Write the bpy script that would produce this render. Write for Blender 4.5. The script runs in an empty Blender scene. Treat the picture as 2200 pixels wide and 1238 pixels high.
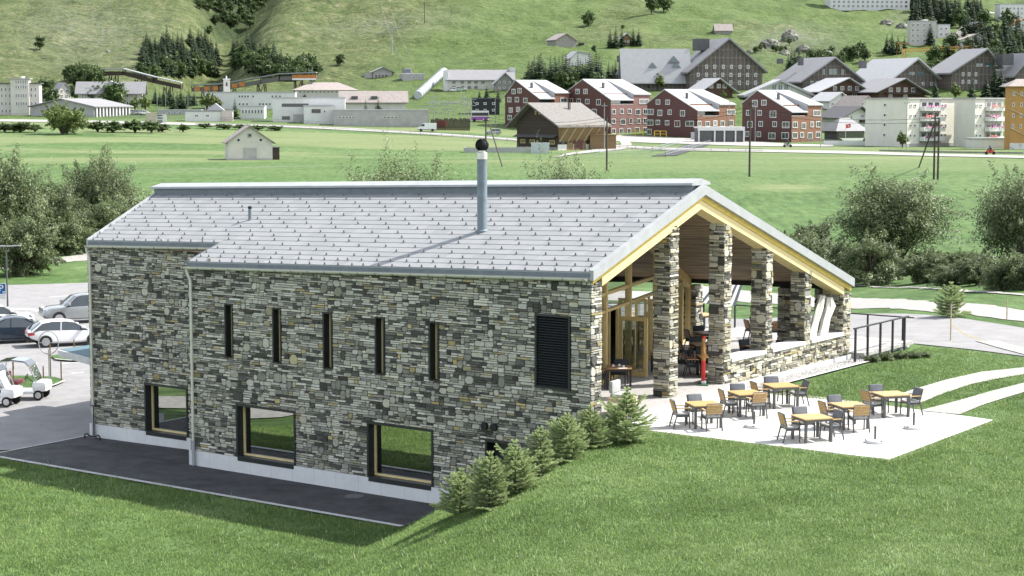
import bpy, bmesh, math, random
import numpy as np
from mathutils import Vector, Matrix
R=math.radians
# ---------------------------------------------------------------- camera, world, sun, exposure
sc=bpy.context.scene
col=sc.collection
cam=bpy.data.cameras.new('camera'); co=bpy.data.objects.new('camera',cam); col.objects.link(co)
CAMH=10.2
co.location=(0,0,CAMH); co.rotation_euler=(math.pi/2-0.1003,0,0)
cam.sensor_width=36; cam.lens=36*3926/2200; cam.clip_start=0.5; cam.clip_end=4000
sc.camera=co
W=bpy.data.worlds.new("World"); sc.world=W; W.use_nodes=True
nt=W.node_tree; nt.nodes.clear()
sky=nt.nodes.new('ShaderNodeTexSky'); sky.sky_type='NISHITA'; sky.sun_disc=False
SUN_AZ=R(17); SUN_EL=R(47.5)
sky.sun_elevation=SUN_EL; sky.sun_rotation=math.pi/2-SUN_AZ; sky.air_density=1.0; sky.dust_density=1.2
bg=nt.nodes.new('ShaderNodeBackground'); bg.inputs[1].default_value=0.15
ow=nt.nodes.new('ShaderNodeOutputWorld')
hs=nt.nodes.new('ShaderNodeHueSaturation'); hs.inputs['Saturation'].default_value=.38; nt.links.new(sky.outputs[0],hs.inputs['Color']); nt.links.new(hs.outputs[0],bg.inputs[0]); nt.links.new(bg.outputs[0],ow.inputs[0])
sl=bpy.data.lights.new('sun','SUN'); sl.energy=3.7; sl.angle=R(0.53); sl.color=(1,0.95,0.87)
so=bpy.data.objects.new('sun',sl); col.objects.link(so)
so.rotation_euler=Vector((-math.cos(SUN_AZ)*math.cos(SUN_EL),-math.sin(SUN_AZ)*math.cos(SUN_EL),-math.sin(SUN_EL))).to_track_quat('-Z','Y').to_euler()
so.location=(60,40,90)
sc.view_settings.view_transform='Standard'; sc.view_settings.look='None'
sc.view_settings.gamma=1; sc.view_settings.exposure=1.3
sc.cycles.max_bounces=8; sc.cycles.transparent_max_bounces=16

# ---------------------------------------------------------------- picture measurements -> world
CP,SP=math.cos(0.1003),math.sin(0.1003); FPX=3926.0
def ray(px,py):
    a=(px-1100)/FPX; b=-(py-619)/FPX
    return np.array([a,CP+b*SP,-SP+b*CP])
YAW=-0.6224; B0=(2.469,57.233,0.0)
CY,SY=math.cos(YAW),math.sin(YAW)
def lw(U,V,z=0.0): return Vector((B0[0]+U*CY-V*SY,B0[1]+U*SY+V*CY,z))
def wl(x,y):
    x=x-B0[0]; y=y-B0[1]
    return x*CY+y*SY, -x*SY+y*CY
def onz(px,py,z):
    d=ray(px,py); t=(z-CAMH)/d[2]; return Vector((d[0]*t,d[1]*t,z))
def sstep(t): 
    t=np.clip(t,0,1); return t*t*(3-2*t)
# value noise
def vnoise(x,y,seed=0):
    xi=np.floor(x).astype(np.int64); yi=np.floor(y).astype(np.int64); fx=x-xi; fy=y-yi
    def h(a,b):
        n=(a*374761393+b*668265263+seed*1442695041)&0x7fffffff
        n=((n^(n>>13))*1274126177)&0x7fffffff
        n=(n^(n>>16))&0xffff
        return n/65535.0
    u=fx*fx*(3-2*fx); v=fy*fy*(3-2*fy)
    return (h(xi,yi)*(1-u)+h(xi+1,yi)*u)*(1-v)+(h(xi,yi+1)*(1-u)+h(xi+1,yi+1)*u)*v
def fbm(x,y,o=4,seed=0):
    s=0;a=.5
    for i in range(o): s=s+a*vnoise(x*2**i,y*2**i,seed+i*7); a*=.5
    return s
# terrain: near part in building axes, far part from depth profiles
FARC=[(-900,[(300,-.2),(400,1.2),(470,3.2),(520,4.8),(600,8.5),(700,18),(800,33),(900,56),(1050,95),(1300,150)]),
 (0,[(300,-.2),(400,1.0),(450,2.9),(500,4.2),(520,4.6),(600,7.0),(700,15),(800,31.5),(900,53),(1050,92),(1300,150)]),
 (500,[(300,0),(400,.6),(450,1.9),(520,4.0),(600,7.6),(700,15.5),(800,30.4),(900,50),(1050,90),(1300,150)]),
 (900,[(300,0),(400,-.1),(500,2.2),(530,2.9),(600,8.5),(680,14.4),(800,29.5),(900,49),(1050,92),(1300,150)]),
 (1300,[(300,0),(400,-.1),(480,.3),(530,.4),(600,7.6),(657,14.7),(750,26.2),(850,40.3),(950,57),(1100,94),(1300,140)]),
 (1700,[(300,0),(400,0),(480,.1),(530,.4),(600,6),(657,15),(750,24.3),(850,38),(1000,59.6),(1150,88),(1300,125)]),
 (2200,[(300,0),(400,0),(480,0),(530,.2),(600,5.5),(657,15.8),(750,26.2),(850,35),(1000,54),(1150,88),(1300,125)]),
 (3200,[(300,0),(400,0),(530,.5),(600,5.5),(657,16),(750,27),(850,38),(1000,58),(1150,92),(1300,130)])]
_G=np.arange(0,1400,5.0); _T=[]
for px,t in FARC:
    z=np.interp(_G,[0]+[q[0] for q in t],[t[0][1]]+[q[1] for q in t])
    k=np.ones(9)/9; zz=np.convolve(np.pad(z,4,mode='edge'),k,'valid'); _T.append(zz)
_T=np.array(_T); _A=np.array([(p[0]-1100)/FPX for p in FARC])
def zfar(x,y):
    yy=np.clip(y,1,1390); a=np.clip(x/yy,_A[0],_A[-1]-1e-6)
    j=np.clip(np.searchsorted(_A,a,side='right')-1,0,len(_A)-2); w=(a-_A[j])/(_A[j+1]-_A[j]); w=w*w*(3-2*w)
    g=yy/5.0; i=np.clip(g.astype(int),0,len(_G)-2); f=g-i
    def s(jj): return _T[jj,i]*(1-f)+_T[jj,i+1]*f
    return s(j)*(1-w)+s(j+1)*w
def znear(x,y):
    U,V=wl(x,y)
    vf=np.clip(-V,0,16)
    foot=-5.7+.22*vf+.0065*vf*vf; top=foot+6.2+.2*vf
    t=np.clip((U-foot)/(top-foot),0,1); t=t+.12*np.sin(math.pi*t)*(1-t)
    sf=t*.55+.45*sstep(t)
    sb=sstep((U+29)/28.0)
    w=np.clip(V/14.0,0,1)
    s=sf*(1-w)+sb*w
    z=-3.3*(1-s)
    # far bank of the stream behind the clubhouse
    return z
def zt(x,y):
    x=np.asarray(x,float); y=np.asarray(y,float)
    w=sstep((y-150)/110.0)
    zn=znear(x,y)
    zz=zn*(1-w)+zfar(x,y)*w
    h=sstep((y-560)/60)
    # hillside hummocks, gullies
    az=x/np.maximum(y,1)
    zz=zz+h*((fbm(x/38,y/38,4,3)-.47)*10*sstep((y-580)/250)+(fbm(x/8,y/10,3,9)-.45)*2.6*sstep((y-640)/80)+(fbm(x/8,y/10,3,9)-.45)*.6)
    g=np.exp(-(((az+.155)-(y-900)*.00012)/.019)**2)*sstep((y-640)/90)
    zz=zz-g*20*sstep((y-650)/120)
    return zz
def ztf(x,y): return float(zt(np.array([x]),np.array([y]))[0])
_gpD=np.concatenate([np.arange(20,260,.5),np.arange(260,1300,1.5)])
def gp(px,py):
    """where the line of sight through a measured photo point meets the terrain"""
    d=ray(px,py); t=_gpD/d[1]; z=CAMH+d[2]*t; x=d[0]*t
    g=zt(x,_gpD); k=np.argmax(z<=g)
    if k==0: k=len(_gpD)-1
    lo,hi=_gpD[k-1],_gpD[k]
    for _ in range(18):
        m=(lo+hi)/2; tt=m/d[1]
        if CAMH+d[2]*tt<=ztf(d[0]*tt,m): hi=m
        else: lo=m
    tt=hi/d[1]
    return Vector((d[0]*tt,hi,ztf(d[0]*tt,hi)))

# ---------------------------------------------------------------- object helpers
def tag(o,label=None,cat=None,group=None,kind=None):
    if label: o['label']=label
    if cat: o['category']=cat
    if group: o['group']=group
    if kind: o['kind']=kind
    return o
def empty(name,loc=(0,0,0),rz=0,label=None,cat=None,group=None):
    o=bpy.data.objects.new(name,None); col.objects.link(o); o.location=loc; o.rotation_euler=(0,0,rz)
    o.empty_display_size=.3
    return tag(o,label,cat,group)
def link(name,me,parent=None):
    o=bpy.data.objects.new(name,me); col.objects.link(o)
    if parent is not None: o.parent=parent
    return o
def copy_tree(o,parent=None):
    c=o.copy(); col.objects.link(c)
    if parent is not None:
        mi=o.matrix_parent_inverse.copy(); c.parent=parent; c.matrix_parent_inverse=mi
    for ch in list(o.children): copy_tree(ch,c)
    return c
def delete_tree(o):
    for ch in list(o.children): delete_tree(ch)
    bpy.data.objects.remove(o)
class MB:
    def __init__(s): s.v=[];s.f=[];s.m=[]
    def add(s,vs,fs,mi=0):
        n=len(s.v); s.v.extend([tuple(p) for p in vs]); s.f.extend([tuple(i+n for i in f) for f in fs]); s.m.extend([mi]*len(fs)); return s
    def box(s,x0,x1,y0,y1,z0,z1,mi=0):
        if x1<x0:x0,x1=x1,x0
        if y1<y0:y0,y1=y1,y0
        if z1<z0:z0,z1=z1,z0
        return s.add([(x0,y0,z0),(x1,y0,z0),(x1,y1,z0),(x0,y1,z0),(x0,y0,z1),(x1,y0,z1),(x1,y1,z1),(x0,y1,z1)],
          [(0,3,2,1),(4,5,6,7),(0,1,5,4),(1,2,6,5),(2,3,7,6),(3,0,4,7)],mi)
    def hexa(s,p,mi=0):   # 8 points: bottom 4 ccw, top 4
        return s.add(p,[(0,3,2,1),(4,5,6,7),(0,1,5,4),(1,2,6,5),(2,3,7,6),(3,0,4,7)],mi)
    def bar(s,a,b,w,h,mi=0,up=(0,0,1)):
        a=Vector(a);b=Vector(b);d=(b-a).normalized();u=Vector(up)
        if abs(d.dot(u))>.98:u=Vector((0,1,0))
        x=d.cross(u).normalized()*w/2;y=x.cross(d).normalized()*h/2
        return s.hexa([a-x-y,a+x-y,b+x-y,b-x-y,a-x+y,a+x+y,b+x+y,b-x+y],mi)
    def tube(s,pts,rad,n=8,mi=0,cap=True):
        pts=[Vector(p) for p in pts]
        if not hasattr(rad,'__len__'): rad=[rad]*len(pts)
        base=len(s.v); ref=None
        for i,p in enumerate(pts):
            d=(pts[min(i+1,len(pts)-1)]-pts[max(i-1,0)])
            d=d.normalized() if d.length>1e-9 else Vector((0,0,1))
            if ref is None:
                u=Vector((0,0,1)) if abs(d.z)<.9 else Vector((1,0,0)); ref=d.cross(u).normalized()
            x=(ref-d*ref.dot(d)).normalized(); y=d.cross(x); ref=x
            for k in range(n):
                a=2*math.pi*k/n; q=p+(x*math.cos(a)+y*math.sin(a))*rad[i]; s.v.append(tuple(q))
        for i in range(len(pts)-1):
            for k in range(n):
                s.f.append((base+i*n+k,base+i*n+(k+1)%n,base+(i+1)*n+(k+1)%n,base+(i+1)*n+k)); s.m.append(mi)
        if cap:
            s.f.append(tuple(base+k for k in range(n))[::-1]); s.m.append(mi)
            s.f.append(tuple(base+(len(pts)-1)*n+k for k in range(n))); s.m.append(mi)
        return s
    def lathe(s,prof,c=(0,0,0),n=20,mi=0):
        b=len(s.v)
        for r,z in prof:
            for k in range(n):
                a=2*math.pi*k/n; s.v.append((c[0]+r*math.cos(a),c[1]+r*math.sin(a),c[2]+z))
        for i in range(len(prof)-1):
            for k in range(n):
                s.f.append((b+i*n+k,b+i*n+(k+1)%n,b+(i+1)*n+(k+1)%n,b+(i+1)*n+k)); s.m.append(mi)
        s.f.append(tuple(b+k for k in range(n))[::-1]); s.m.append(mi)
        s.f.append(tuple(b+(len(prof)-1)*n+k for k in range(n))); s.m.append(mi)
        return s
    def prism(s,poly,axis,a,b,mi=0):
        """extrude a 2D polygon; axis 0: poly=(y,z) along x, 1: (x,z) along y, 2: (x,y) along z"""
        def P(q,t): return ((t,q[0],q[1]),(q[0],t,q[1]),(q[0],q[1],t))[axis]
        n=len(poly); vs=[P(q,a) for q in poly]+[P(q,b) for q in poly]
        fs=[tuple(range(n))[::-1],tuple(range(n,2*n))]+[(i,(i+1)%n,n+(i+1)%n,n+i) for i in range(n)]
        return s.add(vs,fs,mi)
    def mesh(s,name,mats,smooth=False):
        me=bpy.data.meshes.new(name); me.from_pydata(s.v,[],s.f)
        if not isinstance(mats,(list,tuple)): mats=[mats]
        for m in mats: me.materials.append(m)
        if len(mats)>1: me.polygons.foreach_set('material_index',s.m)
        bm=bmesh.new(); bm.from_mesh(me); bmesh.ops.recalc_face_normals(bm,faces=bm.faces); bm.to_mesh(me); bm.free()
        if smooth:
            me.polygons.foreach_set('use_smooth',[True]*len(me.polygons))
            try: me.set_sharp_from_angle(angle=R(40))
            except Exception: pass
        me.update(); return me
    def build(s,name,mats,parent=None,smooth=False,loc=None,rz=0):
        o=link(name,s.mesh(name,mats,smooth),parent)
        if loc is not None: o.location=loc
        if rz: o.rotation_euler=(0,0,rz)
        return o
def big_mesh(name,V,F,mats,attrs=None,smooth=False):
    """numpy mesh; F is (n,3) or (n,4)"""
    me=bpy.data.meshes.new(name); V=np.asarray(V,np.float32); F=np.asarray(F,np.int32); k=F.shape[1]
    me.vertices.add(len(V)); me.vertices.foreach_set('co',V.ravel())
    me.loops.add(F.size); me.loops.foreach_set('vertex_index',F.ravel())
    me.polygons.add(len(F)); me.polygons.foreach_set('loop_start',np.arange(0,F.size,k,dtype=np.int32))
    me.polygons.foreach_set('loop_total',np.full(len(F),k,np.int32))
    me.polygons.foreach_set('use_smooth',np.full(len(F),bool(smooth)))
    for m in (mats if isinstance(mats,(list,tuple)) else [mats]): me.materials.append(m)
    me.update(calc_edges=True)
    for nm,(dom,arr) in (attrs or {}).items():
        a=me.attributes.new(nm,'FLOAT',dom); a.data.foreach_set('value',np.asarray(arr,np.float32))
    return me

# ---------------------------------------------------------------- materials
MATS={}
def nodes(name):
    m=bpy.data.materials.new(name); m.use_nodes=True; n=m.node_tree
    b=n.nodes.get('Principled BSDF'); MATS[name]=m
    return m,n,b
def mat(name,c,rough=.7,var=.12,scale=3.0,bump=0,bscale=None,metal=0,spec=.3,stretch=None,trans=0,coat=0,rnd=0):
    m,n,b=nodes(name); L=n.links.new
    b.inputs['Roughness'].default_value=rough; b.inputs['Metallic'].default_value=metal
    b.inputs['Specular IOR Level'].default_value=spec
    if coat: b.inputs['Coat Weight'].default_value=coat
    tc=n.nodes.new('ShaderNodeTexCoord'); vec=tc.outputs['Object']
    if stretch:
        mp=n.nodes.new('ShaderNodeMapping'); mp.inputs['Scale'].default_value=stretch; L(vec,mp.inputs[0]); vec=mp.outputs[0]
    t=n.nodes.new('ShaderNodeTexNoise'); t.inputs['Scale'].default_value=scale; t.inputs['Detail'].default_value=6; t.inputs['Roughness'].default_value=.65
    L(vec,t.inputs['Vector'])
    r=n.nodes.new('ShaderNodeValToRGB')
    lo=[max(0,x*(1-var*1.6)) for x in c]; hi=[min(1,x*(1+var*1.4)) for x in c]
    r.color_ramp.elements[0].position=.3; r.color_ramp.elements[0].color=(*lo,1)
    r.color_ramp.elements[1].position=.7; r.color_ramp.elements[1].color=(*hi,1)
    L(t.outputs[0],r.inputs[0]); out=r.outputs[0]
    if rnd:
        oi=n.nodes.new('ShaderNodeObjectInfo'); hs=n.nodes.new('ShaderNodeHueSaturation')
        mr=n.nodes.new('ShaderNodeMapRange'); mr.inputs[3].default_value=1-rnd; mr.inputs[4].default_value=1+rnd
        L(oi.outputs['Random'],mr.inputs[0]); L(mr.outputs[0],hs.inputs['Value']); L(out,hs.inputs['Color']); out=hs.outputs[0]
    L(out,b.inputs['Base Color'])
    if bump:
        t2=n.nodes.new('ShaderNodeTexNoise'); t2.inputs['Scale'].default_value=bscale or scale*4; t2.inputs['Detail'].default_value=5
        L(vec,t2.inputs['Vector']); bp=n.nodes.new('ShaderNodeBump'); bp.inputs['Strength'].default_value=bump; bp.inputs['Distance'].default_value=.03
        L(t2.outputs[0],bp.inputs['Height']); L(bp.outputs[0],b.inputs['Normal'])
    return m
def attr_mat(name,stops,attr='tone',rough=.8,mott=.25,mscale=14,hue=None,spec=.3,bump=.5,trans=0,bscale=40,rnd=0,upn=0):
    """colour from a per-piece attribute (each stone / leaf has its own tone), with fine mottling"""
    m,n,b=nodes(name); L=n.links.new
    b.inputs['Roughness'].default_value=rough; b.inputs['Specular IOR Level'].default_value=spec
    a=n.nodes.new('ShaderNodeAttribute'); a.attribute_name=attr
    r=n.nodes.new('ShaderNodeValToRGB'); cr=r.color_ramp
    while len(cr.elements)<len(stops): cr.elements.new(.5)
    for e,(p,c) in zip(cr.elements,stops): e.position=p; e.color=(*c,1)
    tc=n.nodes.new('ShaderNodeTexCoord')
    out=r.outputs[0]
    if mott:
        t=n.nodes.new('ShaderNodeTexNoise'); t.inputs['Scale'].default_value=mscale; t.inputs['Detail'].default_value=6; t.inputs['Roughness'].default_value=.7
        L(tc.outputs['Object'],t.inputs['Vector'])
        ma=n.nodes.new('ShaderNodeMath'); ma.operation='MULTIPLY_ADD'; ma.inputs[1].default_value=mott*2; ma.inputs[2].default_value=-mott
        L(t.outputs[0],ma.inputs[0]); ad=n.nodes.new('ShaderNodeMath'); ad.operation='ADD'; L(ma.outputs[0],ad.inputs[0]); L(a.outputs['Fac'],ad.inputs[1])
        L(ad.outputs[0],r.inputs[0])
    else: L(a.outputs['Fac'],r.inputs[0])
    if rnd:
        oi=n.nodes.new('ShaderNodeObjectInfo'); hs=n.nodes.new('ShaderNodeHueSaturation')
        mr=n.nodes.new('ShaderNodeMapRange'); mr.inputs[3].default_value=1-rnd; mr.inputs[4].default_value=1+rnd
        L(oi.outputs['Random'],mr.inputs[0]); L(mr.outputs[0],hs.inputs['Value']); L(out,hs.inputs['Color']); out=hs.outputs[0]
    if hue:
        a2=n.nodes.new('ShaderNodeAttribute'); a2.attribute_name='hue'
        mx=n.nodes.new('ShaderNodeMix'); mx.data_type='RGBA'; mx.blend_type='MULTIPLY'
        L(a2.outputs['Fac'],mx.inputs[0]); L(out,mx.inputs[6]); mx.inputs[7].default_value=(*hue,1); out=mx.outputs[2]
    L(out,b.inputs['Base Color'])
    if bump:
        t2=n.nodes.new('ShaderNodeTexNoise'); t2.inputs['Scale'].default_value=bscale; t2.inputs['Detail'].default_value=4
        L(tc.outputs['Object'],t2.inputs['Vector']); bp=n.nodes.new('ShaderNodeBump'); bp.inputs['Strength'].default_value=bump; bp.inputs['Distance'].default_value=.02
        L(t2.outputs[0],bp.inputs['Height']); L(bp.outputs[0],b.inputs['Normal'])
    if upn:
        g=n.nodes.new('ShaderNodeNewGeometry'); vm=n.nodes.new('ShaderNodeVectorMath'); vm.operation='SCALE'; vm.inputs['Scale'].default_value=1-upn; L(g.outputs['Normal'],vm.inputs[0]); va=n.nodes.new('ShaderNodeVectorMath'); va.operation='ADD'; va.inputs[1].default_value=(0,0,upn); L(vm.outputs[0],va.inputs[0]); vn=n.nodes.new('ShaderNodeVectorMath'); vn.operation='NORMALIZE'; L(va.outputs[0],vn.inputs[0]); L(vn.outputs[0],b.inputs['Normal'])
    if trans:
        o=n.nodes.get('Material Output'); tr=n.nodes.new('ShaderNodeBsdfTranslucent'); ms=n.nodes.new('ShaderNodeMixShader'); ms.inputs[0].default_value=trans
        L(out,tr.inputs[0]); L(b.outputs[0],ms.inputs[1]); L(tr.outputs[0],ms.inputs[2]); L(ms.outputs[0],o.inputs[0])
    return m
def glass_mat(name,tint=(.75,.82,.8),dark=False):
    m,n,b=nodes(name); L=n.links.new
    if dark:
        b.inputs['Base Color'].default_value=(*tint,1); b.inputs['Roughness'].default_value=.06; b.inputs['Specular IOR Level'].default_value=1.0
        b.inputs['Coat Weight'].default_value=.6; b.inputs['Coat Roughness'].default_value=.02
        return m
    o=n.nodes.get('Material Output'); gl=n.nodes.new('ShaderNodeBsdfGlossy'); gl.inputs['Roughness'].default_value=.0; gl.inputs[0].default_value=(.95,.97,.96,1)
    tr=n.nodes.new('ShaderNodeBsdfTransparent'); tr.inputs[0].default_value=(*tint,1)
    fr=n.nodes.new('ShaderNodeFresnel'); fr.inputs[0].default_value=1.9
    ms=n.nodes.new('ShaderNodeMixShader'); ad=n.nodes.new('ShaderNodeMath'); ad.operation='MULTIPLY_ADD'; ad.inputs[1].default_value=1.8; ad.inputs[2].default_value=.22; ad.use_clamp=True
    L(fr.outputs[0],ad.inputs[0]); L(ad.outputs[0],ms.inputs[0]); L(tr.outputs[0],ms.inputs[1]); L(gl.outputs[0],ms.inputs[2]); L(ms.outputs[0],o.inputs[0])
    return m
# ---------------------------------------------------------------- ground
def terrain_material():
    m,n,b=nodes('meadow'); L=n.links.new
    b.inputs['Roughness'].default_value=.85; b.inputs['Specular IOR Level'].default_value=.15
    tc=n.nodes.new('ShaderNodeTexCoord')
    def noise(s,det=5,sc=None,rough=.6):
        v=tc.outputs['Object']
        if sc:
            mp=n.nodes.new('ShaderNodeMapping'); mp.inputs['Scale'].default_value=sc; L(v,mp.inputs[0]); v=mp.outputs[0]
        t=n.nodes.new('ShaderNodeTexNoise'); t.inputs['Scale'].default_value=s; t.inputs['Detail'].default_value=det; t.inputs['Roughness'].default_value=rough
        L(v,t.inputs['Vector']); return t.outputs[0]
    def ramp(v,stops):
        r=n.nodes.new('ShaderNodeValToRGB'); 
        while len(r.color_ramp.elements)<len(stops): r.color_ramp.elements.new(.5)
        for e,(p,c) in zip(r.color_ramp.elements,stops): e.position=p; e.color=(*c,1) if len(c)==3 else c
        L(v,r.inputs[0]); return r.outputs[0]
    def mix(f,a,c,mode='MIX'):
        x=n.nodes.new('ShaderNodeMix'); x.data_type='RGBA'; x.blend_type=mode
        if isinstance(f,float): x.inputs[0].default_value=f
        else: L(f,x.inputs[0])
        L(a,x.inputs[6]); 
        if isinstance(c,tuple): x.inputs[7].default_value=(*c,1)
        else: L(c,x.inputs[7])
        return x.outputs[2]
    def attr(a):
        x=n.nodes.new('ShaderNodeAttribute'); x.attribute_name=a; return x.outputs['Fac']
    big=noise(.035,6); mid=noise(.6,6,rough=.7); fine=noise(9,5,rough=.75)
    g=ramp(big,[(.35,(0.063,0.116,0.036)),(.5,(0.080,0.140,0.046)),(.66,(0.105,0.158,0.064))])
    g=mix(.55,g,ramp(mid,[(.3,(.45,.5,.42)),(.7,(1.5,1.42,1.5))]),'MULTIPLY')
    g=mix(.55,g,ramp(fine,[(.3,(.45,.5,.42)),(.68,(1.5,1.45,1.4))]),'MULTIPLY')
    g=mix(.75,g,ramp(noise(1.1,6,(1,.16,1),.78),[(.34,(.45,.52,.42)),(.5,(1,1,1)),(.68,(1.55,1.45,1.5))]),'MULTIPLY')
    # mown bands and pale stalky meadow, which lie across the valley floor
    g=mix(attr('band'),g,mix(.6,ramp(noise(.4,6,(.12,1,1)),[(.35,(.145,.175,.075)),(.65,(.20,.225,.11))]),ramp(fine,[(.3,(.6,.62,.6)),(.7,(1.3,1.3,1.3))]),'MULTIPLY'))
    dry=ramp(noise(.12,8,(1,1,1.6),.7),[(.3,(0.045,0.068,0.026)),(.45,(0.093,0.126,0.045)),(.58,(0.138,0.162,0.070)),(.72,(0.240,0.232,0.152))])
    dry=mix(.6,dry,ramp(noise(.5,6,None,.75),[(.36,(.25,.32,.24)),(.62,(1.45,1.4,1.35))]),'MULTIPLY')
    hg=ramp(noise(.05,7,None,.65),[(.32,(0.080,0.129,0.039)),(.55,(0.113,0.171,0.054)),(.7,(0.152,0.189,0.078))])
    hg=mix(.5,hg,ramp(noise(.35,6,None,.7),[(.36,(.5,.56,.48)),(.64,(1.35,1.3,1.25))]),'MULTIPLY')
    h=mix(attr('dry'),hg,dry)
    c=mix(attr('hill'),g,h)
    rk=ramp(noise(.8,8,None,.75),[(.3,(.10,.10,.08)),(.7,(.34,.33,.29))])
    ra=n.nodes.new('ShaderNodeMath'); ra.operation='MULTIPLY'; L(attr('rock'),ra.inputs[0])
    L(ramp(noise(.45,7,None,.75),[(.46,(0,0,0)),(.6,(1,1,1))]),ra.inputs[1])
    c=mix(ra.outputs[0],c,rk)
    c=mix(attr('scrub'),c,ramp(noise(.35,7,None,.7),[(.3,(.022,.034,.016)),(.52,(.045,.07,.026)),(.7,(.10,.12,.05))]))  # scrub tint; in the gully it also carries painted shade
    L(c,b.inputs['Base Color'])
    bp=n.nodes.new('ShaderNodeBump'); bp.inputs['Strength'].default_value=.9; bp.inputs['Distance'].default_value=.05; L(noise(22,4,None,.7),bp.inputs['Height'])
    bp2=n.nodes.new('ShaderNodeBump'); bp2.inputs['Strength'].default_value=1; bp2.inputs['Distance'].default_value=3.2; L(mix(attr('hill'),ramp(big,[(0,(.5,.5,.5)),(1,(.5,.5,.5))]),noise(.22,8,None,.72)),bp2.inputs['Height'])
    L(bp.outputs[0],bp2.inputs['Normal']); L(bp2.outputs[0],b.inputs['Normal'])
    return m
meadow=terrain_material()
def build_terrain():
    a=np.concatenate([np.linspace(-1.3,-.34,60)[:-1],np.linspace(-.34,.34,520),np.linspace(.34,1.3,60)[1:]])
    y=np.concatenate([np.linspace(-60,18,20)[:-1],np.geomspace(18,230,330)[:-1],np.geomspace(230,1330,390)])
    A,Y=np.meshgrid(a,y); X=A*np.maximum(Y,40)
    Z=zt(X,np.maximum(Y,1)); Z=np.where(Y<18,Z+0,Z)
    U,V=wl(X,Y)
    # small unevenness of the lawn away from paving
    Z=Z+ (fbm(X/1.7,Y/1.7,3,5)-.45)*.10*sstep((-V-3.6)/1.5)*(Y<150)
    px=1100+FPX*A
    n=len(a)
    idx=np.arange(len(y)*n).reshape(len(y),n)
    F=np.stack([idx[:-1,:-1],idx[:-1,1:],idx[1:,1:],idx[1:,:-1]],-1).reshape(-1,4)
    x=X.ravel(); yy=Y.ravel(); z=Z.ravel(); p=px.ravel()
    d=(CAMH-z)/np.maximum(yy,1)
    py=224+d*FPX
    hill=sstep((yy-520)/70)
    nb=fbm(x/45,yy/18,4,21)
    band=sstep((fbm(x/70,yy/25,3,31)-.42)*9)*sstep((yy-300)/40)*(1-hill)*.75
    band=np.maximum(band,sstep((yy-265)/10)*(1-sstep((yy-360)/30))*.35*sstep((p-900)/400))
    band=np.maximum(band,.8*sstep((np.sin((x*.35+yy)/9+2*fbm(x/60,yy/60,2,4))-.55)*4)*sstep((yy-330)/30)*(1-hill)*.55)
    band=band*(1-.8*np.exp(-((yy-262-(p-1500)*.01)/22)**2))
    band=np.maximum(band,.9*np.exp(-((py-402-.002*(p-1690))/7)**2)*np.exp(-((p-1690)/85)**2)*sstep((nb-.3)*8))
    # dry, stony hillside: left half of the picture, and around the cliffs
    dry=np.clip(1.15-sstep((p-850-(py)*-1.2)/260),0,1)
    dry=np.maximum(dry*sstep((235-py)/60), .8*np.exp(-((p-1330-(40-py)*1.3)/75)**2)*sstep((110-py)/30))
    dry=np.maximum(dry,.75*sstep((fbm(x/60,yy/60,4,77)-.5)*9)*sstep((150-py)/60))
    rock=.75*np.exp(-((p-190)/150)**2-((py-75)/70)**2)+.6*np.exp(-((p-800-(65-py)*4)/130)**2-((py-55)/25)**2)+1.0*np.exp(-((p-1700)/85)**2-((py-90)/32)**2)+.7*np.exp(-((p-1935)/40)**2-((py-48)/22)**2)
    rock=rock*hill
    scrub=np.exp(-((p-505-(60-py)*.05)/(38+(80-py).clip(0,200)*.55))**4)*sstep((112-py)/40)*hill*1.3  # gully patch: the ravine's shade put into the ground colour along with scrub
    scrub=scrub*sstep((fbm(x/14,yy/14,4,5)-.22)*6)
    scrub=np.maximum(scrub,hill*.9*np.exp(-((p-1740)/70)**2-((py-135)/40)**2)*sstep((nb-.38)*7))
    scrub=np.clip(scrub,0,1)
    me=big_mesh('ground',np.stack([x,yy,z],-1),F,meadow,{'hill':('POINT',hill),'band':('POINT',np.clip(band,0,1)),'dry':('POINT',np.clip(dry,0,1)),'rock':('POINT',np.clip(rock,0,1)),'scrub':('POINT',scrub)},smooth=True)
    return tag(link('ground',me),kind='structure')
build_terrain()

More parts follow.
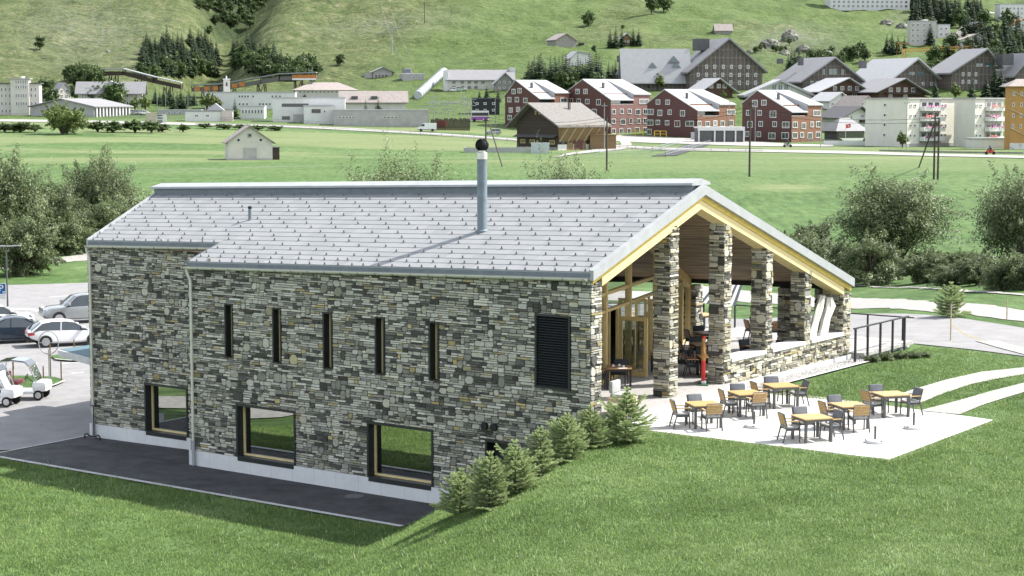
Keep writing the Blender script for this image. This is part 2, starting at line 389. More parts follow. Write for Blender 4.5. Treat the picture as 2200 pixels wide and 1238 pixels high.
asphalt=mat('asphalt',(.235,.232,.235),.9,.10,.9,bump=.25,bscale=60)
asphalt_dark=mat('asphalt_dark',(.058,.059,.061),.85,.30,1.1,bump=.4,bscale=70)
paint_white=mat('road_paint',(.62,.61,.6),.8,.12,6)
gravel=mat('gravel',(.31,.30,.285),.95,.15,3,bump=.6,bscale=30)
concrete=mat('concrete',(.50,.50,.50),.85,.10,1.6,bump=.15,bscale=25)
kerbstone=mat('kerbstone',(.45,.45,.45),.85,.12,4)
def ribbon(name,left,right,m,off=.03,nl=60,nw=8,kind='structure',wob=0,seed=0):
    """a sheet lying on the ground between two edge lines (world points)"""
    def resample(P,n):
        P=np.array([(p[0],p[1]) for p in P]); s=np.concatenate([[0],np.cumsum(np.hypot(*np.diff(P,axis=0).T))])
        t=np.linspace(0,s[-1],n); return np.stack([np.interp(t,s,P[:,0]),np.interp(t,s,P[:,1])],-1)
    l=resample(left,nl); r=resample(right,nl)
    if wob:
        rs=np.random.RandomState(seed); l+=rs.randn(nl,2)*wob; r+=rs.randn(nl,2)*wob
    w=np.linspace(0,1,nw)[None,:,None]; P=l[:,None,:]*(1-w)+r[:,None,:]*w
    z=zt(P[...,0],P[...,1])+off
    V=np.concatenate([P,z[...,None]],-1).reshape(-1,3)
    i=np.arange(nl*nw).reshape(nl,nw); F=np.stack([i[:-1,:-1],i[1:,:-1],i[1:,1:],i[:-1,1:]],-1).reshape(-1,4)
    me=big_mesh(name,V,F,m,smooth=True)
    bm=bmesh.new(); bm.from_mesh(me); bmesh.ops.recalc_face_normals(bm,faces=bm.faces)
    if sum(f.normal.z for f in bm.faces)<0: bmesh.ops.reverse_faces(bm,faces=bm.faces)
    bm.to_mesh(me); bm.free()
    o=link(name,me)
    return tag(o,kind=kind) if kind else o
def strip(name,pts,width,m,off=.03,nl=80,nw=4,**k):
    P=np.array([(p[0],p[1]) for p in pts],float); s=np.concatenate([[0],np.cumsum(np.hypot(*np.diff(P,axis=0).T))])
    t=np.linspace(0,s[-1],nl); Q=np.stack([np.interp(t,s,P[:,0]),np.interp(t,s,P[:,1])],-1)
    for _ in range(3): Q[1:-1]=(Q[:-2]+Q[1:-1]*2+Q[2:])/4
    d=np.gradient(Q,axis=0); d/=np.linalg.norm(d,axis=1,keepdims=True)+1e-9; nrm=np.stack([-d[:,1],d[:,0]],-1)
    return ribbon(name,Q+nrm*width/2,Q-nrm*width/2,m,off,nl,nw,**k)
def G(*ps): return [gp(*p) for p in ps]
# service lane along the long wall, with its pale kerb
ribbon('service_lane',[lw(u,-.02) for u in (-5.0,-12,-18,-25.5)],[lw(u,-3.2) for u in (-5.0,-12,-18,-25.5)],asphalt_dark,.03,90,12)
ribbon('service_lane',[lw(-17.8,1.72),lw(-25.5,1.72)],[lw(-17.8,-.02),lw(-25.5,-.02)],asphalt_dark,.036,40,8)
ribbon('car_park',G((-560,900),(-300,790),(-200,700),(-150,618),(110,611),(260,606),(420,600)),[lw(-27,-3.3),lw(-25.6,-2.0),lw(-25.6,1.7),lw(-26,6),lw(-25,14),lw(-22,22),lw(-14,26)],asphalt,.035,70,40)
ribbon('car_park_rear',[lw(-15,25),lw(-8,25),lw(0,25),lw(3,24.6),lw(10,22.5),lw(24,18)],G((420,600),(900,632),(1400,652),(1840,676),(2200,706),(2500,730)),asphalt,.03,70,30)
ribbon('lane_kerb',[lw(-5.0,-3.2),lw(-25.6,-3.2)],[lw(-5.0,-3.42),lw(-25.6,-3.42)],kerbstone,.06,60,3)
ribbon('lane_joint',[lw(-25.5,-3.2),lw(-25.5,1.9)],[lw(-25.62,-3.2),lw(-25.62,1.9)],kerbstone,.05,20,3)
ribbon('gravel_path',G((1500,615),(1560,622),(1700,634),(1840,640),(2000,650),(2200,668),(2400,690)),G((1500,640),(1560,645),(1700,654),(1840,664),(2000,672),(2200,692),(2400,712)),gravel,.03,60,6,wob=.12)
ribbon('gravel_path',G((-100,585),(0,572),(100,558),(190,545),(260,540)),G((-100,592),(0,580),(100,567),(190,560),(260,556)),gravel,.03,40,6,wob=.1)
ribbon('gravel_path',[lw(-34,-1),lw(-28,-4.4),lw(-24.5,-6.2),lw(-22.2,-9),lw(-22,-14)],[lw(-36,-3),lw(-30,-7),lw(-26.8,-8.5),lw(-25,-11),lw(-25,-15)],gravel,.05,40,6)
for pts in ([(105,640),(197,634)],[(0,692),(60,688)],[(20,745),(130,738)],[(35,737),(75,733)],[(60,784),(82,782)],[(153,804),(180,802)],[(130,783),(190,779)]):
    strip('parking_line',G(*pts),.14,paint_white,.045,12,3)
strip('parking_line',G((-20,668),(60,664),(110,676)),.5,paint_white,.045,14,3)
# paved wheel tracks across the lawn
def sett_material():
    m,n,b=nodes('stone_setts'); L=n.links.new
    tc=n.nodes.new('ShaderNodeTexCoord'); mp=n.nodes.new('ShaderNodeMapping'); mp.inputs['Rotation'].default_value=(0,0,.35); L(tc.outputs['Object'],mp.inputs[0])
    bk=n.nodes.new('ShaderNodeTexBrick'); bk.inputs['Scale'].default_value=2.6; bk.inputs['Color1'].default_value=(.50,.49,.465,1); bk.inputs['Color2'].default_value=(.34,.33,.31,1); bk.inputs['Mortar'].default_value=(.20,.205,.17,1)
    bk.inputs['Mortar Size'].default_value=.075; bk.inputs['Brick Width'].default_value=.55; bk.inputs['Row Height'].default_value=.4
    L(mp.outputs[0],bk.inputs['Vector']); L(bk.outputs[0],b.inputs['Base Color']); b.inputs['Roughness'].default_value=.9; return m
setts=sett_material()
ribbon('sett_path',G((1895,862),(1950,842),(2030,818),(2110,800),(2200,791),(2320,786)),G((1975,868),(2030,846),(2090,826),(2150,814),(2200,806),(2320,800)),setts,.03,50,6)
ribbon('sett_path',G((1975,884),(2060,862),(2130,842),(2200,824),(2320,806)),G((2062,892),(2110,872),(2160,856),(2210,841),(2330,820)),setts,.03,50,6)
ribbon('sett_path',G((2095,735),(2140,748),(2200,764),(2300,790)),G((2145,735),(2180,745),(2220,755),(2320,780)),setts,.06,30,4)
# valley roads
ribbon('road',G((-150,254),(0,257),(150,259),(300,262),(420,265),(520,267),(640,271),(760,276),(860,282),(960,288),(1090,297),(1250,308),(1420,318),(1600,322),(1800,325),(2000,331),(2200,336),(2400,342)),
  G((-150,258),(0,262),(150,264),(300,267),(420,270),(520,272),(640,276),(760,281.5),(860,287),(960,293),(1090,302),(1250,313),(1420,323),(1600,327),(1800,331),(2000,336.5),(2200,341),(2400,347)),gravel,.12,160,4)
ribbon('forecourt',G((1300,290),(1420,295),(1560,301),(1700,310),(1790,312)),G((1300,303),(1400,308),(1500,311),(1620,315),(1790,316)),gravel,.12,50,5)
ribbon('lane',G((1352,303),(1358,312),(1340,322),(1290,327),(1230,333),(1205,338)),G((1330,303),(1335,311),(1315,318),(1265,324),(1215,331),(1190,338)),gravel,.12,40,4)
strip('hill_road',G((2085,60),(2100,40),(2125,28),(2160,24)),2.0,gravel,.3,40,3)
strip('field_track',G((110,371),(200,368),(360,365),(520,361),(700,356)),.5,gravel,.05,60,3,wob=.08)
strip('stream_track',G((1830,612),(1960,618),(2080,628),(2230,640)),.5,gravel,.05,50,3,wob=.1)

ribbon('underpass_floor',G(*[(1000+x/3.095,y/3.095) for x,y in ((1230,1042),(1330,1020),(1430,975),(1480,962))]),G(*[(1000+x/3.095,y/3.095) for x,y in ((1400,1038),(1460,1020),(1560,985),(1620,968))]),asphalt_dark,.12,30,5)
# ---------------------------------------------------------------- grass blades (too many to count)
blade_mat=attr_mat('grass_blades',[(0,(.104,.182,.046)),(.45,(.198,.312,.090)),(.84,(.312,.424,.168)),(1,(.44,.48,.31))],rough=.6,mott=0,spec=.2,bump=0,trans=.25,upn=.75)
def lawn_blades():
    rs=np.random.RandomState(4)
    N=2300000
    # candidates spread evenly over the picture's lawn: density falls with distance
    y=38/(1-rs.rand(N)*(1-38/100.)); a=rs.uniform(-.30,.31,N); x=a*y
    U,V=wl(x,y)
    py=224+(CAMH-zt(x,y))/y*FPX; px=1100+a*FPX
    ok=(py<1275)
    inb=(V>-.1)&(V<25)&(U<.9)          # building and decks
    terr=(U>0.6)&(U<9.98)&(V>.5)&(V<9.2+ .0*U)&(U>1.1)
    lane=(V>-3.45)&(V<2.2)&(U<-4.6)
    left=(V>-3.45)&(U<-4.9)
    rear=(V>24.2-np.clip(U-3,0,30)*.33)&(U>-30)
    ok&=~(inb|terr|lane|left|rear)
    # paths
    tt_=0
    def near(path,wd):
        P=np.array([(p[0],p[1]) for p in path]); d=np.full(len(x),1e9)
        for p,q in zip(P[:-1],P[1:]):
            e=q-p; t=np.clip(((x-p[0])*e[0]+(y-p[1])*e[1])/(e@e),0,1); d=np.minimum(d,np.hypot(x-p[0]-t*e[0],y-p[1]-t*e[1]))
        return d<wd
    ok&=~near(G((1935,866),(1995,842),(2060,821),(2130,806),(2200,798),(2320,792)),.62)
    ok&=~near(G((2018,888),(2090,866),(2145,848),(2205,832),(2325,812)),.62)
    ok&=~near([lw(.9,9.4),lw(.9,20)],.35)
    x=x[ok];y=y[ok]
    keep=rs.rand(len(x))<np.clip((fbm(x/.8,y/.8,3,40)-.18)*2.6,.25,1); x=x[keep];y=y[keep]
    z=zt(x,y); U,V=wl(x,y)
    n=len(x)
    clump=fbm(x/.55,y/.55,3,8); patch=fbm(x/5,y/5,3,18)
    edge=np.exp(-((V+3.9)/.5)**2)*(U<-4)+np.exp(-((U+4.9-.25*np.clip(-V,0,9))/.5)**2)*(V<0)*.8
    wild=sstep((-8-U)/8)*.6+edge
    h=(.035+.05*clump+.035*rs.rand(n))*(1+.9*wild*rs.rand(n))
    w=(.007+.008*rs.rand(n))*(1+.25*(y-40)/40)
    ang=rs.rand(n)*2*np.pi; lean=rs.randn(n,2)*.45*h[:,None]
    tone=np.clip(.16+.52*clump+.75*(patch-.45)+.35*(fbm(x/1.6,y/1.6,3,61)-.45)+rs.randn(n)*.10,0,.84)
    td=np.maximum(np.maximum(.5-V,V-9.3),np.maximum(1-U,U-9.95)); tone=np.where((td<.28)&(rs.rand(n)<.5),.86,tone)
    sp=rs.rand(n); tone=np.where(sp>.993,.88+.12*rs.rand(n),tone); h=np.where(sp>.995,h*2.3,h)
    dx=np.cos(ang)*w/1.0; dy=np.sin(ang)*w/1.0
    zz=z+(fbm(x/1.7,y/1.7,3,5)-.45)*.10*sstep((-V-3.6)/1.5)-.012
    Vv=np.stack([np.stack([x-dx,y-dy,zz],-1),np.stack([x+dx,y+dy,zz],-1),np.stack([x+lean[:,0],y+lean[:,1],zz+h],-1)],1).reshape(-1,3)
    F=np.arange(n*3).reshape(n,3)
    me=big_mesh('lawn_grass',Vv,F,blade_mat,{'tone':('FACE',tone)})
    tag(link('lawn_grass',me),kind='stuff')
    print('blades',n)
lawn_blades()
# ---------------------------------------------------------------- the clubhouse
stone_mat=attr_mat('ledge_stone',[(0,(.038,.039,.036)),(.2,(.095,.096,.086)),(.42,(.225,.224,.196)),(.66,(.43,.423,.37)),(1,(.63,.62,.545))],mott=.26,mscale=11,hue=(.95,.78,.36),bump=.7,bscale=26)
mortar_mat=mat('stone_joint',(.08,.078,.07),.95,.3,6)
plinth_mat=mat('plinth_concrete',(.62,.63,.64),.8,.05,1.2,bump=.08)
timber_mat=mat('pale_timber',(.64,.52,.27),.6,.12,2.5,stretch=(1,8,8))
timber_yellow=mat('yellow_timber',(.58,.43,.10),.6,.14,2.5,stretch=(8,1,8))
frame_timber=mat('window_timber',(.50,.38,.17),.5,.14,3,stretch=(6,6,1))
dark_metal=mat('dark_metal',(.018,.020,.022),.4,.15,5,spec=.4)
zinc=mat('zinc_trim',(.33,.345,.355),.5,.07,2,metal=.08,spec=.3)
zinc_dark=mat('zinc_blue_grey_trim',(.15,.175,.20),.5,.1,3,metal=.1)  # blue-grey metal of the eaves strip, ridge vent and gutter brackets
gutter_mat=mat('gutter_metal',(.55,.55,.47),.45,.06,3,metal=.15)
tile_mat=attr_mat('roof_tile',[(0,(.225,.234,.241)),(1,(.265,.273,.279))],rough=.6,mott=.10,mscale=3,spec=.2,bump=.05)
guard_mat=mat('snow_guard_metal',(.14,.145,.15),.5,.1,5)
ceil_mat=mat('ceiling_slats',(.24,.18,.12),.75,.5,1.0,stretch=(.5,9,9))
deck_mat=mat('deck_boards',(.33,.32,.31),.8,.18,3,stretch=(8,1,1))
room_mat=mat('room_plaster',(.18,.165,.14),.9,.05,2)
glass=glass_mat('window_glass',(.5,.56,.54)); 
white_mat=mat('white_paint',(.72,.72,.71),.5,.04,3)
black_mat=mat('black_paint',(.012,.012,.013),.5,.1,5)

class Stones:
    def __init__(s): s.v=[];s.f=[];s.t=[];s.h=[]
    def face(s,o,e,up,n,S,T,top=None,holes=(),seed=0,rh=.08,big=.05,dep=(.012,.042),ends=0,warm=0):
        """lay dry-stone cladding on a rectangle: o corner, e along, up, n outward, S x T metres"""
        rs=random.Random(seed); o=Vector(o);e=Vector(e);up=Vector(up);n=Vector(n)
        rows=[0.0]
        while rows[-1]<T-.06: rows.append(rows[-1]+rh*rs.uniform(.72,1.28))
        rows[-1]=T
        cw=.045; nc=max(1,int(round(S/cw))); cw=S/nc; nr=len(rows)-1
        occ=np.zeros((nr,nc),bool)
        for (a,b,c,d) in holes:
            for r in range(nr):
                m=(rows[r]+rows[r+1])/2
                if c<m<d: occ[r,max(0,int(a/cw)):min(nc,int(math.ceil(b/cw)))]=True
        for r in range(nr):
            c=0
            while c<nc:
                if occ[r,c]: c+=1; continue
                if top is not None and rows[r]>top(c*cw): c+=1; continue
                q=rs.random()
                if q<big: w=rs.uniform(.24,.46); k=rs.choice((2,2,3,3,4))
                elif q<big+.2: w=rs.uniform(.16,.40); k=2
                else: w=rs.uniform(.15,.62); k=1
                cs=max(2,int(w/cw)); e1=c
                while e1<nc and e1-c<cs and not occ[r,e1]: e1+=1
                free=e1
                while free<nc and free-e1<3 and not occ[r,free]: free+=1
                if free-e1<3: e1=free
                k=min(k,nr-r)
                while k>1 and occ[r:r+k,c:e1].any(): k-=1
                occ[r:r+k,c:e1]=True
                s.stone(rs,o,e,up,n,c*cw,e1*cw,rows[r],rows[r+k],dep,k,warm)
                c=e1
        return s
    def stone(s,rs,o,e,up,n,a,b,c,d,dep,k,warm=0):
        g=.006; j=lambda q:rs.uniform(-q,q)
        a+=g;b-=g;c+=g*.8;d-=g*.8
        w=b-a;h=d-c
        if w<.03 or h<.02: return
        cut=min(w,h)*(.30 if k>2 else .2); p=rs.uniform(*dep)
        out=[(a+cut*rs.uniform(.5,1.4),c+j(.006)),(b-cut*rs.uniform(.5,1.4),c+j(.006)),(b+j(.008),c+cut*rs.uniform(.4,1.3)),(b+j(.008),d-cut*rs.uniform(.4,1.3)),
             (b-cut*rs.uniform(.5,1.4),d+j(.006)),(a+cut*rs.uniform(.5,1.4),d+j(.006)),(a+j(.008),d-cut*rs.uniform(.4,1.3)),(a+j(.008),c+cut*rs.uniform(.4,1.3))]
        cx=(a+b)/2;cy=(c+d)/2; ins=min(.014,h*.14)
        b0=len(s.v); tx=j(.012);ty=j(.014)
        for x,y in out: s.v.append(tuple(o+e*x+up*y-n*.01))
        for x,y in out:
            xi=x+(cx-x)*ins*2/w; yi=y+(cy-y)*ins*2/h
            s.v.append(tuple(o+e*xi+up*yi+n*(p+tx*(x-cx)/w+ty*(y-cy)/h+j(.004))))
        s.f.append(tuple(b0+8+i for i in range(8)))
        for i in range(8): s.f.append((b0+i,b0+(i+1)%8,b0+8+(i+1)%8,b0+8+i))
        q=rs.random()
        if k==1: t=rs.uniform(.04,.28) if q<.24 else (rs.uniform(.3,.55) if q<.55 else rs.uniform(.55,.95))
        else: t=rs.uniform(.02,.2) if q<.16 else rs.uniform(.36,.72)
        hue=0
        if rs.random()<.055: hue=rs.uniform(.35,.95); t=rs.uniform(.45,.75)
        elif rs.random()<.45: hue=rs.uniform(.04,.2)
        if warm: hue=max(hue,rs.uniform(.1,.42)*(rs.random()<.75))
        s.t+= [t]*9; s.h+=[hue]*9
    def build(s,name,parent):
        me=bpy.data.meshes.new(name); me.from_pydata(s.v,[],s.f); me.materials.append(stone_mat)
        for nm,arr in (('tone',s.t),('hue',s.h)):
            a=me.attributes.new(nm,'FLOAT','FACE'); a.data.foreach_set('value',arr)
        bm=bmesh.new(); bm.from_mesh(me); bmesh.ops.recalc_face_normals(bm,faces=bm.faces); bm.to_mesh(me); bm.free()
        return link(name,me,parent)
PITCH=.345; RISE=.0312; VR=6.9; Z0=4.99
def zroof(U,V): return Z0+RISE*U+(PITCH*V if V<=VR else PITCH*VR-PITCH*(V-VR))
def uleft(V): return -25.1-.25*(V-1.6)
RT=.24   # roof build-up
def panel(mb,u0,u1,z0,z1,v,holes,thick,topf=None,mi=0):
    """wall sheet facing -V with holes and reveals"""
    us=sorted(set([u0,u1]+[h[0] for h in holes]+[h[1] for h in holes])); zs=sorted(set([z0,z1]+[h[2] for h in holes]+[h[3] for h in holes]))
    for i in range(len(us)-1):
        for k in range(len(zs)-1):
            um=(us[i]+us[i+1])/2; zm=(zs[k]+zs[k+1])/2
            if any(h[0]<um<h[1] and h[2]<zm<h[3] for h in holes): continue
            za,zb=zs[k],zs[k+1]
            t0,t1=(zb,zb) if (topf is None or zb<z1) else (topf(us[i]),topf(us[i+1]))
            mb.add([(us[i],v,za),(us[i+1],v,za),(us[i+1],v,t1),(us[i],v,t0)],[(0,1,2,3)],mi)
    for a,b,c,d in holes:
        mb.add([(a,v,c),(a,v+thick,c),(a,v+thick,d),(a,v,d)],[(0,1,2,3)],mi); mb.add([(b,v,c),(b,v+thick,c),(b,v+thick,d),(b,v,d)],[(3,2,1,0)],mi)
        mb.add([(a,v,c),(b,v,c),(b,v+thick,c),(a,v+thick,c)],[(0,1,2,3)],mi); mb.add([(a,v,d),(b,v,d),(b,v+thick,d),(a,v+thick,d)],[(3,2,1,0)],mi)

def clubhouse():
    root=empty('clubhouse',B0,YAW,'long stone clad clubhouse with grey metal tile roof, open gabled porch and tall flue','building')
    SU=-17.87; SV=1.7; LU=-25.3
    slots=[(-15.97,-15.58),(-13.59,-13.20),(-11.18,-10.79),(-8.80,-8.41),(-6.44,-6.05)]
    hs=[(a,b,.94,2.91) for a,b in slots]; wins=[(-15.45,-12.58,-2.71,-.75),(-9.18,-6.32,-2.71,-.77)]
    louv=(-2.08,-.75,1.11,3.48); opn=(-4.08,-3.05,-2.0,-.83)
    holes=hs+wins+[louv,opn]
    zt1=lambda u: zroof(u,0)-.16
    # main wall (long side, return, left end, rear) with its stone
    w=MB(); panel(w,SU,0,-2.7,4.2,0,holes,.42,zt1)
    panel(w,LU,SU,-2.7,4.4,SV,[(-22.1,-19.75,-2.71,-.78)],.42,lambda u:zroof(u,SV)-.16)
    w.add([(SU,0,-3.27),(SU,SV,-3.27),(SU,SV,zroof(SU,SV)-.16),(SU,0,zroof(SU,0)-.16)],[(0,1,2,3)])
    ub=LU-.25*(18.6-SV)
    zr=lambda u,v: zroof(u,v)-.16
    w.add([(LU,SV,-3.4),(LU-.25*(VR-SV),VR,-3.4),(LU-.25*(VR-SV),VR,zr(LU-1.3,VR)),(LU,SV,zr(LU,SV))],[(0,1,2,3)])
    w.add([(LU-.25*(VR-SV),VR,-3.4),(ub,18.6,-3.4),(ub,18.6,zr(ub,18.6)),(LU-.25*(VR-SV),VR,zr(LU-1.3,VR))],[(0,1,2,3)])
    w.add([(ub,18.6,-3.4),(-7.3,18.6,-3.4),(-7.3,18.6,zr(-7.3,18.6)),(ub,18.6,zr(ub,18.6))],[(0,1,2,3)])
    w.box(-.6,-.04,.03,.62,-2.7,4.5)      # corner pier core
    wall=w.build('wall',mortar_mat,root)
    st=Stones()
    st.face((SU,0,-2.7),(1,0,0),(0,0,1),(0,-1,0),-SU,7.4,lambda s:zt1(SU+s)+2.7,[(a-SU,b-SU,c+2.7,d+2.7) for a,b,c,d in holes],seed=11)
    st.face((LU,SV,-2.7),(1,0,0),(0,0,1),(0,-1,0),SU-LU,7.7,lambda s:zroof(LU+s,SV)-.16+2.7,[(-22.1-LU,-19.75-LU,-.01,1.92)],seed=12)
    st.face((SU,SV,-2.7),(0,-1,0),(0,0,1),(-1,0,0),SV,7.4,lambda s:zt1(SU)+2.7+.3,seed=13)
    nl=Vector((-1,-.25,0)).normalized()
    st.face((LU-.25*5,SV+5,-2.7),Vector((.25,-1,0)).normalized(),(0,0,1),nl,5.15,8.6,lambda s:zroof(LU,SV+5-s)-.3+2.7,seed=14)
    st.face((0,.0,-2.7),(0,1,0),(0,0,1),(1,0,0),.64,7.3,seed=15,big=.05,dep=(.01,.06))
    st.face((0,.64,-2.7),(-1,0,0),(0,0,1),(0,1,0),.62,7.4,seed=16)
    st.build('stone_cladding',wall)
    # pale concrete plinth
    p=MB()
    for i in range(12):
        a=SU+i*(12.4/12*1.0); p.box(a+.004,a+1.033-.004,-.055,.3,-3.45,-2.703)
    for i in range(7): 
        a=LU+i*(SU-LU)/7; p.box(a+.004,a+(SU-LU)/7-.004,SV-.055,SV+.3,-3.45,-2.703)
    p.box(SU-.055,SU,-.055,SV,-3.45,-2.703)
    p.box(LU-.05,LU+.0,SV-.055,SV+.3,-3.45,-2.703)
    p.build('plinth',plinth_mat,root)
    # large windows
    for a,b,c,d in wins+[(-22.1,-19.75,-2.71,-.78)]:
        v=0 if a>SU else SV
        f=MB(); t=.05
        f.box(a-.03,a+t,v-.05,v+.36,c-.03,d+.04); f.box(b-t,b+.03,v-.05,v+.36,c-.03,d+.04); f.box(a+t,b-t,v-.05,v+.36,d-t,d+.04); f.box(a+t,b-t,v-.07,v+.36,c-.12,c+t)
        wn=f.build('window',dark_metal,root)
        g=MB(); q=.07
        g.box(a+t,a+t+q,v+.26,v+.35,c+t,d-t); g.box(b-t-.16,b-t,v+.22,v+.35,c+t,d-t); g.box(a+t+q,b-t-.16,v+.26,v+.35,d-t-q,d-t); g.box(a+t+q,b-t-.16,v+.24,v+.35,c+t,c+t+q*.9)
        g.build('timber_frame',timber_mat,wn)
        MB().box(a+t+q,b-t-.16,v+.30,v+.31,c+t+q*.9,d-t-q).build('pane',glass,wn)
    for a,b in slots:
        f=MB(); f.box(a-.02,a+.04,-.045,.4,.92,2.93);f.box(b-.04,b+.02,-.045,.4,.92,2.93);f.box(a+.04,b-.04,-.045,.4,2.89,2.93);f.box(a+.04,b-.04,-.05,.4,.92,.975)
        wn=f.build('slot_window',dark_metal,root)
        MB().box(a+.04,a+.09,.25,.35,.975,2.89).box(b-.09,b-.04,.25,.35,.975,2.89).build('timber_frame',timber_mat,wn)
        MB().box(a+.09,b-.09,.29,.3,.975,2.89).build('pane',glass,wn)
    a,b,c,d=louv
    f=MB(); f.box(a-.02,a+.05,-.06,.3,c-.02,d+.02);f.box(b-.05,b+.02,-.06,.3,c-.02,d+.02);f.box(a+.05,b-.05,-.06,.3,d-.05,d+.02);f.box(a+.05,b-.05,-.06,.3,c-.02,c+.05)
    f.box(a,b,.28,.34,c,d)
    lv=f.build('ventilation_louvre',dark_metal,root)
    f=MB(); nb=27
    for i in range(nb):
        z=c+.06+(d-c-.12)*i/nb; f.hexa([(a+.05,-.03,z),(b-.05,-.03,z),(b-.05,.09,z+.075),(a+.05,.09,z+.075),(a+.05,-.03,z+.012),(b-.05,-.03,z+.012),(b-.05,.09,z+.087),(a+.05,.09,z+.087)])
    f.build('slats',dark_metal,lv)
    a,b,c,d=opn; f=MB(); f.box(a-.02,a+.06,-.06,.3,c,d+.02);f.box(b-.06,b+.02,-.06,.3,c,d+.02);f.box(a+.06,b-.06,-.06,.3,d-.06,d+.02);f.box(a,b,.3,.36,c,d); f.build('shaft_opening',dark_metal,root)
    for u in (-4.1,-3.72):
        MB().tube([(u,.02,-.38),(u,-.14,-.38)],.13,14).build('vent_spout',black_mat,root)
    # porch: floor, steps, piers, parapet
    d=MB()
    for i in range(60):
        v=.64+i*.31; 
        if v>19: break
        fu=1.12-.075*(v-1.35)
        if v>9.0: fu=-.6
        uu=-2.3-.2875*(v-.62)-.4
        d.add([(uu,v+.004,.3),(fu-.32,v+.004,.3),(fu-.32,v+.306,.3),(uu,v+.306,.3),(uu,v+.004,.2),(fu-.32,v+.004,.2),(fu-.32,v+.306,.2),(uu,v+.306,.2)],[(0,1,2,3),(0,4,5,1),(1,5,6,2),(2,6,7,3),(3,7,4,0)])
    d.box(-12,.62,19.05,23.9,.16,.29)
    d.build('porch_floor',deck_mat,root)
    s=MB()
    for k in range(6):
        v0=.62+k*1.42; v1=v0+1.414
        e=lambda v,o: 1.12-.075*(v-1.35)+o
        for z,o,w in ((.3,0,.34),(.15,.34,.36)):
            s.hexa([(e(v0,o)-w,v0,-.3),(e(v0,o),v0,-.3),(e(v1,o),v1,-.3),(e(v1,o)-w,v1,-.3),(e(v0,o)-w,v0,z+.004),(e(v0,o),v0,z+.004),(e(v1,o),v1,z+.004),(e(v1,o)-w,v1,z+.004)])
    s.build('steps',concrete,root)
    MB().box(-.62,.08,9.14,19.03,-.5,.22).build('porch_plinth',concrete,root)
    for (v0,v1,zb,seed) in ((4.87,5.43,.3,1),(8.62,9.14,.0,2),(11.77,12.28,1.0,3),(14.95,15.46,1.0,4),(18.34,19.0,.2,5)):
        zt_=zroof(-.3,(v0+v1)/2)-.62
        ud=-.62
        core=MB().box(ud+.03,-.03,v0+.03,v1-.03,zb,zt_).build('pier',mortar_mat,root)
        q=Stones(); H=zt_-zb
        q.face((ud,v0,zb),(1,0,0),(0,0,1),(0,-1,0),-ud,H,seed=seed*4,dep=(-.01,.035),warm=1)
        q.face((0,v0,zb),(0,1,0),(0,0,1),(1,0,0),v1-v0,H,seed=seed*4+1,dep=(-.01,.045),big=.04,warm=1)
        q.face((0,v1,zb),(-1,0,0),(0,0,1),(0,1,0),-ud,H,seed=seed*4+2,dep=(-.01,.03))
        q.face((ud,v1,zb),(0,-1,0),(0,0,1),(-1,0,0),v1-v0,H,seed=seed*4+3,dep=(-.01,.03))
        q.build('stone_cladding',core)
    pw=MB().box(-.55,-.03,9.14,18.34,.22,1.03).build('parapet',mortar_mat,root)
    q=Stones(); q.face((0,9.14,.22),(0,1,0),(0,0,1),(1,0,0),9.2,.82,seed=71,dep=(-.01,.05),big=.07,warm=1); q.face((-.55,18.34,.3),(0,-1,0),(0,0,1),(-1,0,0),9.2,.74,seed=72); q.build('stone_cladding',pw)
    cp=MB()
    for a,b in ((9.14,11.77),(12.28,14.95),(15.46,18.34)):
        m=(a+b)/2; cp.box(-.66,.07,a,m-.004,1.04,1.17); cp.box(-.66,.07,m+.004,b,1.04,1.17)
    cp.build('coping',concrete,root)
    # rear side of the porch: stone return, piers and dark eaves beam
    for (a,b,sd) in ((-1.3,-.62,1),(-2.94,-2.2,2),(-7.1,-6.75,3)):
        zt_=zroof(a,18.7)-.42
        c2=MB().box(a+.03,b-.03,18.4,18.95,.2,zt_).build('pier',mortar_mat,root)
        q=Stones(); q.face((a,18.37,.2),(1,0,0),(0,0,1),(0,-1,0),b-a,zt_-.2,seed=80+sd,dep=(-.01,.03)); q.face((b,18.37,.2),(0,1,0),(0,0,1),(1,0,0),.6,zt_-.2,seed=90+sd,dep=(-.01,.04)); q.build('stone_cladding',c2)
    bm_=MB(); bm_.hexa([(-7.2,18.45,2.73),(-.62,18.45,2.84),(-.62,18.8,2.84),(-7.2,18.8,2.73),(-7.2,18.45,2.98),(-.62,18.45,3.12),(-.62,18.8,3.12),(-7.2,18.8,2.98)]); bm_.build('eaves_beam',black_mat,root)
    # inner glazed front (skewed line)
    gu=lambda v: -4.17-.2875*(v-8.21)
    dirv=Vector((-.2875,1,0)).normalized()
    def post(mb,v,z0,z1,w=.13,dp=.2): 
        mb.bar((gu(v),v,z0),(gu(v),v,z1),w,dp,up=tuple(dirv)) if False else mb.hexa([tuple(Vector((gu(v),v,z))+dirv*sx*w/2+Vector((dirv.y,-dirv.x,0))*sy*dp/2) for z in (z0,z1) for sx,sy in ((-1,1),(-1,-1),(1,-1),(1,1))])
    def rail(mb,v0,v1,z,h=.1,dp=.16,z1=None):
        if z1 is None:z1=z
        n=Vector((dirv.y,-dirv.x,0))*dp/2; a=Vector((gu(v0),v0,0));b=Vector((gu(v1),v1,0))
        mb.hexa([a-n+Vector((0,0,z)),a+n+Vector((0,0,z)),b+n+Vector((0,0,z1)),b-n+Vector((0,0,z1)),a-n+Vector((0,0,z+h)),a+n+Vector((0,0,z+h)),b+n+Vector((0,0,z1+h)),b-n+Vector((0,0,z1+h))])
    under=lambda v: zroof(gu(v),v)-RT-.22
    fr=MB()
    pv=[.75,3.6,6.55,9.55,13.3,17.05,18.3]
    for v in pv: post(fr,v,.3,under(v),.16,.22)
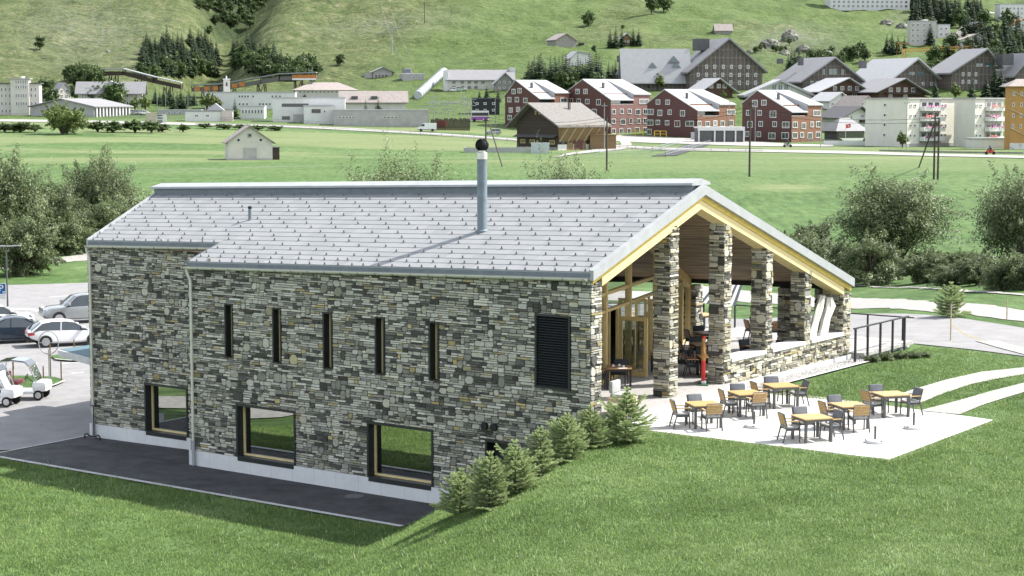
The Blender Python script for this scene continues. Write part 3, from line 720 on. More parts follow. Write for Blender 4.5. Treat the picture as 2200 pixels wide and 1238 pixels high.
    for a,b in zip(pv[:-1],pv[1:]):
        rail(fr,a+.08,b-.08,3.42,.12); rail(fr,a+.08,b-.08,2.80,.10); rail(fr,a+.08,b-.08,.3,.09)
    for v in (7.1,8.14,10.6,12.3,15.2): post(fr,v,.39,2.8 if v>7 else 3.42,.07,.10)
    gf=fr.build('glazed_front',frame_timber,root)
    vb=[.75]+[x for x in pv[1:]]
    tb=MB(); 
    for a,b in ((.62,VR),(VR,18.5)): rail(tb,a,b,under(a)-.24,.5,.2,under(b)-.24)
    tb.build('rafter_beam',frame_timber,gf)
    gl=MB()
    for a,b in zip(pv[:-1],pv[1:]):
        for z0,z1 in ((3.54,None),(2.90,3.42),(.39,2.8)):
            if a==6.55 and z0<1:  # doorway stands open
                segs=((8.2,b-.08),)
            else: segs=((a+.08,b-.08),)
            for s0,s1 in segs:
                za,zb=(z1,z1) if z1 else (under(s0)-.24,under(s1)-.24)
                if za-z0<.02 and zb-z0<.02: continue
                gl.add([(gu(s0),s0,z0),(gu(s1),s1,z0),(gu(s1),s1,max(zb,z0+.01)),(gu(s0),s0,max(za,z0+.01))],[(0,1,2,3)])
    gl.build('glazing',glass,gf)
    # the open door leaf
    dl=MB(); h0=Vector((gu(8.21)+.08,8.21,0)); h1=Vector((-2.99,8.36,0)); ax=(h1-h0).normalized(); nn=Vector((-ax.y,ax.x,0))*.035; L=(h1-h0).length
    def leaf(a,b,z0,z1): 
        p=h0+ax*a;q_=h0+ax*b; dl.hexa([p-nn+Vector((0,0,z0)),q_-nn+Vector((0,0,z0)),q_+nn+Vector((0,0,z0)),p+nn+Vector((0,0,z0)),p-nn+Vector((0,0,z1)),q_-nn+Vector((0,0,z1)),q_+nn+Vector((0,0,z1)),p+nn+Vector((0,0,z1))])
    leaf(0,.12,.33,2.5);leaf(L-.13,L,.33,2.5);leaf(.12,L-.13,.33,.5);leaf(.12,L-.13,2.36,2.5)
    dr=dl.build('door',frame_timber,root)
    p=h0+ax*.12;q_=h0+ax*(L-.13); MB().add([tuple(p+Vector((0,0,.5))),tuple(q_+Vector((0,0,.5))),tuple(q_+Vector((0,0,2.36))),tuple(p+Vector((0,0,2.36)))],[(0,1,2,3)]).build('pane',glass,dr)
    e=h0+ax*(L-.06); MB().tube([e-nn*1.6+Vector((0,0,1.35)),e-nn*2.6+Vector((0,0,1.35)),e-nn*2.6-ax*.13+Vector((0,0,1.35))],.013,6).tube([e-nn*1.2+Vector((0,0,1.2)),e-nn*1.2+Vector((0,0,1.42))],.018,6).build('handle',zinc,dr)
    # second leaf, further along
    h0=Vector((gu(12.3)+.08,12.3,0)); h1=h0+Vector((1.1,.25,0)); ax=(h1-h0).normalized(); nn=Vector((-ax.y,ax.x,0))*.035; L=(h1-h0).length; dl=MB()
    leaf(0,.1,.33,2.7);leaf(L-.1,L,.33,2.7);leaf(.1,L-.1,.33,.46);leaf(.1,L-.1,2.58,2.7)
    dr=dl.build('door',frame_timber,root); p=h0+ax*.1;q_=h0+ax*(L-.1)
    MB().add([tuple(p+Vector((0,0,.46))),tuple(q_+Vector((0,0,.46))),tuple(q_+Vector((0,0,2.58))),tuple(p+Vector((0,0,2.58)))],[(0,1,2,3)]).build('pane',glass,dr)
    # rooms behind the glass
    rm=MB()
    rm.box(-17.6,-.7,.45,18.5,-3.4,-3.3); rm.box(-25,-17.6,2.15,18.5,-3.4,-3.3); rm.add([(LU+.2,SV+1.2,.1),(-2.4,.45,.1),(-7.5,18.5,.1),(-29.2,18.5,.1),(LU+.2,SV+1.2,.2),(-2.4,.45,.2),(-7.5,18.5,.2),(-29.2,18.5,.2)],[(0,1,2,3),(4,7,6,5)])
    rm.box(-25,-.7,7.0,7.2,-3.2,.1); rm.add([(-14,.45,.2),(-16,VR,.2),(-16,VR,6.4),(-14,.45,4.4)],[(0,1,2,3)]); rm.add([(-16,VR,.2),(-19,18.5,.2),(-19,18.5,2.2),(-16,VR,6.4)],[(0,1,2,3)])
    rm.box(-.75,-.62,.45,7,-3.2,.1); rm.box(-.75,-2.3,.55,.66,.2,4.4)
    rm.build('interior',room_mat,root)
    # ceiling of the porch and rooms
    c=MB(); off=RT+.02
    gx=.02
    for (v0,v1) in ((.05,VR),(VR,18.9)):
        L_=lambda v: uleft(max(v,1.7))+.3
        c.add([(L_(v0),v0 if v0>1 else 1.75,zroof(L_(v0),max(v0,1.75))-off),(gx,v0,zroof(gx,v0)-off),(gx,v1,zroof(gx,v1)-off),(L_(v1),v1,zroof(L_(v1),v1)-off)],[(0,1,2,3)])
    c.build('ceiling',ceil_mat,root)
    # gable rafters
    g=MB(); g2=MB()
    def raf(mb,u0,u1,za,zb,v0=.1,v1=18.3):
        for a,b in ((v0,VR),(VR,v1)):
            mb.hexa([(u0,a,zroof(u0,a)-zb),(u1,a,zroof(u1,a)-zb),(u1,b,zroof(u1,b)-zb),(u0,b,zroof(u0,b)-zb),(u0,a,zroof(u0,a)-za),(u1,a,zroof(u1,a)-za),(u1,b,zroof(u1,b)-za),(u0,b,zroof(u0,b)-za)])
    raf(g,-.5,.03,.46,.76,.64,18.34); raf(g2,-.45,.06,.27,.455,.05,18.9)
    g.build('gable_rafter',timber_mat,root); g2.build('soffit_board',timber_yellow,root)
    # roof
    U1=.16
    r=MB()
    def slab(mb,pts,t):
        mb.hexa([(u,v,zroof(u,v)-t) for u,v in pts]+[(u,v,zroof(u,v)-.012) for u,v in pts])
    slab(r,[(-17.75,-.12),(U1,-.12),(U1,VR),(-17.75,VR)],RT); slab(r,[(uleft(1.6),1.6),(-17.75,1.6),(-17.75,VR),(uleft(VR),VR)],RT)
    slab(r,[(uleft(VR),VR),(U1,VR),(U1,18.9),(uleft(18.9),18.9)],RT)
    roof=r.build('roof',zinc,root)
    # overlapping tiles
    rs=random.Random(3); V=[];F=[];T=[];guards=[]
    dv=.393; nrow=int((VR-.3+.12)/dv)+1
    for k in range(nrow):
        va=-.12+k*dv; vb=min(va+dv+.02,VR-.05)
        left=-17.75 if va<1.55 else uleft(va)+.05
        if va<1.6<va+dv: pass
        u=U1-.1; off=rs.uniform(0,.5); first=True; ti=0
        while u>left+.05:
            wd=(.30+off) if first else rs.choice((.62,.62,.66,.58)); first=False
            ua=max(left,u-wd)
            v0=va
            if va<1.6 and ua<-17.75: break
            h=.018+rs.uniform(-.001,.002); b=len(V)
            q=[(ua+.004,v0),(u-.004,v0),(u-.004,vb),(ua+.004,vb)]
            zz=[h,h,.004,.004]
            for (uu,vv),o in zip(q,zz): V.append((uu,vv,zroof(uu,vv)+o))
            for (uu,vv) in q[:2]: V.append((uu,vv,zroof(uu,vv)-.012))
            V.append((ua+.004,vb,zroof(ua,vb)-.012)); V.append((u-.004,vb,zroof(u,vb)-.012))
            F+= [(b,b+1,b+2,b+3),(b+4,b+5,b+1,b),(b+6,b+4,b,b+3),(b+5,b+7,b+2,b+1)]; T+=[rs.random()]*4
            ti+=1
            gate=(ti+k)%2==0 if k>1 else True
            if gate and k<nrow-1: guards.append(((ua+u)/2+rs.uniform(-.08,.08),v0+.03))
            u=ua
    # left part rows that start at its own eave
    u=-17.80
    while u>uleft(1.6)+.1:
        ua=max(uleft(1.6),u-.62); b=len(V); vb=1.86
        q=[(ua+.004,1.6),(u-.004,1.6),(u-.004,vb),(ua+.004,vb)]
        for (uu,vv),o in zip(q,[.02,.02,.012,.012]): V.append((uu,vv,zroof(uu,vv)+o))
        for (uu,vv) in q[:2]: V.append((uu,vv,zroof(uu,vv)-.012))
        V.append((ua+.004,vb,zroof(ua,vb)-.012)); V.append((u-.004,vb,zroof(u,vb)-.012))
        F+= [(b,b+1,b+2,b+3),(b+4,b+5,b+1,b),(b+6,b+4,b,b+3),(b+5,b+7,b+2,b+1)]; T+=[rs.random()]*4; guards.append(((ua+u)/2,1.63)); u=ua
    me=big_mesh('roof_tiles',V,F,[tile_mat],{'tone':('FACE',T)}); link('roof_tiles',me,roof)
    # far slope tiles as broad courses
    V=[];F=[];T=[]
    for k in range(30):
        va=18.9-k*.4; vb=va-.42
        if vb<VR+.2: break
        u=U1-.1
        while u>uleft(va):
            ua=max(uleft(va),u-.65); b=len(V)
            for (uu,vv),o in zip([(ua+.004,va),(u-.004,va),(u-.004,vb),(ua+.004,vb)],[.018,.018,.004,.004]): V.append((uu,vv,zroof(uu,vv)+o))
            F.append((b+3,b+2,b+1,b)); T.append(rs.random()); u=ua
    link('roof_tiles',big_mesh('roof_tiles',V,F,[tile_mat],{'tone':('FACE',T)}),roof)
    # snow guards: small bent hooks
    gm=MB(); gm.box(-.012,.012,-.02,.07,.0,.012); gm.hexa([(-.028,-.012,.012),(.028,-.012,.012),(.028,.0,.012),(-.028,.0,.012),(-.02,-.006,.08),(.02,-.006,.08),(.02,.006,.08),(-.02,.006,.08)]); gm.box(-.035,.035,-.03,.03,.012,.02)
    gme=gm.mesh('snow_guard',guard_mat)
    guards.sort(key=lambda g:(lw(g[0],g[1])-Vector((0,0,0))).length)
    for (u,v) in guards[:100]:
        o=link('snow_guard',gme,roof); o.location=(u,v,zroof(u,v)+.018)
    rest=MB()
    gv=[tuple(v.co) for v in gme.vertices]; gf_=[tuple(p.vertices) for p in gme.polygons]
    for (u,v) in guards[100:]: rest.add([(x+u,y+v,z+zroof(u,v)+.018) for x,y,z in gv],gf_)
    tag(rest.build('snow_guards',guard_mat,roof),kind='stuff')
    # ridge cap: raised box over a vent gap
    c=MB(); ul=uleft(VR)-.05; ur=.02
    sec=lambda u:[(VR-.62,-.10),(VR-.66,.15),(VR,.40),(VR+.66,.15),(VR+.62,-.10)]
    base=lambda u: PITCH*VR+Z0+RISE*u
    pts=[(u,a,base(u)+b-.0) for u in (ul,ur) for a,b in [(VR-.60,.06),(VR-.64,.075),(VR-.60,.15),(VR,.29),(VR+.60,.15),(VR+.64,.075),(VR+.6,.06)]]
    n=7; fs=[(i,i+1,n+i+1,n+i) for i in range(n-1)]+[tuple(range(n)),tuple(range(n,2*n)),(n-1,0,n,2*n-1)]
    c.add(pts,fs)
    c.build('ridge_cap',zinc,roof)
    c=MB(); c.hexa([(ul+.1,VR-.5,base(ul)-.25),(ur-.1,VR-.5,base(ur)-.25),(ur-.1,VR+.5,base(ur)-.25),(ul+.1,VR+.5,base(ul)-.25),(ul+.1,VR-.5,base(ul)+.07),(ur-.1,VR-.5,base(ur)+.07),(ur-.1,VR+.5,base(ur)+.07),(ul+.1,VR+.5,base(ul)+.07)]); c.build('ridge_vent',zinc_dark,roof)
    # verge trim, eaves strip
    t=MB()
    for a,b in ((-.13,VR),(VR,18.92)):
        t=MB(); f=lambda u,v,z:(u,v,zroof(u,v)+z)
        t.hexa([f(.06,a,-.27),f(.20,a,-.27),f(.20,b,-.27),f(.06,b,-.27),f(.06,a,.06),f(.20,a,.06),f(.20,b,.06),f(.06,b,.06)])
        t.hexa([f(.035,a,.0),f(.06,a,.0),f(.06,b,.0),f(.035,b,.0),f(.035,a,.085),f(.06,a,.085),f(.06,b,.085),f(.035,b,.085)]); t.build('verge_trim',zinc,roof)
    for a,b in ((1.58,VR),(VR,18.92)):
        t=MB(); f=lambda o,v,z:(uleft(v)+o,v,zroof(uleft(v),v)+z)
        t.hexa([f(-.12,a,-.26),f(.0,a,-.26),f(.0,b,-.26),f(-.12,b,-.26),f(-.12,a,.05),f(.0,a,.05),f(.0,b,.05),f(-.12,b,.05)]); t.build('verge_trim',zinc,roof)
    t=MB()
    for a,b,v in ((-17.78,.06,-.12),(uleft(1.6),-17.78,1.6)):
        f=lambda u,vv,z:(u,vv,zroof(u,v)+z)
        t.hexa([f(a,v-.03,-.16),f(b,v-.03,-.16),f(b,v,-.16),f(a,v,-.16),f(a,v-.03,-.035),f(b,v-.03,-.035),f(b,v,-.035),f(a,v,-.035)])
    f=lambda v,z:(-17.78,v,zroof(-17.78,v)+z)
    t.hexa([(-17.80,-.12,zroof(-17.8,-.12)-.16),(-17.77,-.12,zroof(-17.8,-.12)-.16),(-17.77,1.6,zroof(-17.8,1.6)-.16),(-17.80,1.6,zroof(-17.8,1.6)-.16),(-17.80,-.12,zroof(-17.8,-.12)+.02),(-17.77,-.12,zroof(-17.8,-.12)+.02),(-17.77,1.6,zroof(-17.8,1.6)+.02),(-17.80,1.6,zroof(-17.8,1.6)+.02)])
    t.build('eaves_trim',zinc_dark,roof)
    # gutters with brackets, and downpipes
    for a,b,v in ((-17.95,.0,-.12),(uleft(1.6)-.1,-17.95,1.6)):
        g=MB(); N=8
        za=zroof(a,v)-.20; zb=zroof(b,v)-.20
        for i in range(N):
            t0=math.pi+math.pi*i/N;t1=math.pi+math.pi*(i+1)/N; r_=.085
            for rr in (r_,r_-.012):
                g.add([(a,v-.09+rr*math.cos(t0),za+rr*math.sin(t0)),(b,v-.09+rr*math.cos(t0),zb+rr*math.sin(t0)),(b,v-.09+rr*math.cos(t1),zb+rr*math.sin(t1)),(a,v-.09+rr*math.cos(t1),za+rr*math.sin(t1))],[(0,1,2,3)])
        for uu,zz in ((a,za),(b,zb)): g.add([(uu,v-.09+r_*math.cos(math.pi+math.pi*i/N),zz+r_*math.sin(math.pi+math.pi*i/N)) for i in range(N+1)],[tuple(range(N+1))])
        gt=g.build('gutter',gutter_mat,root,smooth=True)
        k=int((b-a)/.75); br=MB()
        for i in range(k+1):
            uu=a+.1+(b-a-.2)*i/k; z=zroof(uu,v)-.2
            br.tube([(uu,v-.09+.095*math.cos(math.pi+math.pi*j/6),z+.095*math.sin(math.pi+math.pi*j/6)) for j in range(7)],.012,4)
        br.build('brackets',zinc_dark,gt)
    for (u,v,vt) in ((SU+.28,-.13,-.21),(LU+.28,SV-.13,1.51)):
        z=zroof(u,vt+.09)-.27
        d=MB().tube([(u-.12,vt,z),(u-.12,vt,z-.12),(u-.02,v-.01,z-.42),(u,v-.02,z-.6),(u,v-.02,-2.75)],.055,10)
        dp=d.build('downpipe',gutter_mat,root,smooth=True)
        MB().tube([(u,v-.02,-2.3),(u,v-.02,-3.25)],.066,10).build('standpipe',zinc,dp,smooth=True)
    # flue and vent pipe on the roof
    u,v=-6.43,2.95; zb=zroof(u,v)
    fl=MB().lathe([(.24,-.35),(.24,.02),(.185,.05),(.175,.07),(.175,2.5)],(u,v,zb),24).build('flue',mat('flue_metal',(.15,.185,.21),.5,.12,3,metal=.1),root,smooth=True)
    MB().lathe([(.18,2.5),(.185,2.5),(.185,2.72),(.15,2.74),(.12,2.74),(.12,2.8)],(u,v,zb),24).build('collar',mat('bright_steel',(.62,.62,.60),.35,.05,3,metal=.6),fl,smooth=True)
    cw=MB(); cz=zb+2.98; rr=.215
    cw.lathe([(.19*math.cos(a),.19*math.sin(a)) for a in np.linspace(-1.2,1.45,9)],(u,v,cz),18)
    for i in range(22):
        a0=2*math.pi*i/22; P=[]
        for j in range(9):
            ph=-1.15+2.5*j/8; a=a0+.55*(j/8)
            P.append((u+rr*math.cos(ph)*math.cos(a),v+rr*math.cos(ph)*math.sin(a),cz+rr*math.sin(ph)))
        for j in range(8):
            p=Vector(P[j]);q_=Vector(P[j+1]); c0=Vector((u,v,cz)); tn=Vector((-math.sin(a0),math.cos(a0),0))*.03
            cw.add([tuple(p),tuple(q_),tuple(q_+tn+(q_-c0)*.06),tuple(p+tn+(p-c0)*.06)],[(0,1,2,3)])
    cw.build('cowl',black_mat,fl)
    u,v=-18.27,3.76; zb=zroof(u,v); vp=MB().lathe([(.09,-.2),(.09,.02),(.065,.03),(.065,.47)],(u,v,zb),14).build('vent_pipe',MATS['flue_metal'],root,smooth=True)
    MB().lathe([(.075,.44),(.075,.53),(.02,.54)],(u,v,zb),14).build('pipe_cap',black_mat,vp)
    return root
club=clubhouse()
# ---------------------------------------------------------------- terrace and its furniture
paver=mat('terrace_paving',(.70,.70,.69),.85,.05,1.0,bump=.1,bscale=30)
def paving_material():
    m,n,b=nodes('terrace_slabs'); L=n.links.new
    tc=n.nodes.new('ShaderNodeTexCoord'); bk=n.nodes.new('ShaderNodeTexBrick'); bk.inputs['Scale'].default_value=1.0
    bk.inputs['Color1'].default_value=(.56,.56,.55,1); bk.inputs['Color2'].default_value=(.50,.50,.49,1); bk.inputs['Mortar'].default_value=(.30,.30,.29,1)
    bk.inputs['Mortar Size'].default_value=.009; bk.inputs['Brick Width'].default_value=.8; bk.inputs['Row Height'].default_value=.4
    mp=n.nodes.new('ShaderNodeMapping'); mp.inputs['Rotation'].default_value=(0,0,math.pi/2); L(tc.outputs['Object'],mp.inputs[0]); L(mp.outputs[0],bk.inputs['Vector'])
    t=n.nodes.new('ShaderNodeTexNoise'); t.inputs['Scale'].default_value=.8; t.inputs['Detail'].default_value=8; L(tc.outputs['Object'],t.inputs['Vector'])
    r=n.nodes.new('ShaderNodeValToRGB'); r.color_ramp.elements[0].position=.3; r.color_ramp.elements[0].color=(.72,.71,.69,1); r.color_ramp.elements[1].position=.65; r.color_ramp.elements[1].color=(1,1,1,1); L(t.outputs[0],r.inputs[0])
    x=n.nodes.new('ShaderNodeMix'); x.data_type='RGBA'; x.blend_type='MULTIPLY'; x.inputs[0].default_value=1; L(bk.outputs[0],x.inputs[6]); L(r.outputs[0],x.inputs[7])
    L(x.outputs[2],b.inputs['Base Color']); b.inputs['Roughness'].default_value=.85; return m
slab_mat=paving_material()
te=MB().prism([(1.0,.55),(9.93,.57),(9.9,8.72),(6.0,9.4),(.95,10.0)],2,-.35,.012)
o=te.build('terrace',slab_mat); o.location=B0; o.rotation_euler=(0,0,YAW); tag(o,kind='structure')
teak=mat('teak',(.50,.325,.14),.5,.2,5,stretch=(12,2,2),spec=.35)
teak_shaded=mat('teak_shaded_set',(.27,.145,.065),.5,.2,5,stretch=(12,2,2))  # darker copy of teak, with the porch shade put into the colour
frame_grey=mat('anthracite_frame',(.085,.085,.085),.45,.1,4,spec=.4)
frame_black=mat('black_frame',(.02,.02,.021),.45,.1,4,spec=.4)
cushion=mat('grey_cushion',(.16,.17,.185),.9,.12,9,bump=.3,bscale=60)
cushion_light=mat('light_cushion',(.36,.36,.355),.9,.1,9,bump=.3,bscale=60)
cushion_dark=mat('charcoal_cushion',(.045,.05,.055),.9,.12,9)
def pillow(mb,x0,x1,y0,y1,z0,z1,b=.02,mi=0):
    bx=bmesh.new(); bmesh.ops.create_cube(bx,size=1)
    for v in bx.verts: v.co=Vector(((x0+x1)/2+v.co.x*(x1-x0),(y0+y1)/2+v.co.y*(y1-y0),(z0+z1)/2+v.co.z*(z1-z0)))
    bmesh.ops.bevel(bx,geom=bx.edges[:],offset=b,segments=2,affect='EDGES',profile=.6)
    bx.verts.ensure_lookup_table()
    mb.add([tuple(v.co) for v in bx.verts],[tuple(v.index for v in f.verts) for f in bx.faces],mi); bx.free(); return mb
def make_chair(name,fm,tm,cm,cm2):
    r=empty(name)
    for sy in (-1,1):
        MB().bar((.22,sy*.255,.0),(.19,sy*.255,.63),.035,.035,up=(0,1,0)).build('leg',fm,r)
        MB().bar((-.31,sy*.255,.0),(-.19,sy*.255,.46),.035,.035,up=(0,1,0)).build('leg',fm,r)
        MB().box(-.21,.26,sy*.255-.032,sy*.255+.032,.635,.662).build('armrest',tm,r)
        MB().bar((-.19,sy*.245,.46),(-.30,sy*.245,.87),.03,.03,up=(0,1,0)).build('back_upright',fm,r)
    s=MB().box(-.2,.22,-.24,.24,.39,.42); s.box(-.2,.22,-.255,-.235,.36,.40); s.box(-.2,.22,.235,.255,.36,.40)
    s.build('seat_frame',fm,r)
    pillow(MB(),-.2,.23,-.23,.23,.425,.48).build('seat_cushion',cm2,r,smooth=True)
    b=MB()
    for i in range(6):
        t=i/6+.08; x=-.225-.10*t; z=.53+.34*t; b.bar((x,-.25,z),(x,.25,z),.016,.046,up=(.25,0,1))
    b.build('backrest',tm,r)
    c=MB(); pillow(c,-.03,.03,-.225,.225,0,.40,.025); c.v=[(x-.185-.25*z,y,z+.49) for x,y,z in c.v]; c.build('back_cushion',cm,r,smooth=True)
    return r
def make_table(name,fm,tm,S=.95,H=.74):
    r=empty(name); h=S/2
    t=MB(); n=11
    for i in range(n):
        y=-h+S*i/n; t.box(-h,h,y+.004,y+S/n-.004,H-.032,H)
    t.build('tabletop',tm,r)
    a=MB(); 
    for s in (-1,1): a.box(-h+.01,h-.01,s*(h-.02)-.012,s*(h-.02)+.012,H-.10,H-.034); a.box(s*(h-.02)-.012,s*(h-.02)+.012,-h+.034,h-.034,H-.10,H-.034)
    a.build('table_frame',fm,r)
    for sx in (-1,1):
        for sy in (-1,1): MB().box(sx*(h-.05)-.036,sx*(h-.05)+.036,sy*(h-.05)-.036,sy*(h-.05)+.036,0,H-.036).build('leg',fm,r)
    return r
chair0=make_chair('terrace_chair',frame_grey,teak,cushion,cushion_light); table0=make_table('terrace_table',frame_grey,teak)
EA=R(16)
TB=[((2.86,2.22),'teak terrace table nearest the porch steps and the young firs','lbf'),((2.90,4.98),'teak terrace table between the front left table and the rear one by the steps','lbf'),((3.08,7.08),'teak terrace table farthest back beside the gravel strip','lbr'),
    ((6.76,2.0),'teak terrace table nearest the front lawn edge','lbr'),((6.70,4.75),'teak terrace table in the middle of the terrace\'s right hand row','lbf'),((6.85,7.55),'teak terrace table beside the paved wheel tracks','lbr')]
TN=['the table nearest the steps','the second table from the steps','the table by the gravel strip','the table at the front lawn edge','the middle right hand table','the table by the wheel tracks']
SD={'l':('with slatted back to the left of ',(-1,0),0),'b':('with grey cushion facing the camera behind ',(0,1),-math.pi/2),'f':('seen from behind in front of ',(0,-1),math.pi/2),'r':('with grey cushion to the right of ',(1,0),math.pi)}
rj=random.Random(8)
def place_set(i,ctr,lab,sides,first):
    w=lw(*ctr); z=.012
    t=table0 if first else copy_tree(table0); t.location=(w.x,w.y,z); t.rotation_euler=(0,0,EA+rj.uniform(-.05,.05)); tag(t,lab,'table','teak tables on the terrace')
    for s in sides:
        pre,(dx,dy),a=SD[s]; c=copy_tree(chair0); d=.66+rj.uniform(-.03,.10)
        lx,ly=dx*d+rj.uniform(-.06,.06)*(dx==0),dy*d+rj.uniform(-.06,.06)*(dy==0)
        c.location=(w.x+lx*math.cos(EA)-ly*math.sin(EA),w.y+lx*math.sin(EA)+ly*math.cos(EA),z); c.rotation_euler=(0,0,EA+a+rj.uniform(-.14,.14))
        tag(c,'armchair '+pre+TN[i],'chair','armchairs on the terrace')
for i,(c,l,s) in enumerate(TB): place_set(i,c,l,s,i==0)
delete_tree(chair0)
# umbrella bases
pb=mat('base_concrete',(.56,.56,.55),.7,.06,3)
ub=empty('umbrella_base'); MB().lathe([(.02,0),(.30,0),(.315,.02),(.315,.05),(.29,.085),(.05,.105)],(0,0,0),28).build('base',pb,ub,smooth=True)
MB().lathe([(.034,.1),(.034,.46),(.04,.46),(.04,.50)],(0,0,0),12).build('pole_sleeve',frame_grey,ub)
for k in range(3):
    a=.3+k*2.1; MB().box(-.02,.02,-.03,.03,0,.03).build('handle',frame_black,ub).location=(.28*math.cos(a),.28*math.sin(a),.065)
for i,(px,py,l) in enumerate([(1620,918,'round concrete parasol base in front of the left tables'),(1880,951,'round concrete parasol base nearest the front edge of the terrace'),(1963,921,'round concrete parasol base at the right, near the wheel tracks')]):
    o=ub if i==0 else copy_tree(ub); o.location=onz(px,py,.012); o.rotation_euler=(0,0,i*.7); tag(o,l,'parasol base','parasol bases on the terrace')
# porch furniture
pc=make_chair('porch_chair',frame_black,teak_shaded,cushion_dark,cushion_dark); pt=make_table('porch_table',frame_black,teak_shaded,.9)
PF=[((-2.55,5.75),'dark porch table with cups beside the left stone pier','lb'),((-4.3+1.2,9.7),'porch table behind the second stone pier','br'),((-1.35,10.1),'porch table just behind the carved wooden figure','lb'),((-3.3,13.0),'dark porch table in the middle of the porch','lbr'),
    ((-4.9,16.2),'dark porch table towards the back of the porch','lbf'),((-4.6,20.6),'sunlit table on the rear deck by the railing','lbf'),((-1.2,13.6),'porch table close behind the low parapet wall','br'),((-8.2,21.6),'table on the rear deck left of the striped canopy','lb')]
for i,((u,v),l,s) in enumerate(PF):
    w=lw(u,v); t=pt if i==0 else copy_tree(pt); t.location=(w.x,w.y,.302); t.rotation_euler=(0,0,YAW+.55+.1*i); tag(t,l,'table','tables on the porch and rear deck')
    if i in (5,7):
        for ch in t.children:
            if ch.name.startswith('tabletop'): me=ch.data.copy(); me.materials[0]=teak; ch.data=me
    for k in s:
        pre,(dx,dy),a=SD[k]; c=copy_tree(pc); e=t.rotation_euler.z; d=.68
        c.location=(w.x+(dx*math.cos(e)-dy*math.sin(e))*d,w.y+(dx*math.sin(e)+dy*math.cos(e))*d,.302); c.rotation_euler=(0,0,e+a+rj.uniform(-.2,.2))
        tag(c,'armchair '+{'l':'to the left of the ','b':'behind the ','f':'in front of the ','r':'to the right of the '}[k]+l.replace('dark ','').replace('sunlit ',''),'chair','armchairs on the porch and rear deck')
delete_tree(pc)
# crockery on the first porch table
w=lw(-2.55,5.75)
china=mat('white_china',(.78,.78,.76),.25,.02,3,spec=.5)
for i,(dx,dy) in enumerate([(.15,-.1),(-.2,.1),(.02,.2)]):
    c=MB().lathe([(.05,0),(.075,.012),(.03,.014),(.032,.02),(.043,.07),(.038,.07),(.028,.022)],(0,0,0),14).build('cup',china,None,smooth=True,loc=(w.x+dx,w.y+dy,.302+.74))
    tag(c,['white cup and saucer on the right of the porch table','white cup and saucer on the left of the porch table','white cup and saucer at the back of the porch table'][i],'cup','cups on the porch table')
nap=MB().box(-.17,.17,-.12,.12,0,.006).build('place_mat',china,None,loc=(w.x+.1,w.y-.3,1.043),rz=.4); tag(nap,'white paper mat lying on the porch table by the left pier','place mat')
# carved figure
red=mat('red_lacquer',(.52,.025,.02),.45,.1,4,spec=.4); wood_fig=mat('carved_wood',(.36,.19,.06),.55,.25,6,stretch=(3,3,1),bump=.3)
w=lw(-.52,8.12); fg=empty('carved_figure',(w.x,w.y,.305),YAW+.4,'slim carved wooden figure in red trousers standing on the porch by a pier','statue')
MB().box(-.20,.20,-.29,.29,0,.035).build('base',mat('green_paint',(.03,.09,.045),.6,.1,3),fg)
b=MB()
for s in (-1,1): pillow(b,-.06,.10,s*.055-.045,s*.055+.045,.035,.14,.03)
b.build('shoes',china,fg,smooth=True)
b=MB().lathe([(.085,.12),(.095,.3),(.098,.55),(.105,.78),(.10,.86)],(0,0,0),14); b.v=[(x*(.8),y*(1-.22*math.exp(-(x/.03)**2)*(z<.7)),z) for x,y,z in b.v]
b.build('trousers',red,fg,smooth=True)
t=MB().lathe([(.10,.855),(.108,1.0),(.112,1.2),(.105,1.36),(.07,1.44),(.055,1.47),(.075,1.53),(.082,1.6),(.074,1.67),(.04,1.71)],(0,0,0),16)
t.v=[(x*.85+.03*math.exp(-((z-1.585)/.02)**2)*(x>.04)*(abs(y)<.03),y,z) for x,y,z in t.v]
for s in (-1,1): t.tube([(0,s*.105,1.36),(.03,s*.125,1.15),(.09,s*.06,1.02),(.11,-s*.03,1.05)],[.034,.032,.026,.022],8)
t.build('body',wood_fig,fg,smooth=True)
MB().lathe([(.078,1.645),(.076,1.69),(.05,1.73),(.015,1.75)],(0,0,0),14).build('cap',red,fg,smooth=True)
# curtains gathered in the end bay
cloth=mat('white_canvas',(.62,.60,.54),.85,.05,3,trans=0)
def curtain(pts,wid,seed,lab):
    rs=random.Random(seed); n=28; V=[];F=[]; rows=[]
    P=[Vector((p[0],p[1],p[2])) for p in pts]; steps=26
    for j in range(steps+1):
        t=j/steps*(len(P)-1); i=min(int(t),len(P)-2); f=t-i; f=f*f*(3-2*f); c=P[i].lerp(P[i+1],f); wd=wid[i]*(1-f)+wid[i+1]*f
        for k in range(n):
            a=2*math.pi*k/n; fold=1+.09*math.sin(a*6+j*.12+seed)+.06*math.sin(a*11-j*.2)
            V.append((c.x+.13*math.sin(a)*fold,c.y+wd*math.cos(a)*fold,c.z))
    for j in range(steps):
        for k in range(n): F.append((j*n+k,j*n+(k+1)%n,(j+1)*n+(k+1)%n,(j+1)*n+k))
    m=MB().add(V,F); o=m.build('curtain',cloth,None,smooth=True); o.location=B0; o.rotation_euler=(0,0,YAW)
    tag(o,lab,'curtain','canvas curtains in the porch end bay')
curtain([(-.33,17.1,2.72),(-.33,16.85,2.25),(-.33,16.5,1.75),(-.33,16.2,1.18)],[.13,.22,.24,.30],1,'left, greyer furled canvas curtain standing in the porch end bay')
curtain([(-.28,17.6,2.62),(-.28,17.75,2.25),(-.28,17.35,1.75),(-.28,17.1,1.185)],[.16,.36,.30,.34],2,'right, bulging white furled canvas curtain standing in the porch end bay')
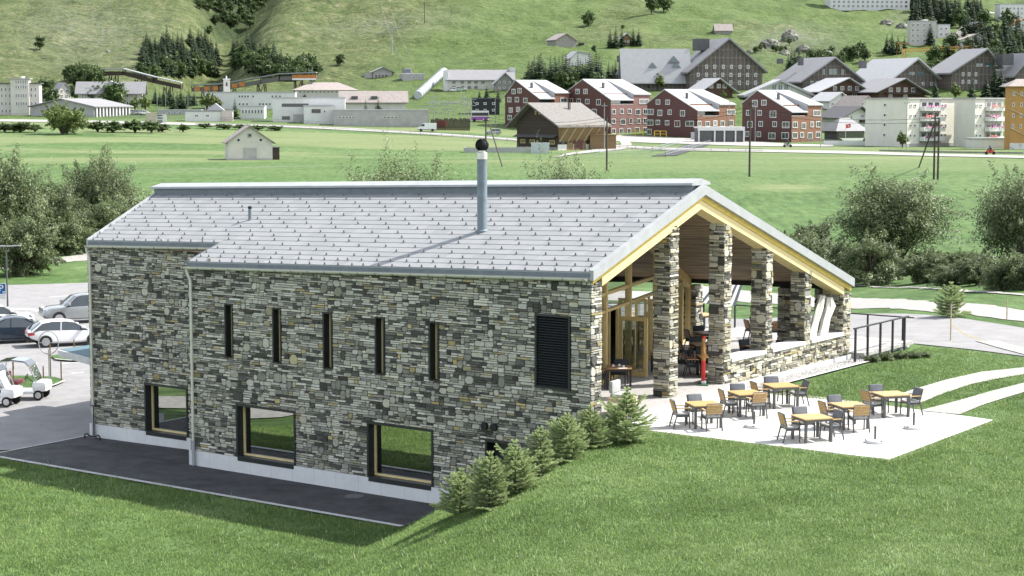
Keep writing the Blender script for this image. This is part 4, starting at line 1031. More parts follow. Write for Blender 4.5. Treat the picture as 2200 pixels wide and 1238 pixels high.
# pale timber lounge at the corner of the porch
w=lw(.42,1.25); lg=empty('lounge_chair',(w.x,w.y,.02),YAW+.1,'pale timber slatted lounge seat with grey cushion at the porch corner','lounge chair')
palewood=mat('pale_slats',(.62,.50,.33),.6,.1,4,stretch=(1,1,6))
for a,b in ((-.3,-.35),(.3,-.35),(-.3,.35),(.3,.35)): MB().box(a-.04,a+.04,b-.04,b+.04,0,.78).build('leg',palewood,lg)
for k in range(5): MB().box(-.26,.26,-.35,-.33,.1+k*.14,.2+k*.14).build('side_slat',palewood,lg)
MB().box(-.36,.36,-.40,.40,.785,.83).build('arm_board',palewood,lg)
pillow(MB(),-.3,.15,-.3,.3,.835,.95,.04).build('seat_cushion',cushion_light,lg,smooth=True); pillow(MB(),-.34,-.2,-.3,.3,.955,1.35,.05).build('back_cushion',cushion_light,lg,smooth=True)
# gravel strip with kerb
def loc_ribbon(name,l,r,m,off): return ribbon(name,[lw(*p) for p in l],[lw(*p) for p in r],m,off,40,5)
loc_ribbon('gravel_strip',[(.08,9.3),(.08,19)],[(.85,9.3),(.95,19)],gravel,.05)
loc_ribbon('gravel_kerb',[(.86,9.6),(.96,19.3)],[(.98,9.6),(1.08,19.3)],kerbstone,.07)
rs=np.random.RandomState(5); P=MB()
for i in range(1500):
    v=rs.uniform(9.4,19); u=rs.uniform(.1,.83); s=rs.uniform(.02,.05); p=lw(u,v); z=ztf(p.x,p.y)+.05
    a=rs.uniform(0,6.28); pts=[]
    for k in range(5): pts.append((p.x+s*math.cos(a+k*1.257),p.y+s*math.sin(a+k*1.257),z-.005))
    P.add(pts+[(p.x+rs.uniform(-.01,.01),p.y+rs.uniform(-.01,.01),z+s*.9)],[(k,(k+1)%5,5) for k in range(5)])
tag(P.build('pebbles',mat('pebble',(.46,.45,.44),.85,.3,18)),kind='stuff')
# rear deck, its railing and the ramp
rd=empty('access_ramp',B0,YAW,'concrete ramp slab with bearers beside the gable, under the black railing','ramp')
MB().box(-1.9,.38,19.06,24.0,-.6,.275).build('slab',concrete,rd)
for v in (19.3,20.5,21.7,22.9): MB().box(.38,.55,v-.16,v+.16,-.45,.17).build('bearer',concrete,rd)
rl=empty('ramp_railing',B0,YAW,'black steel railing with five posts along the ramp','railing')
for v in (18.15,19.3,20.5,21.7,22.9): MB().box(.60,.67,v-.045,v+.045,-.05 if v<23 else .1,1.36).build('post',frame_black,rl)
rr=MB().bar((.635,18.0,1.39),(.635,23.25,1.39),.09,.05); rr.build('handrail',frame_black,rl)
rl=empty('deck_railing',B0,YAW,'black steel railing along the back of the rear deck','railing')
for k in range(12):
    u=.2-k*1.6; MB().box(u-.035,u+.035,23.68,23.74,.05,1.26).build('post',frame_black,rl)
MB().bar((.7,23.71,1.285),(-17.6,23.71,1.285),.06,.05).build('handrail',frame_black,rl)
# striped canopy beyond
w=onz(1503,680,.3); w=lw(-8.6,24.6)
cn=empty('striped_canopy',(w.x,w.y,0),YAW,'small grey and white striped canopy roof behind the rear deck','canopy')
m=MB()
for k in range(12):
    a=-1.0+k*2/12; m.add([(a,-1.2,1.3),(a+2/12,-1.2,1.3),(a*.5+1/12*.0,.9,2.9),((a+2/12)*.5,.9,2.9)],[(0,1,3,2)],k%2)
m.build('cover',[white_mat,mat('grey_stripe',(.09,.10,.11),.8,.05,3)],cn)
for a in (-.9,.9): MB().tube([(a,-1.1,0),(a,-1.1,1.3)],.03,6).build('pole',frame_black,cn)
# boot scraper, manhole
w=lw(-24.75,1.25); bs=empty('boot_scraper',(w.x,w.y,-3.26),YAW,'black boot scraper with upright handle by the foot of the left downpipe','boot scraper')
iron=mat('cast_iron',(.015,.015,.016),.5,.1,6)
MB().tube([(-.45,0,0),(-.45,0,.16),(-.33,0,.22),(-.2,0,.16),(0,0,.13),(.2,0,.16),(.33,0,.22),(.45,0,.16),(.45,0,0)],.03,6).build('scraper',iron,bs); MB().tube([(.1,.0,.13),(-.05,.12,1.35)],.022,6).tube([(-.2,.12,1.36),(.1,.12,1.36)],.025,6).build('handle',iron,bs)
w=lw(-9.2,-.75); MBm=MB().lathe([(.01,0),(.33,0),(.33,.018),(.01,.02)],(0,0,0),24).build('manhole_cover',mat('manhole_iron',(.12,.12,.12),.7,.25,20),None,loc=(w.x,w.y,-3.268)); tag(MBm,'round iron manhole cover in the dark lane below the long wall','manhole cover')
# flat concrete canopy at the left end of the building
pts=[onz(124,752,-.6),onz(210,775,-.6),onz(230,744,-.6),onz(196,741,-.6)]
cnp=empty('entrance_canopy',pts[0],0,'flat grey concrete canopy projecting from the left end of the clubhouse','canopy')
q=[p-pts[0] for p in pts]; lo=[(p.x,p.y,-.28) for p in q]; hi=[(p.x,p.y,0) for p in q]
MB().hexa(lo+hi).build('slab',concrete,cnp)
MB().hexa([(p.x*.97+.1,p.y*.97+.05,.004) for p in q]+[(p.x*.97+.1,p.y*.97+.05,.02) for p in q]).build('waterproofing',mat('roof_membrane',(.10,.17,.20),.7,.1,2),cnp)
for s in ():
    p=q[0].lerp(q[3],s)+Vector((.5,0,0)); MB().tube([(p.x,p.y,-.28),(p.x,p.y,ztf(pts[0].x+p.x,pts[0].y+p.y)+.6)],.06,8).build('column',frame_grey,cnp)
# grass islands in the car park
def island(pts_l,pts_r):
    o=ribbon('grass_island',G(*pts_l),G(*pts_r),meadow,.12,30,6); k=strip('island_kerb',G(*pts_r),.15,kerbstone,.13,30,3)
island([(20,812),(70,812),(118,815),(136,821)],[(20,850),(70,845),(118,832),(138,823)])
island([(108,768),(150,764),(230,760)],[(118,776),(150,779),(230,781)])
# stakes, hoop sign, lamp, parking sign
stake_m=mat('brown_stake',(.16,.11,.05),.8,.2,8)
def stake(px,pb,pt,m=stake_m,r=.035,lab='',cat='stake',group='wooden stakes by the car park',name='wooden_stake'):
    b=gp(px,pb); D=b.y; h=(pb-pt)/FPX*D*1.0
    s=MB().tube([(0,0,-.2),(0,0,h*.9),(0,0,h)],[r,r,r*.7],6).build(name,m,None,loc=tuple(b)); tag(s,lab,cat,group); return b,h
for px,pb,pt,l in [(29,830,770,'brown stake behind the golf cart seat'),(94,837,785,'brown stake at the tip of the grass island nearest the lane'),(109,815,737,'tall brown stake beside the hoop sign pole'),(132,821,775,'brown stake at the right tip of the grass island'),(160,777,728,'brown stake in front of the concrete canopy'),(29,795,772,'short brown stake at the left edge of the car park')]: stake(px,pb,pt,lab=l)
b=gp(106.5,827); hp=empty('hoop_sign',b,0,'pale metal hoop on a pole in front of the white hatchback','hoop sign')
MB().tube([(0,0,0),(0,0,1.75)],.035,8).build('pole',zinc,hp); 
MB().tube([(.48*math.cos(a),0,2.05+.55*math.sin(a)) for a in np.linspace(0,2*math.pi,29)],.025,6,cap=False).tube([(-.48,0,2.05),(.48,0,2.05)],.015,5).build('hoop',zinc,hp)
b=gp(17,674); lp=empty('street_lamp',b,0,'slim grey double armed street lamp at the left edge of the car park','street lamp')
MB().tube([(0,0,0),(0,0,1),(0,0,4.4)],[.07,.055,.045],10).build('post',frame_grey,lp,smooth=True)
for s in (-1,1): MB().hexa([(0.04*s,-.09,4.33),(s*.95,-.12,4.40),(s*.95,.12,4.40),(0.04*s,.09,4.33),(0.04*s,-.09,4.41),(s*.95,-.12,4.45),(s*.95,.12,4.45),(0.04*s,.09,4.41)]).build('lamp_head',zinc,lp)
sg=empty('parking_sign',(b.x-.32,b.y-.09,b.z),0,'blue parking sign with a white letter P on the lamp post','sign')
blue=mat('sign_blue',(.012,.10,.28),.4,.03,3); 
MB().box(-.24,.24,-.012,.012,1.28,1.95).build('panel',blue,sg); MB().box(-.24,.24,-.012,.012,.95,1.26).build('supplementary_plate',white_mat,sg)
def text(s,size,m,parent,loc,rot=(math.pi/2,0,0),name='lettering',ext=.004,align='CENTER'):
    cu=bpy.data.curves.new(name,'FONT'); cu.body=s; cu.size=size; cu.extrude=ext; cu.align_x=align; cu.align_y='CENTER'
    t=bpy.data.objects.new('tmp',cu); col.objects.link(t); dg=bpy.context.evaluated_depsgraph_get(); me=bpy.data.meshes.new_from_object(t.evaluated_get(dg)); bpy.data.objects.remove(t)
    me.materials.clear(); me.materials.append(m); o=link(name,me,parent); o.location=loc; o.rotation_euler=rot; return o
text('P',.62,white_mat,sg,(-.05,-.022,1.64)); b=MB(); b.box(.05,.21,-.022,-.013,1.31,1.345).box(.05,.21,-.022,-.013,1.425,1.46).box(.05,.085,-.022,-.013,1.345,1.425).box(.175,.21,-.022,-.013,1.345,1.425); b.build('symbol',white_mat,sg); MB().box(-.27,.27,-.008,.008,.92,1.98).build('border',white_mat,sg)
b=MB()
for q in range(7): b.box(-.20+q*.058,-.16+q*.058,-.02,-.013,1.15,1.18).box(-.07+q*.038,-.045+q*.038,-.02,-.013,1.03,1.055)
b.box(-.2,-.13,-.02,-.013,1.01,1.08); b.build('lettering',black_mat,sg)
# stakes and cord at the right
for px,pb,pt,l in [(2034,683,650,'thin pole in front of the young fir by the rear lane'),(2042,733,652,'pole at the lawn edge carrying a slack cord'),(2163,687,643,'thin pole at the right end of the grass verge')]:
    b=gp(px,pb); h=(pb-pt)/FPX*b.y; s=MB().tube([(0,0,-.1),(0,0,h)],.03,6).build('marker_pole',mat('marker_wood',(.42,.36,.22),.8,.1,5) if 'marker_wood' not in MATS else MATS['marker_wood'],None,loc=tuple(b)); tag(s,l,'marker pole','thin marker poles by the rear lane')
a=gp(2042,733)+Vector((0,0,.75)); b=gp(2105,732)
m=MB().tube([a,a.lerp(b,.5)+Vector((0,0,-.1)),b+Vector((0,0,.05))],.012,4).build('cord',mat('yellow_cord',(.5,.38,.05),.8,.1,5)); tag(m,'slack yellow cord tied to the pole at the lawn edge','cord')
# ---------------------------------------------------------------- vegetation
bark=mat('bark',(.10,.085,.065),.9,.25,8,bump=.5,bscale=30)
willow=attr_mat('willow_leaves',[(0,(.034,.048,.02)),(.4,(.098,.138,.052)),(.75,(.20,.25,.11)),(1,(.38,.41,.26))],rough=.5,mott=0,spec=.4,bump=0,upn=.35,trans=.36,rnd=.12)
leafg=attr_mat('green_leaves',[(0,(.030,.055,.016)),(.5,(.068,.115,.030)),(1,(.15,.20,.075))],rough=.5,mott=0,spec=.35,bump=0,trans=.25,rnd=.18)
lightleaf=attr_mat('light_leaves',[(0,(.06,.09,.02)),(.5,(.13,.18,.05)),(1,(.24,.28,.11))],rough=.5,mott=0,spec=.3,bump=0,trans=.25,rnd=.15)
needle=attr_mat('conifer_needles',[(0,(.014,.028,.014)),(.5,(.030,.055,.024)),(1,(.065,.10,.042))],rough=.6,mott=0,spec=.25,bump=0,trans=.08,rnd=.22)
firneedle=attr_mat('young_fir_needles',[(0,(.09,.14,.05)),(.5,(.25,.33,.13)),(1,(.46,.52,.27))],rough=.5,mott=0,spec=.35,bump=0,upn=.3,trans=.38,rnd=.08)
def leaf_quads(P,N,size,rs,tone,long=1.7):
    """leaf faces at points P with mean outward directions N"""
    n=len(P); r=rs.randn(n,3)*.75+N; r/=np.linalg.norm(r,axis=1,keepdims=True)+1e-9
    t=np.cross(r,rs.randn(n,3)); t/=np.linalg.norm(t,axis=1,keepdims=True)+1e-9; b=np.cross(r,t)
    s=(size*(.6+.8*rs.rand(n)))[:,None]
    V=np.stack([P-t*s*long*.5,P+b*s*.35,P+t*s*long*.5,P-b*s*.35],1).reshape(-1,3)
    return V,np.arange(n*4).reshape(n,4),tone
def leafy(name,H,Wd,nclump,nleaf,size,m,seed,trunks=4,base=.12,flat=1.0,hole=.35,stemr=.09):
    """shrub or tree: limbs grow from the ground to leaf clumps through the crown volume"""
    rs=np.random.RandomState(seed); C=[];
    while len(C)<nclump:
        p=rs.uniform(-1,1,3)
        if p[2]<-.85 or np.hypot(np.hypot(p[0],p[1]),p[2]*.95)>1: continue
        if np.linalg.norm(p)<.35 and rs.rand()<.7: continue
        if any(np.linalg.norm(p-q)<.22 for q in C): 
            if rs.rand()<.8: continue
        C.append(p)
    C=np.array(C); zc=H*(base+(1-base)*.5); sc_=np.array([Wd/2,Wd/2*flat,H*(1-base)/2])
    lump=1+.28*(np.array([fbm(np.array([math.atan2(c[1],c[0])*1.3+seed]),np.array([c[2]*2.+seed]),2,seed)[0] for c in C])-.4)*2
    CC=C*sc_*lump[:,None]*.82+np.array([0,0,zc])
    R_=(.13+.12*rs.rand(nclump))*min(Wd,H)
    P=[];N=[];T=[]
    w=R_**2; cnt=(nleaf*w/w.sum()).astype(int)
    for c,r,k in zip(CC,R_,cnt):
        d=rs.randn(k,3); d/=np.linalg.norm(d,axis=1,keepdims=True); rad=r*(.35+.65*rs.rand(k)**.5)*(1+.25*rs.randn(k)*.5)
        d2=d*np.array([1,1,.8]); P.append(c+d2*rad[:,None]); N.append(d+np.array([0,0,.6])); ct=rs.uniform(-.12,.12); T.append(np.clip(.42+ct+rs.randn(k)*.2,0,1))
    # loose sprays that break the outline
    k=nleaf//6; i=rs.randint(0,nclump,k); d=C[i]/np.linalg.norm(C[i],axis=1,keepdims=True); t=rs.rand(k)
    P.append(CC[i]+d*(R_[i]*(.8+.75*t))[:,None]+rs.randn(k,3)*.10*R_[i][:,None]); N.append(d+np.array([0,0,.5])); T.append(np.clip(.55+rs.randn(k)*.2,0,1))
    P=np.concatenate(P);N=np.concatenate(N);T=np.concatenate(T); P[:,2]=np.maximum(P[:,2],.03)
    V,F,T=leaf_quads(P,N,size,rs,T)
    crown=big_mesh(name+'_crown',V,F,m,{'tone':('FACE',T)})
    tr=MB(); roots=[(rs.uniform(-.06,.06)*Wd,rs.uniform(-.06,.06)*Wd) for _ in range(trunks)]
    for j,c in enumerate(CC):
        if rs.rand()<.25 and j>6: continue
        r0=roots[j%trunks]; a=Vector((r0[0],r0[1],-.25)); e=Vector(c); mid=a.lerp(e,.45)+Vector((rs.uniform(-.05,.05)*Wd,rs.uniform(-.05,.05)*Wd,.10*H)); 
        tr.tube([a,a.lerp(mid,.5)+Vector((0,0,.05*H)),mid,mid.lerp(e,.6),e],[stemr,stemr*.8,stemr*.6,stemr*.4,stemr*.18],5,cap=False)
    return crown,tr.mesh(name+'_trunk',bark,smooth=True)
def make_plant(name,meshes,loc,label,cat,group,s=1,rz=0,sz=None,parts=('crown','trunk')):
    e=empty(name,loc,rz,label,cat,group); e.scale=(s,s,s if sz is None else sz)
    for p,me in zip(parts,meshes): link(p,me,e)
    return e
def conifer(name,H,Wd,seed,tiers=17,br=9,m=None):
    rs=np.random.RandomState(seed); V=[];F=[];T=[]
    for i in range(tiers):
        f=i/(tiers-1); z=H*(.07+.90*f); L=Wd/2*(1-f)**.85*(.8+.35*rs.rand())+.02*H*(1-f)+.05
        n=max(4,int(br*(1-.5*f)))
        for k in range(n):
            a=2*math.pi*(k+rs.rand()*.8)/n; l=L*(.6+.6*rs.rand()); dz=-.30*l*(.6+.8*rs.rand()); w=l*.34+.02*H*(1-f)
            ca,sa=math.cos(a),math.sin(a)
            def P(t,s,zz): return (ca*l*t-sa*s,sa*l*t+ca*s,z+zz)
            b=len(V); up=.05*H/tiers
            V+= [P(0,0,up),P(.5,w*.9,dz*.45-.02*H*rs.rand()),P(1.0,w*.15,dz),P(.62,-w*.9,dz*.55-.02*H*rs.rand()),P(.55,0,dz*.3+up)]
            F+= [(b,b+1,b+4,b+4),(b+1,b+2,b+4,b+4),(b+4,b+2,b+3,b+3),(b,b+4,b+3,b+3)]; T+=list(np.clip(.45+rs.randn(4)*.2,0,1))
            for q in range(2):
                t0=.4+.6*rs.rand(); s0=(rs.rand()-.5)*w; b=len(V); h=.045*H*(.6+.8*rs.rand())*(1.1-f)
                V+=[P(t0-.12,s0,dz*t0),P(t0+.14,s0+.04,dz*t0),P(t0+.02,s0,dz*t0-h)]; F.append((b,b+1,b+2,b+2)); T.append(float(np.clip(.3+rs.randn()*.2,0,1)))
    b=len(V); V+=[(0.03*H*.3,0,H*.9),(-.03*H*.3,0,H*.9),(0,0,H)]; F.append((b,b+1,b+2,b+2)); T.append(.6)
    V=np.array(V); 
    tri=np.array([f[:3] for f in F]); 
    me=big_mesh(name+'_crown',V,tri,m or needle,{'tone':('FACE',T)})
    return me,MB().tube([(0,0,-.4),(0,0,H*.5),(0,0,H*.93)],[.016*H,.010*H,.003*H],6,cap=False).mesh(name+'_trunk',bark)
def young_fir(seed,H=1.9,Wd=1.35):
    rs=np.random.RandomState(seed); V=[];F=[];T=[]; tr=MB()
    tr.tube([(0,0,-.2),(0,0,H*.6),(0,0,H)],[.035,.02,.006],6)
    def twig(a,b,nl,wn,tip):
        a=np.array(a);b=np.array(b); d=b-a; L=np.linalg.norm(d); 
        if L<.03: return
        d/=L; n=max(4,int(L/.017)); s=np.cross(d,[0,0,1.]); s/=np.linalg.norm(s)+1e-9; u=np.cross(s,d)
        for i in range(n):
            t=i/n; p=a+(b-a)*t
            for sd in (-1,1,0,2):
                side=s*sd if abs(sd)==1 else u*(1 if sd==0 else -.6)
                q=p+d*nl*.75+side*nl*(.75+.3*rs.rand()); k=len(V); e=d*wn
                V.extend([p-e,p+e,q]); F.append((k,k+1,k+2)); T.append(np.clip(.28+.5*t*tip+rs.randn()*.12,0,1))
    levels=11
    for i in range(levels):
        f=i/(levels-1); z=H*(.05+.80*f); L=(Wd/2)*(1-f**2.3)**.75*(.6+.6*rs.rand())+.10
        n=9 if f<.7 else 6
        for k in range(n):
            a=2*math.pi*(k+.7*rs.rand())/n; l=L*(.5+.75*rs.rand()); ca,sa=math.cos(a),math.sin(a); rise=(.18+.5*f)*l
            p0=np.array([0,0,z]);p1=np.array([ca*l*.6,sa*l*.6,z+rise*.25]);p2=np.array([ca*l,sa*l,z+rise])
            tr.tube([p0,p1,p2],[.010,.007,.004],4,cap=False)
            twig(p0+(p1-p0)*.3,p1,.045,.012,.3); twig(p1,p2,.05,.012,1)
            for j in range(5):
                t=.35+.6*j/5; q=(p0+(p1-p0)*t/.6) if t<.6 else p1+(p2-p1)*(t-.6)/.4
                for sd in (-1,1):
                    aa=a+sd*(.75+.25*rs.rand()); tl=l*(.40-.22*t)*(.8+.5*rs.rand())+.03
                    twig(q,q+np.array([math.cos(aa)*tl,math.sin(aa)*tl,rise*.12+.02]),.045,.012,1)
    # upright leader with a whorl of shoots
    twig((0,0,H*.80),(0,0,H*1.06),.06,.012,.6)
    for k in range(5):
        a=k*1.257+rs.rand(); twig((0,0,H*.9),(math.cos(a)*.13,math.sin(a)*.13,H*.98),.05,.012,1)
    return big_mesh('young_fir_crown',np.array(V),np.array(F),firneedle,{'tone':('FACE',T)}),tr.mesh('young_fir_trunk',bark)
fm=[young_fir(3,1.9,1.5),young_fir(8,1.9,1.65),young_fir(14,1.9,1.4),young_fir(23,1.9,1.55)]
rj=random.Random(77)
FIRS=[(988,1106,108,'small young fir at the lower end of the row, with a thin leading shoot'),(1050,1096,136,'second young fir from the bottom of the row, in front of the shaft opening'),(1108,1060,126,'third young fir from the bottom of the row along the bank'),(1162,1024,116,'middle young fir of the row along the bank'),
      (1215,990,112,'third young fir from the top of the row by the wall'),(1268,962,98,'young fir of the row right below the wall corner'),(1343,952,128,'topmost young fir of the row, standing free beside the porch steps')]
for i,(px,pb,hp,l) in enumerate(FIRS):
    p=gp(px,pb); h=hp/FPX*p.y*1.02; make_plant('young_fir',fm[(i*3+1)%4],p,l,'fir','young firs planted along the bank',h/2.0,rj.uniform(0,6)).rotation_euler[0]=rj.uniform(-.07,.07)
p=gp(2042,682); make_plant('young_fir',fm[1],p,'single young fir in the grass verge beside the thin pole','fir',None,.92,1.2)
# willows and shrubs along the stream
wt=[leafy('willow',7,7,70,46000,.115,willow,1,5,base=.0),leafy('willow',7,8,76,46000,.115,willow,2,6,base=.0),leafy('shrub',3,4.6,50,26000,.085,willow,3,5,base=-.1)]
wr=[leafy('willow',7,7,64,30000,.115,willow,5,7,base=.10,stemr=.10),leafy('willow',7,7.5,64,30000,.115,willow,9,6,base=.05,stemr=.10)]
sh=[leafy('shrub',2.6,4,48,22000,.085,willow,12,5,base=-.15),leafy('shrub',2.6,4.4,48,22000,.085,willow,15,5,base=-.15)]
def by_px(name,meshes,H0,px,pb,pt,label,cat='bush',group=None,rz=None,wid=None,W0=None,parts=('crown','trunk'),D=None):
    p=gp(px,pb) if D is None else Vector(((px-1100)/FPX*D,D,ztf((px-1100)/FPX*D,D)))
    z1=CAMH-(pt-224)/FPX*p.y; h=(z1-p.z) if D is not None else (pb-pt)/FPX*p.y*1.01
    if name.startswith('willow'): h*=.92
    s=h/H0; e=make_plant(name,meshes,p,label,cat,group,s,rj.uniform(0,6.28) if rz is None else rz,parts=parts)
    if wid: k=(wid/FPX*p.y)/W0; e.scale=(k,k,s)
    return e
WG='willow bushes by the stream'
for t,px,pb,pt,w,l in [(0,5,560,325,190,'tall grey green willow bush at the left edge of the picture'),(1,212,520,322,165,'tall willow bush with rounded top, right hand one of the left group'),(1,108,545,375,150,'grey willow bush between the two tall willows on the left'),
      (2,50,592,450,170,'low broad willow bush in front of the left group, above the street lamp'),(2,235,535,415,140,'lower willow bush beside the left end of the clubhouse roof'),(2,150,545,470,130,'low dark willow bush beside the pale gravel path'),(0,-95,560,360,190,'willow bush cut by the left picture edge')]:
    by_px('willow_bush',wt[t],(7,7,3)[t],px,pb,pt,l,'bush',WG,wid=w,W0=(7,8,4.6)[t])
wb=leafy('willow',8,9,150,62000,.105,willow,44,6,base=.0)
for px,pt,w,l in [(862,352,270,'wide willow bush top showing above the roof ridge left of the flue'),(1210,358,185,'smaller willow bush top showing above the roof ridge right of the flue')]:
    by_px('ridge_bush',wb,8,px,0,pt,l,'bush',WG,wid=w,W0=8.2,D=130)
by_px('willow_tree',wr[0],7,1925,565,362,'open crowned willow tree with visible branches at the right','tree',WG,wid=225,W0=6.8)
by_px('willow_tree',wr[1],7,2200,585,352,'willow tree cut by the right edge of the picture','tree',WG,wid=190,W0=7.2)
for i,(k,px,pb,pt,w) in enumerate([(1,1735,585,505,150),(0,1795,602,515,120),(1,1870,612,515,140),(0,1900,600,540,110),(1,1990,608,545,130),(0,2050,614,560,110),(1,2105,612,548,120),(0,2165,622,545,130),(1,2225,620,540,140),(0,1690,560,495,120),(1,1755,545,480,110),(0,2000,575,535,100),(1,2080,578,540,120)]):
    by_px('shrub',sh[k],2.6,px,pb,pt,['grey green shrub just right of the gable end','leafy green shrub behind the gable end','grey shrub below the open crowned willow','dark green shrub at the foot of the open crowned willow','silvery shrub left of the single young fir','green shrub above the single young fir','grey shrub right of the single young fir','dark green shrub by the right end of the grass verge','grey shrub cut by the right picture edge','green shrub peeping over the gable roof slope','grey shrub tops behind the gable roof slope','small green shrub in the second row behind the young fir','grey shrub in the second row below the right willow'][i],'shrub','shrubs along the stream bank',wid=w,W0=4.2)
for i,(px,pb,pt) in enumerate([(1872,778,762),(1905,775,757),(1935,772,754),(1962,770,755),(1985,768,756)]):
    by_px('ground_shrub',sh[i%2],2.6,px,pb,pt,'low creeping shrub '+['nearest the gable at the foot of the ramp','second along the foot of the ramp','in the middle of the ramp foot','right of the middle of the ramp foot','at the far right of the ramp foot'][i],'shrub','low shrubs at the foot of the ramp',wid=36,W0=4.2)
# distant bushes and trees
dt=[leafy('broadleaf_tree',9,7,24,1500,.75,leafg,31,1,base=.12,stemr=.2),leafy('broadleaf_tree',9,8,26,1500,.75,leafg,35,1,base=.08,stemr=.2),leafy('broadleaf_tree',9,6,22,1400,.7,lightleaf,38,1,base=.12,stemr=.2)]
big=leafy('broadleaf_tree',7,11,44,9000,.32,lightleaf,41,4,base=.06,stemr=.14)
cn_=[conifer('conifer',14,6.6,51,20,11),conifer('conifer',14,5.6,52,20,11),conifer('conifer',14,7.4,53,20,11)]
by_px('round_bush',big,7,139,289,228,'big round light green bush standing alone at the meadow edge','bush',None,wid=100,W0=10.5)
def bush(px,pb,pt,lab,k=0,grp='bushes on the road bank',name='bush',wid=None): by_px(name,dt[k],9,px,pb,pt,lab,'bush' if name!='broadleaf_tree' else 'tree',grp,wid=wid,W0=7.2)
for i,(px,pb,pt,w) in enumerate([(10,284,266,40),(45,285,264,44),(75,284,268,30),(210,284,262,40),(245,285,262,44),(290,285,260,50),(325,286,262,40),(350,284,268,30),(393,284,268,26),(440,276,266,30),(480,278,267,34),(520,279,268,34),(555,280,270,36),(590,281,271,34)]):
    bush(px,pb,pt,'green bush on the road bank, '+['at the very left edge','between the left edge and the big round bush','close to the left of the big round bush','first right of the big round bush','second right of the big round bush','left of the billboard','under the billboard','just right of the billboard','small and alone right of the billboard','above and left of the meadow hut','directly above the meadow hut','above the right end of the meadow hut','right of the meadow hut','farthest right of the meadow hut'][i],i%3 if i%3<2 else 0,wid=w)
def trees(lst,lab,grp,kind='c',cat='tree',far=None):
    for i,(px,pb,pt) in enumerate(lst):
        l=lab if isinstance(lab,str) else lab[i]
        if kind=='c': by_px('conifer',cn_[(i*7+int(px))%3],14,px,pb,pt,l,'conifer',grp)
        else: by_px('broadleaf_tree',dt[0 if kind=='b' else 2] if i%2 else dt[1 if kind=='b' else 2],9,px,pb,pt,l,'tree',grp)
rj2=random.Random(5)
def scatter(n,x0,x1,y0f,hp,sl=0):
    o=[]
    for i in range(n):
        px=x0+(x1-x0)*(i+.5+rj2.uniform(-.45,.45))/n; yb=y0f(px); b=yb[0]+(yb[1]-yb[0])*rj2.random(); o.append((px,b,b-hp*rj2.uniform(.7,1.2)))
    return o
trees(scatter(84,305,468,lambda x:(100-(x-380)*.05,165),46),'dark conifer in the wood above the timber snow gallery','wood above the snow gallery')
trees(scatter(14,298,465,lambda x:(150,172),30),'lighter broadleaf tree along the lower edge of the wood above the gallery','wood edge above the snow gallery','b')
trees(scatter(34,500,610,lambda x:(100+(x-500)*.3,150+(x-500)*.3),46),'dark conifer in the gully wood right of the stony stream bed','gully wood')
trees(scatter(40,505,682,lambda x:(130+(x-500)*.16,158+(x-500)*.14),34),'broadleaf tree in the gully wood behind the long gallery','gully wood broadleaf trees','b')
trees(scatter(12,142,222,lambda x:(172,198),36),'dark broadleaf tree in the grove left of the gallery end','grove left of the gallery','b')
trees([(90,218,178),(100,222,172),(112,226,190),(205,232,182),(247,234,180),(235,228,200),(160,214,188)],['tree between the cream palace building and the grey roofed house','tall tree right of the cream palace building','dark low tree in front of the narrow gabled house','slim poplar in front of the long cream house, left','slim tall poplar in front of the long cream house, right','small tree beside the tall poplar','tree at the left end of the long cream house'],'trees around the cream houses','b')
trees(scatter(12,332,420,lambda x:(222,240),42),'conifer in the clump above the parked cars left of the white tower','clump left of the white tower')
trees([(505,256,208),(786,266,212),(813,262,206)],['dark conifer right of the white tower','left conifer in front of the white factory','right taller conifer in front of the white factory'],'single conifers by the factory')
trees([(290,238,208),(312,240,205),(445,238,200),(462,240,204),(800,270,246),(655,214,203)],['small tree right of the long cream house','rounded tree by the parked cars','tree left of the white tower','second tree left of the white tower','pale shrub between the two factory conifers','green bush on the roof edge line of the brown hipped building'],'trees by the factory and tower','l')
trees([(859,270,252),(874,270,252),(889,271,252)],['left young conifer by the grey concrete wall','middle young conifer by the grey concrete wall','right young conifer by the grey concrete wall'],'young conifers by the wall')
trees(scatter(44,1132,1292,lambda x:(190,202),72),'tall dark conifer in the row above the red brick houses','conifer row above the red houses')
trees(scatter(7,1135,1290,lambda x:(196,206),40),'broadleaf tree among the conifers above the red brick houses','broadleaf trees above the red houses','b')
trees(scatter(16,1305,1395,lambda x:(180,192),55),'dark conifer below the large hotel roof','conifers below the hotel')
trees(scatter(7,1345,1432,lambda x:(184,196),34),'light broadleaf tree below the large hotel roof','broadleaf trees below the hotel','l')
trees([(1046,218,182),(1070,220,186),(1030,214,192)],['conifer in front of the long grey roofed school','second conifer in front of the stone gable','bushy conifer left of the black house'],'conifers by the school')
trees([(1311,103,62),(1323,104,55),(1336,100,60),(1360,97,58),(1372,96,62)],'dark conifer in the pair of clumps around the small brown chalet on the slope','conifers around the hillside chalet')
trees([(1264,57,26),(86,108,80),(731,141,118),(1400,30,-8),(1425,26,-12),(1338,64,54),(1276,112,98)],['lone round tree on the slope above the hillside barn','lone bush on the left hillside','lone bush on the slope above the brown roofed building','left dark bush at the top edge above the hotel','right dark bush at the top edge above the hotel','small round bush above the hillside chalet','low bush beside the hillside barn'],'lone trees on the slope','b')
trees([(1905,112,72),(1916,116,66),(1929,115,76),(1999,96,45),(1943,105,78)],['left conifer below the grey apartment house','tall conifer below the grey apartment house','right conifer below the grey apartment house','conifer in front of the grey apartment house','dark rounded conifer under the grey apartment house'],'conifers by the grey apartment house')
trees(scatter(56,1958,2112,lambda x:(14+(x-1960)*.12,58),46),'dark conifer in the wood at the top right','wood at the top right')
trees(scatter(64,2060,2205,lambda x:(78,172),58),'dark conifer among the chalets at the right edge','conifers among the right chalets')
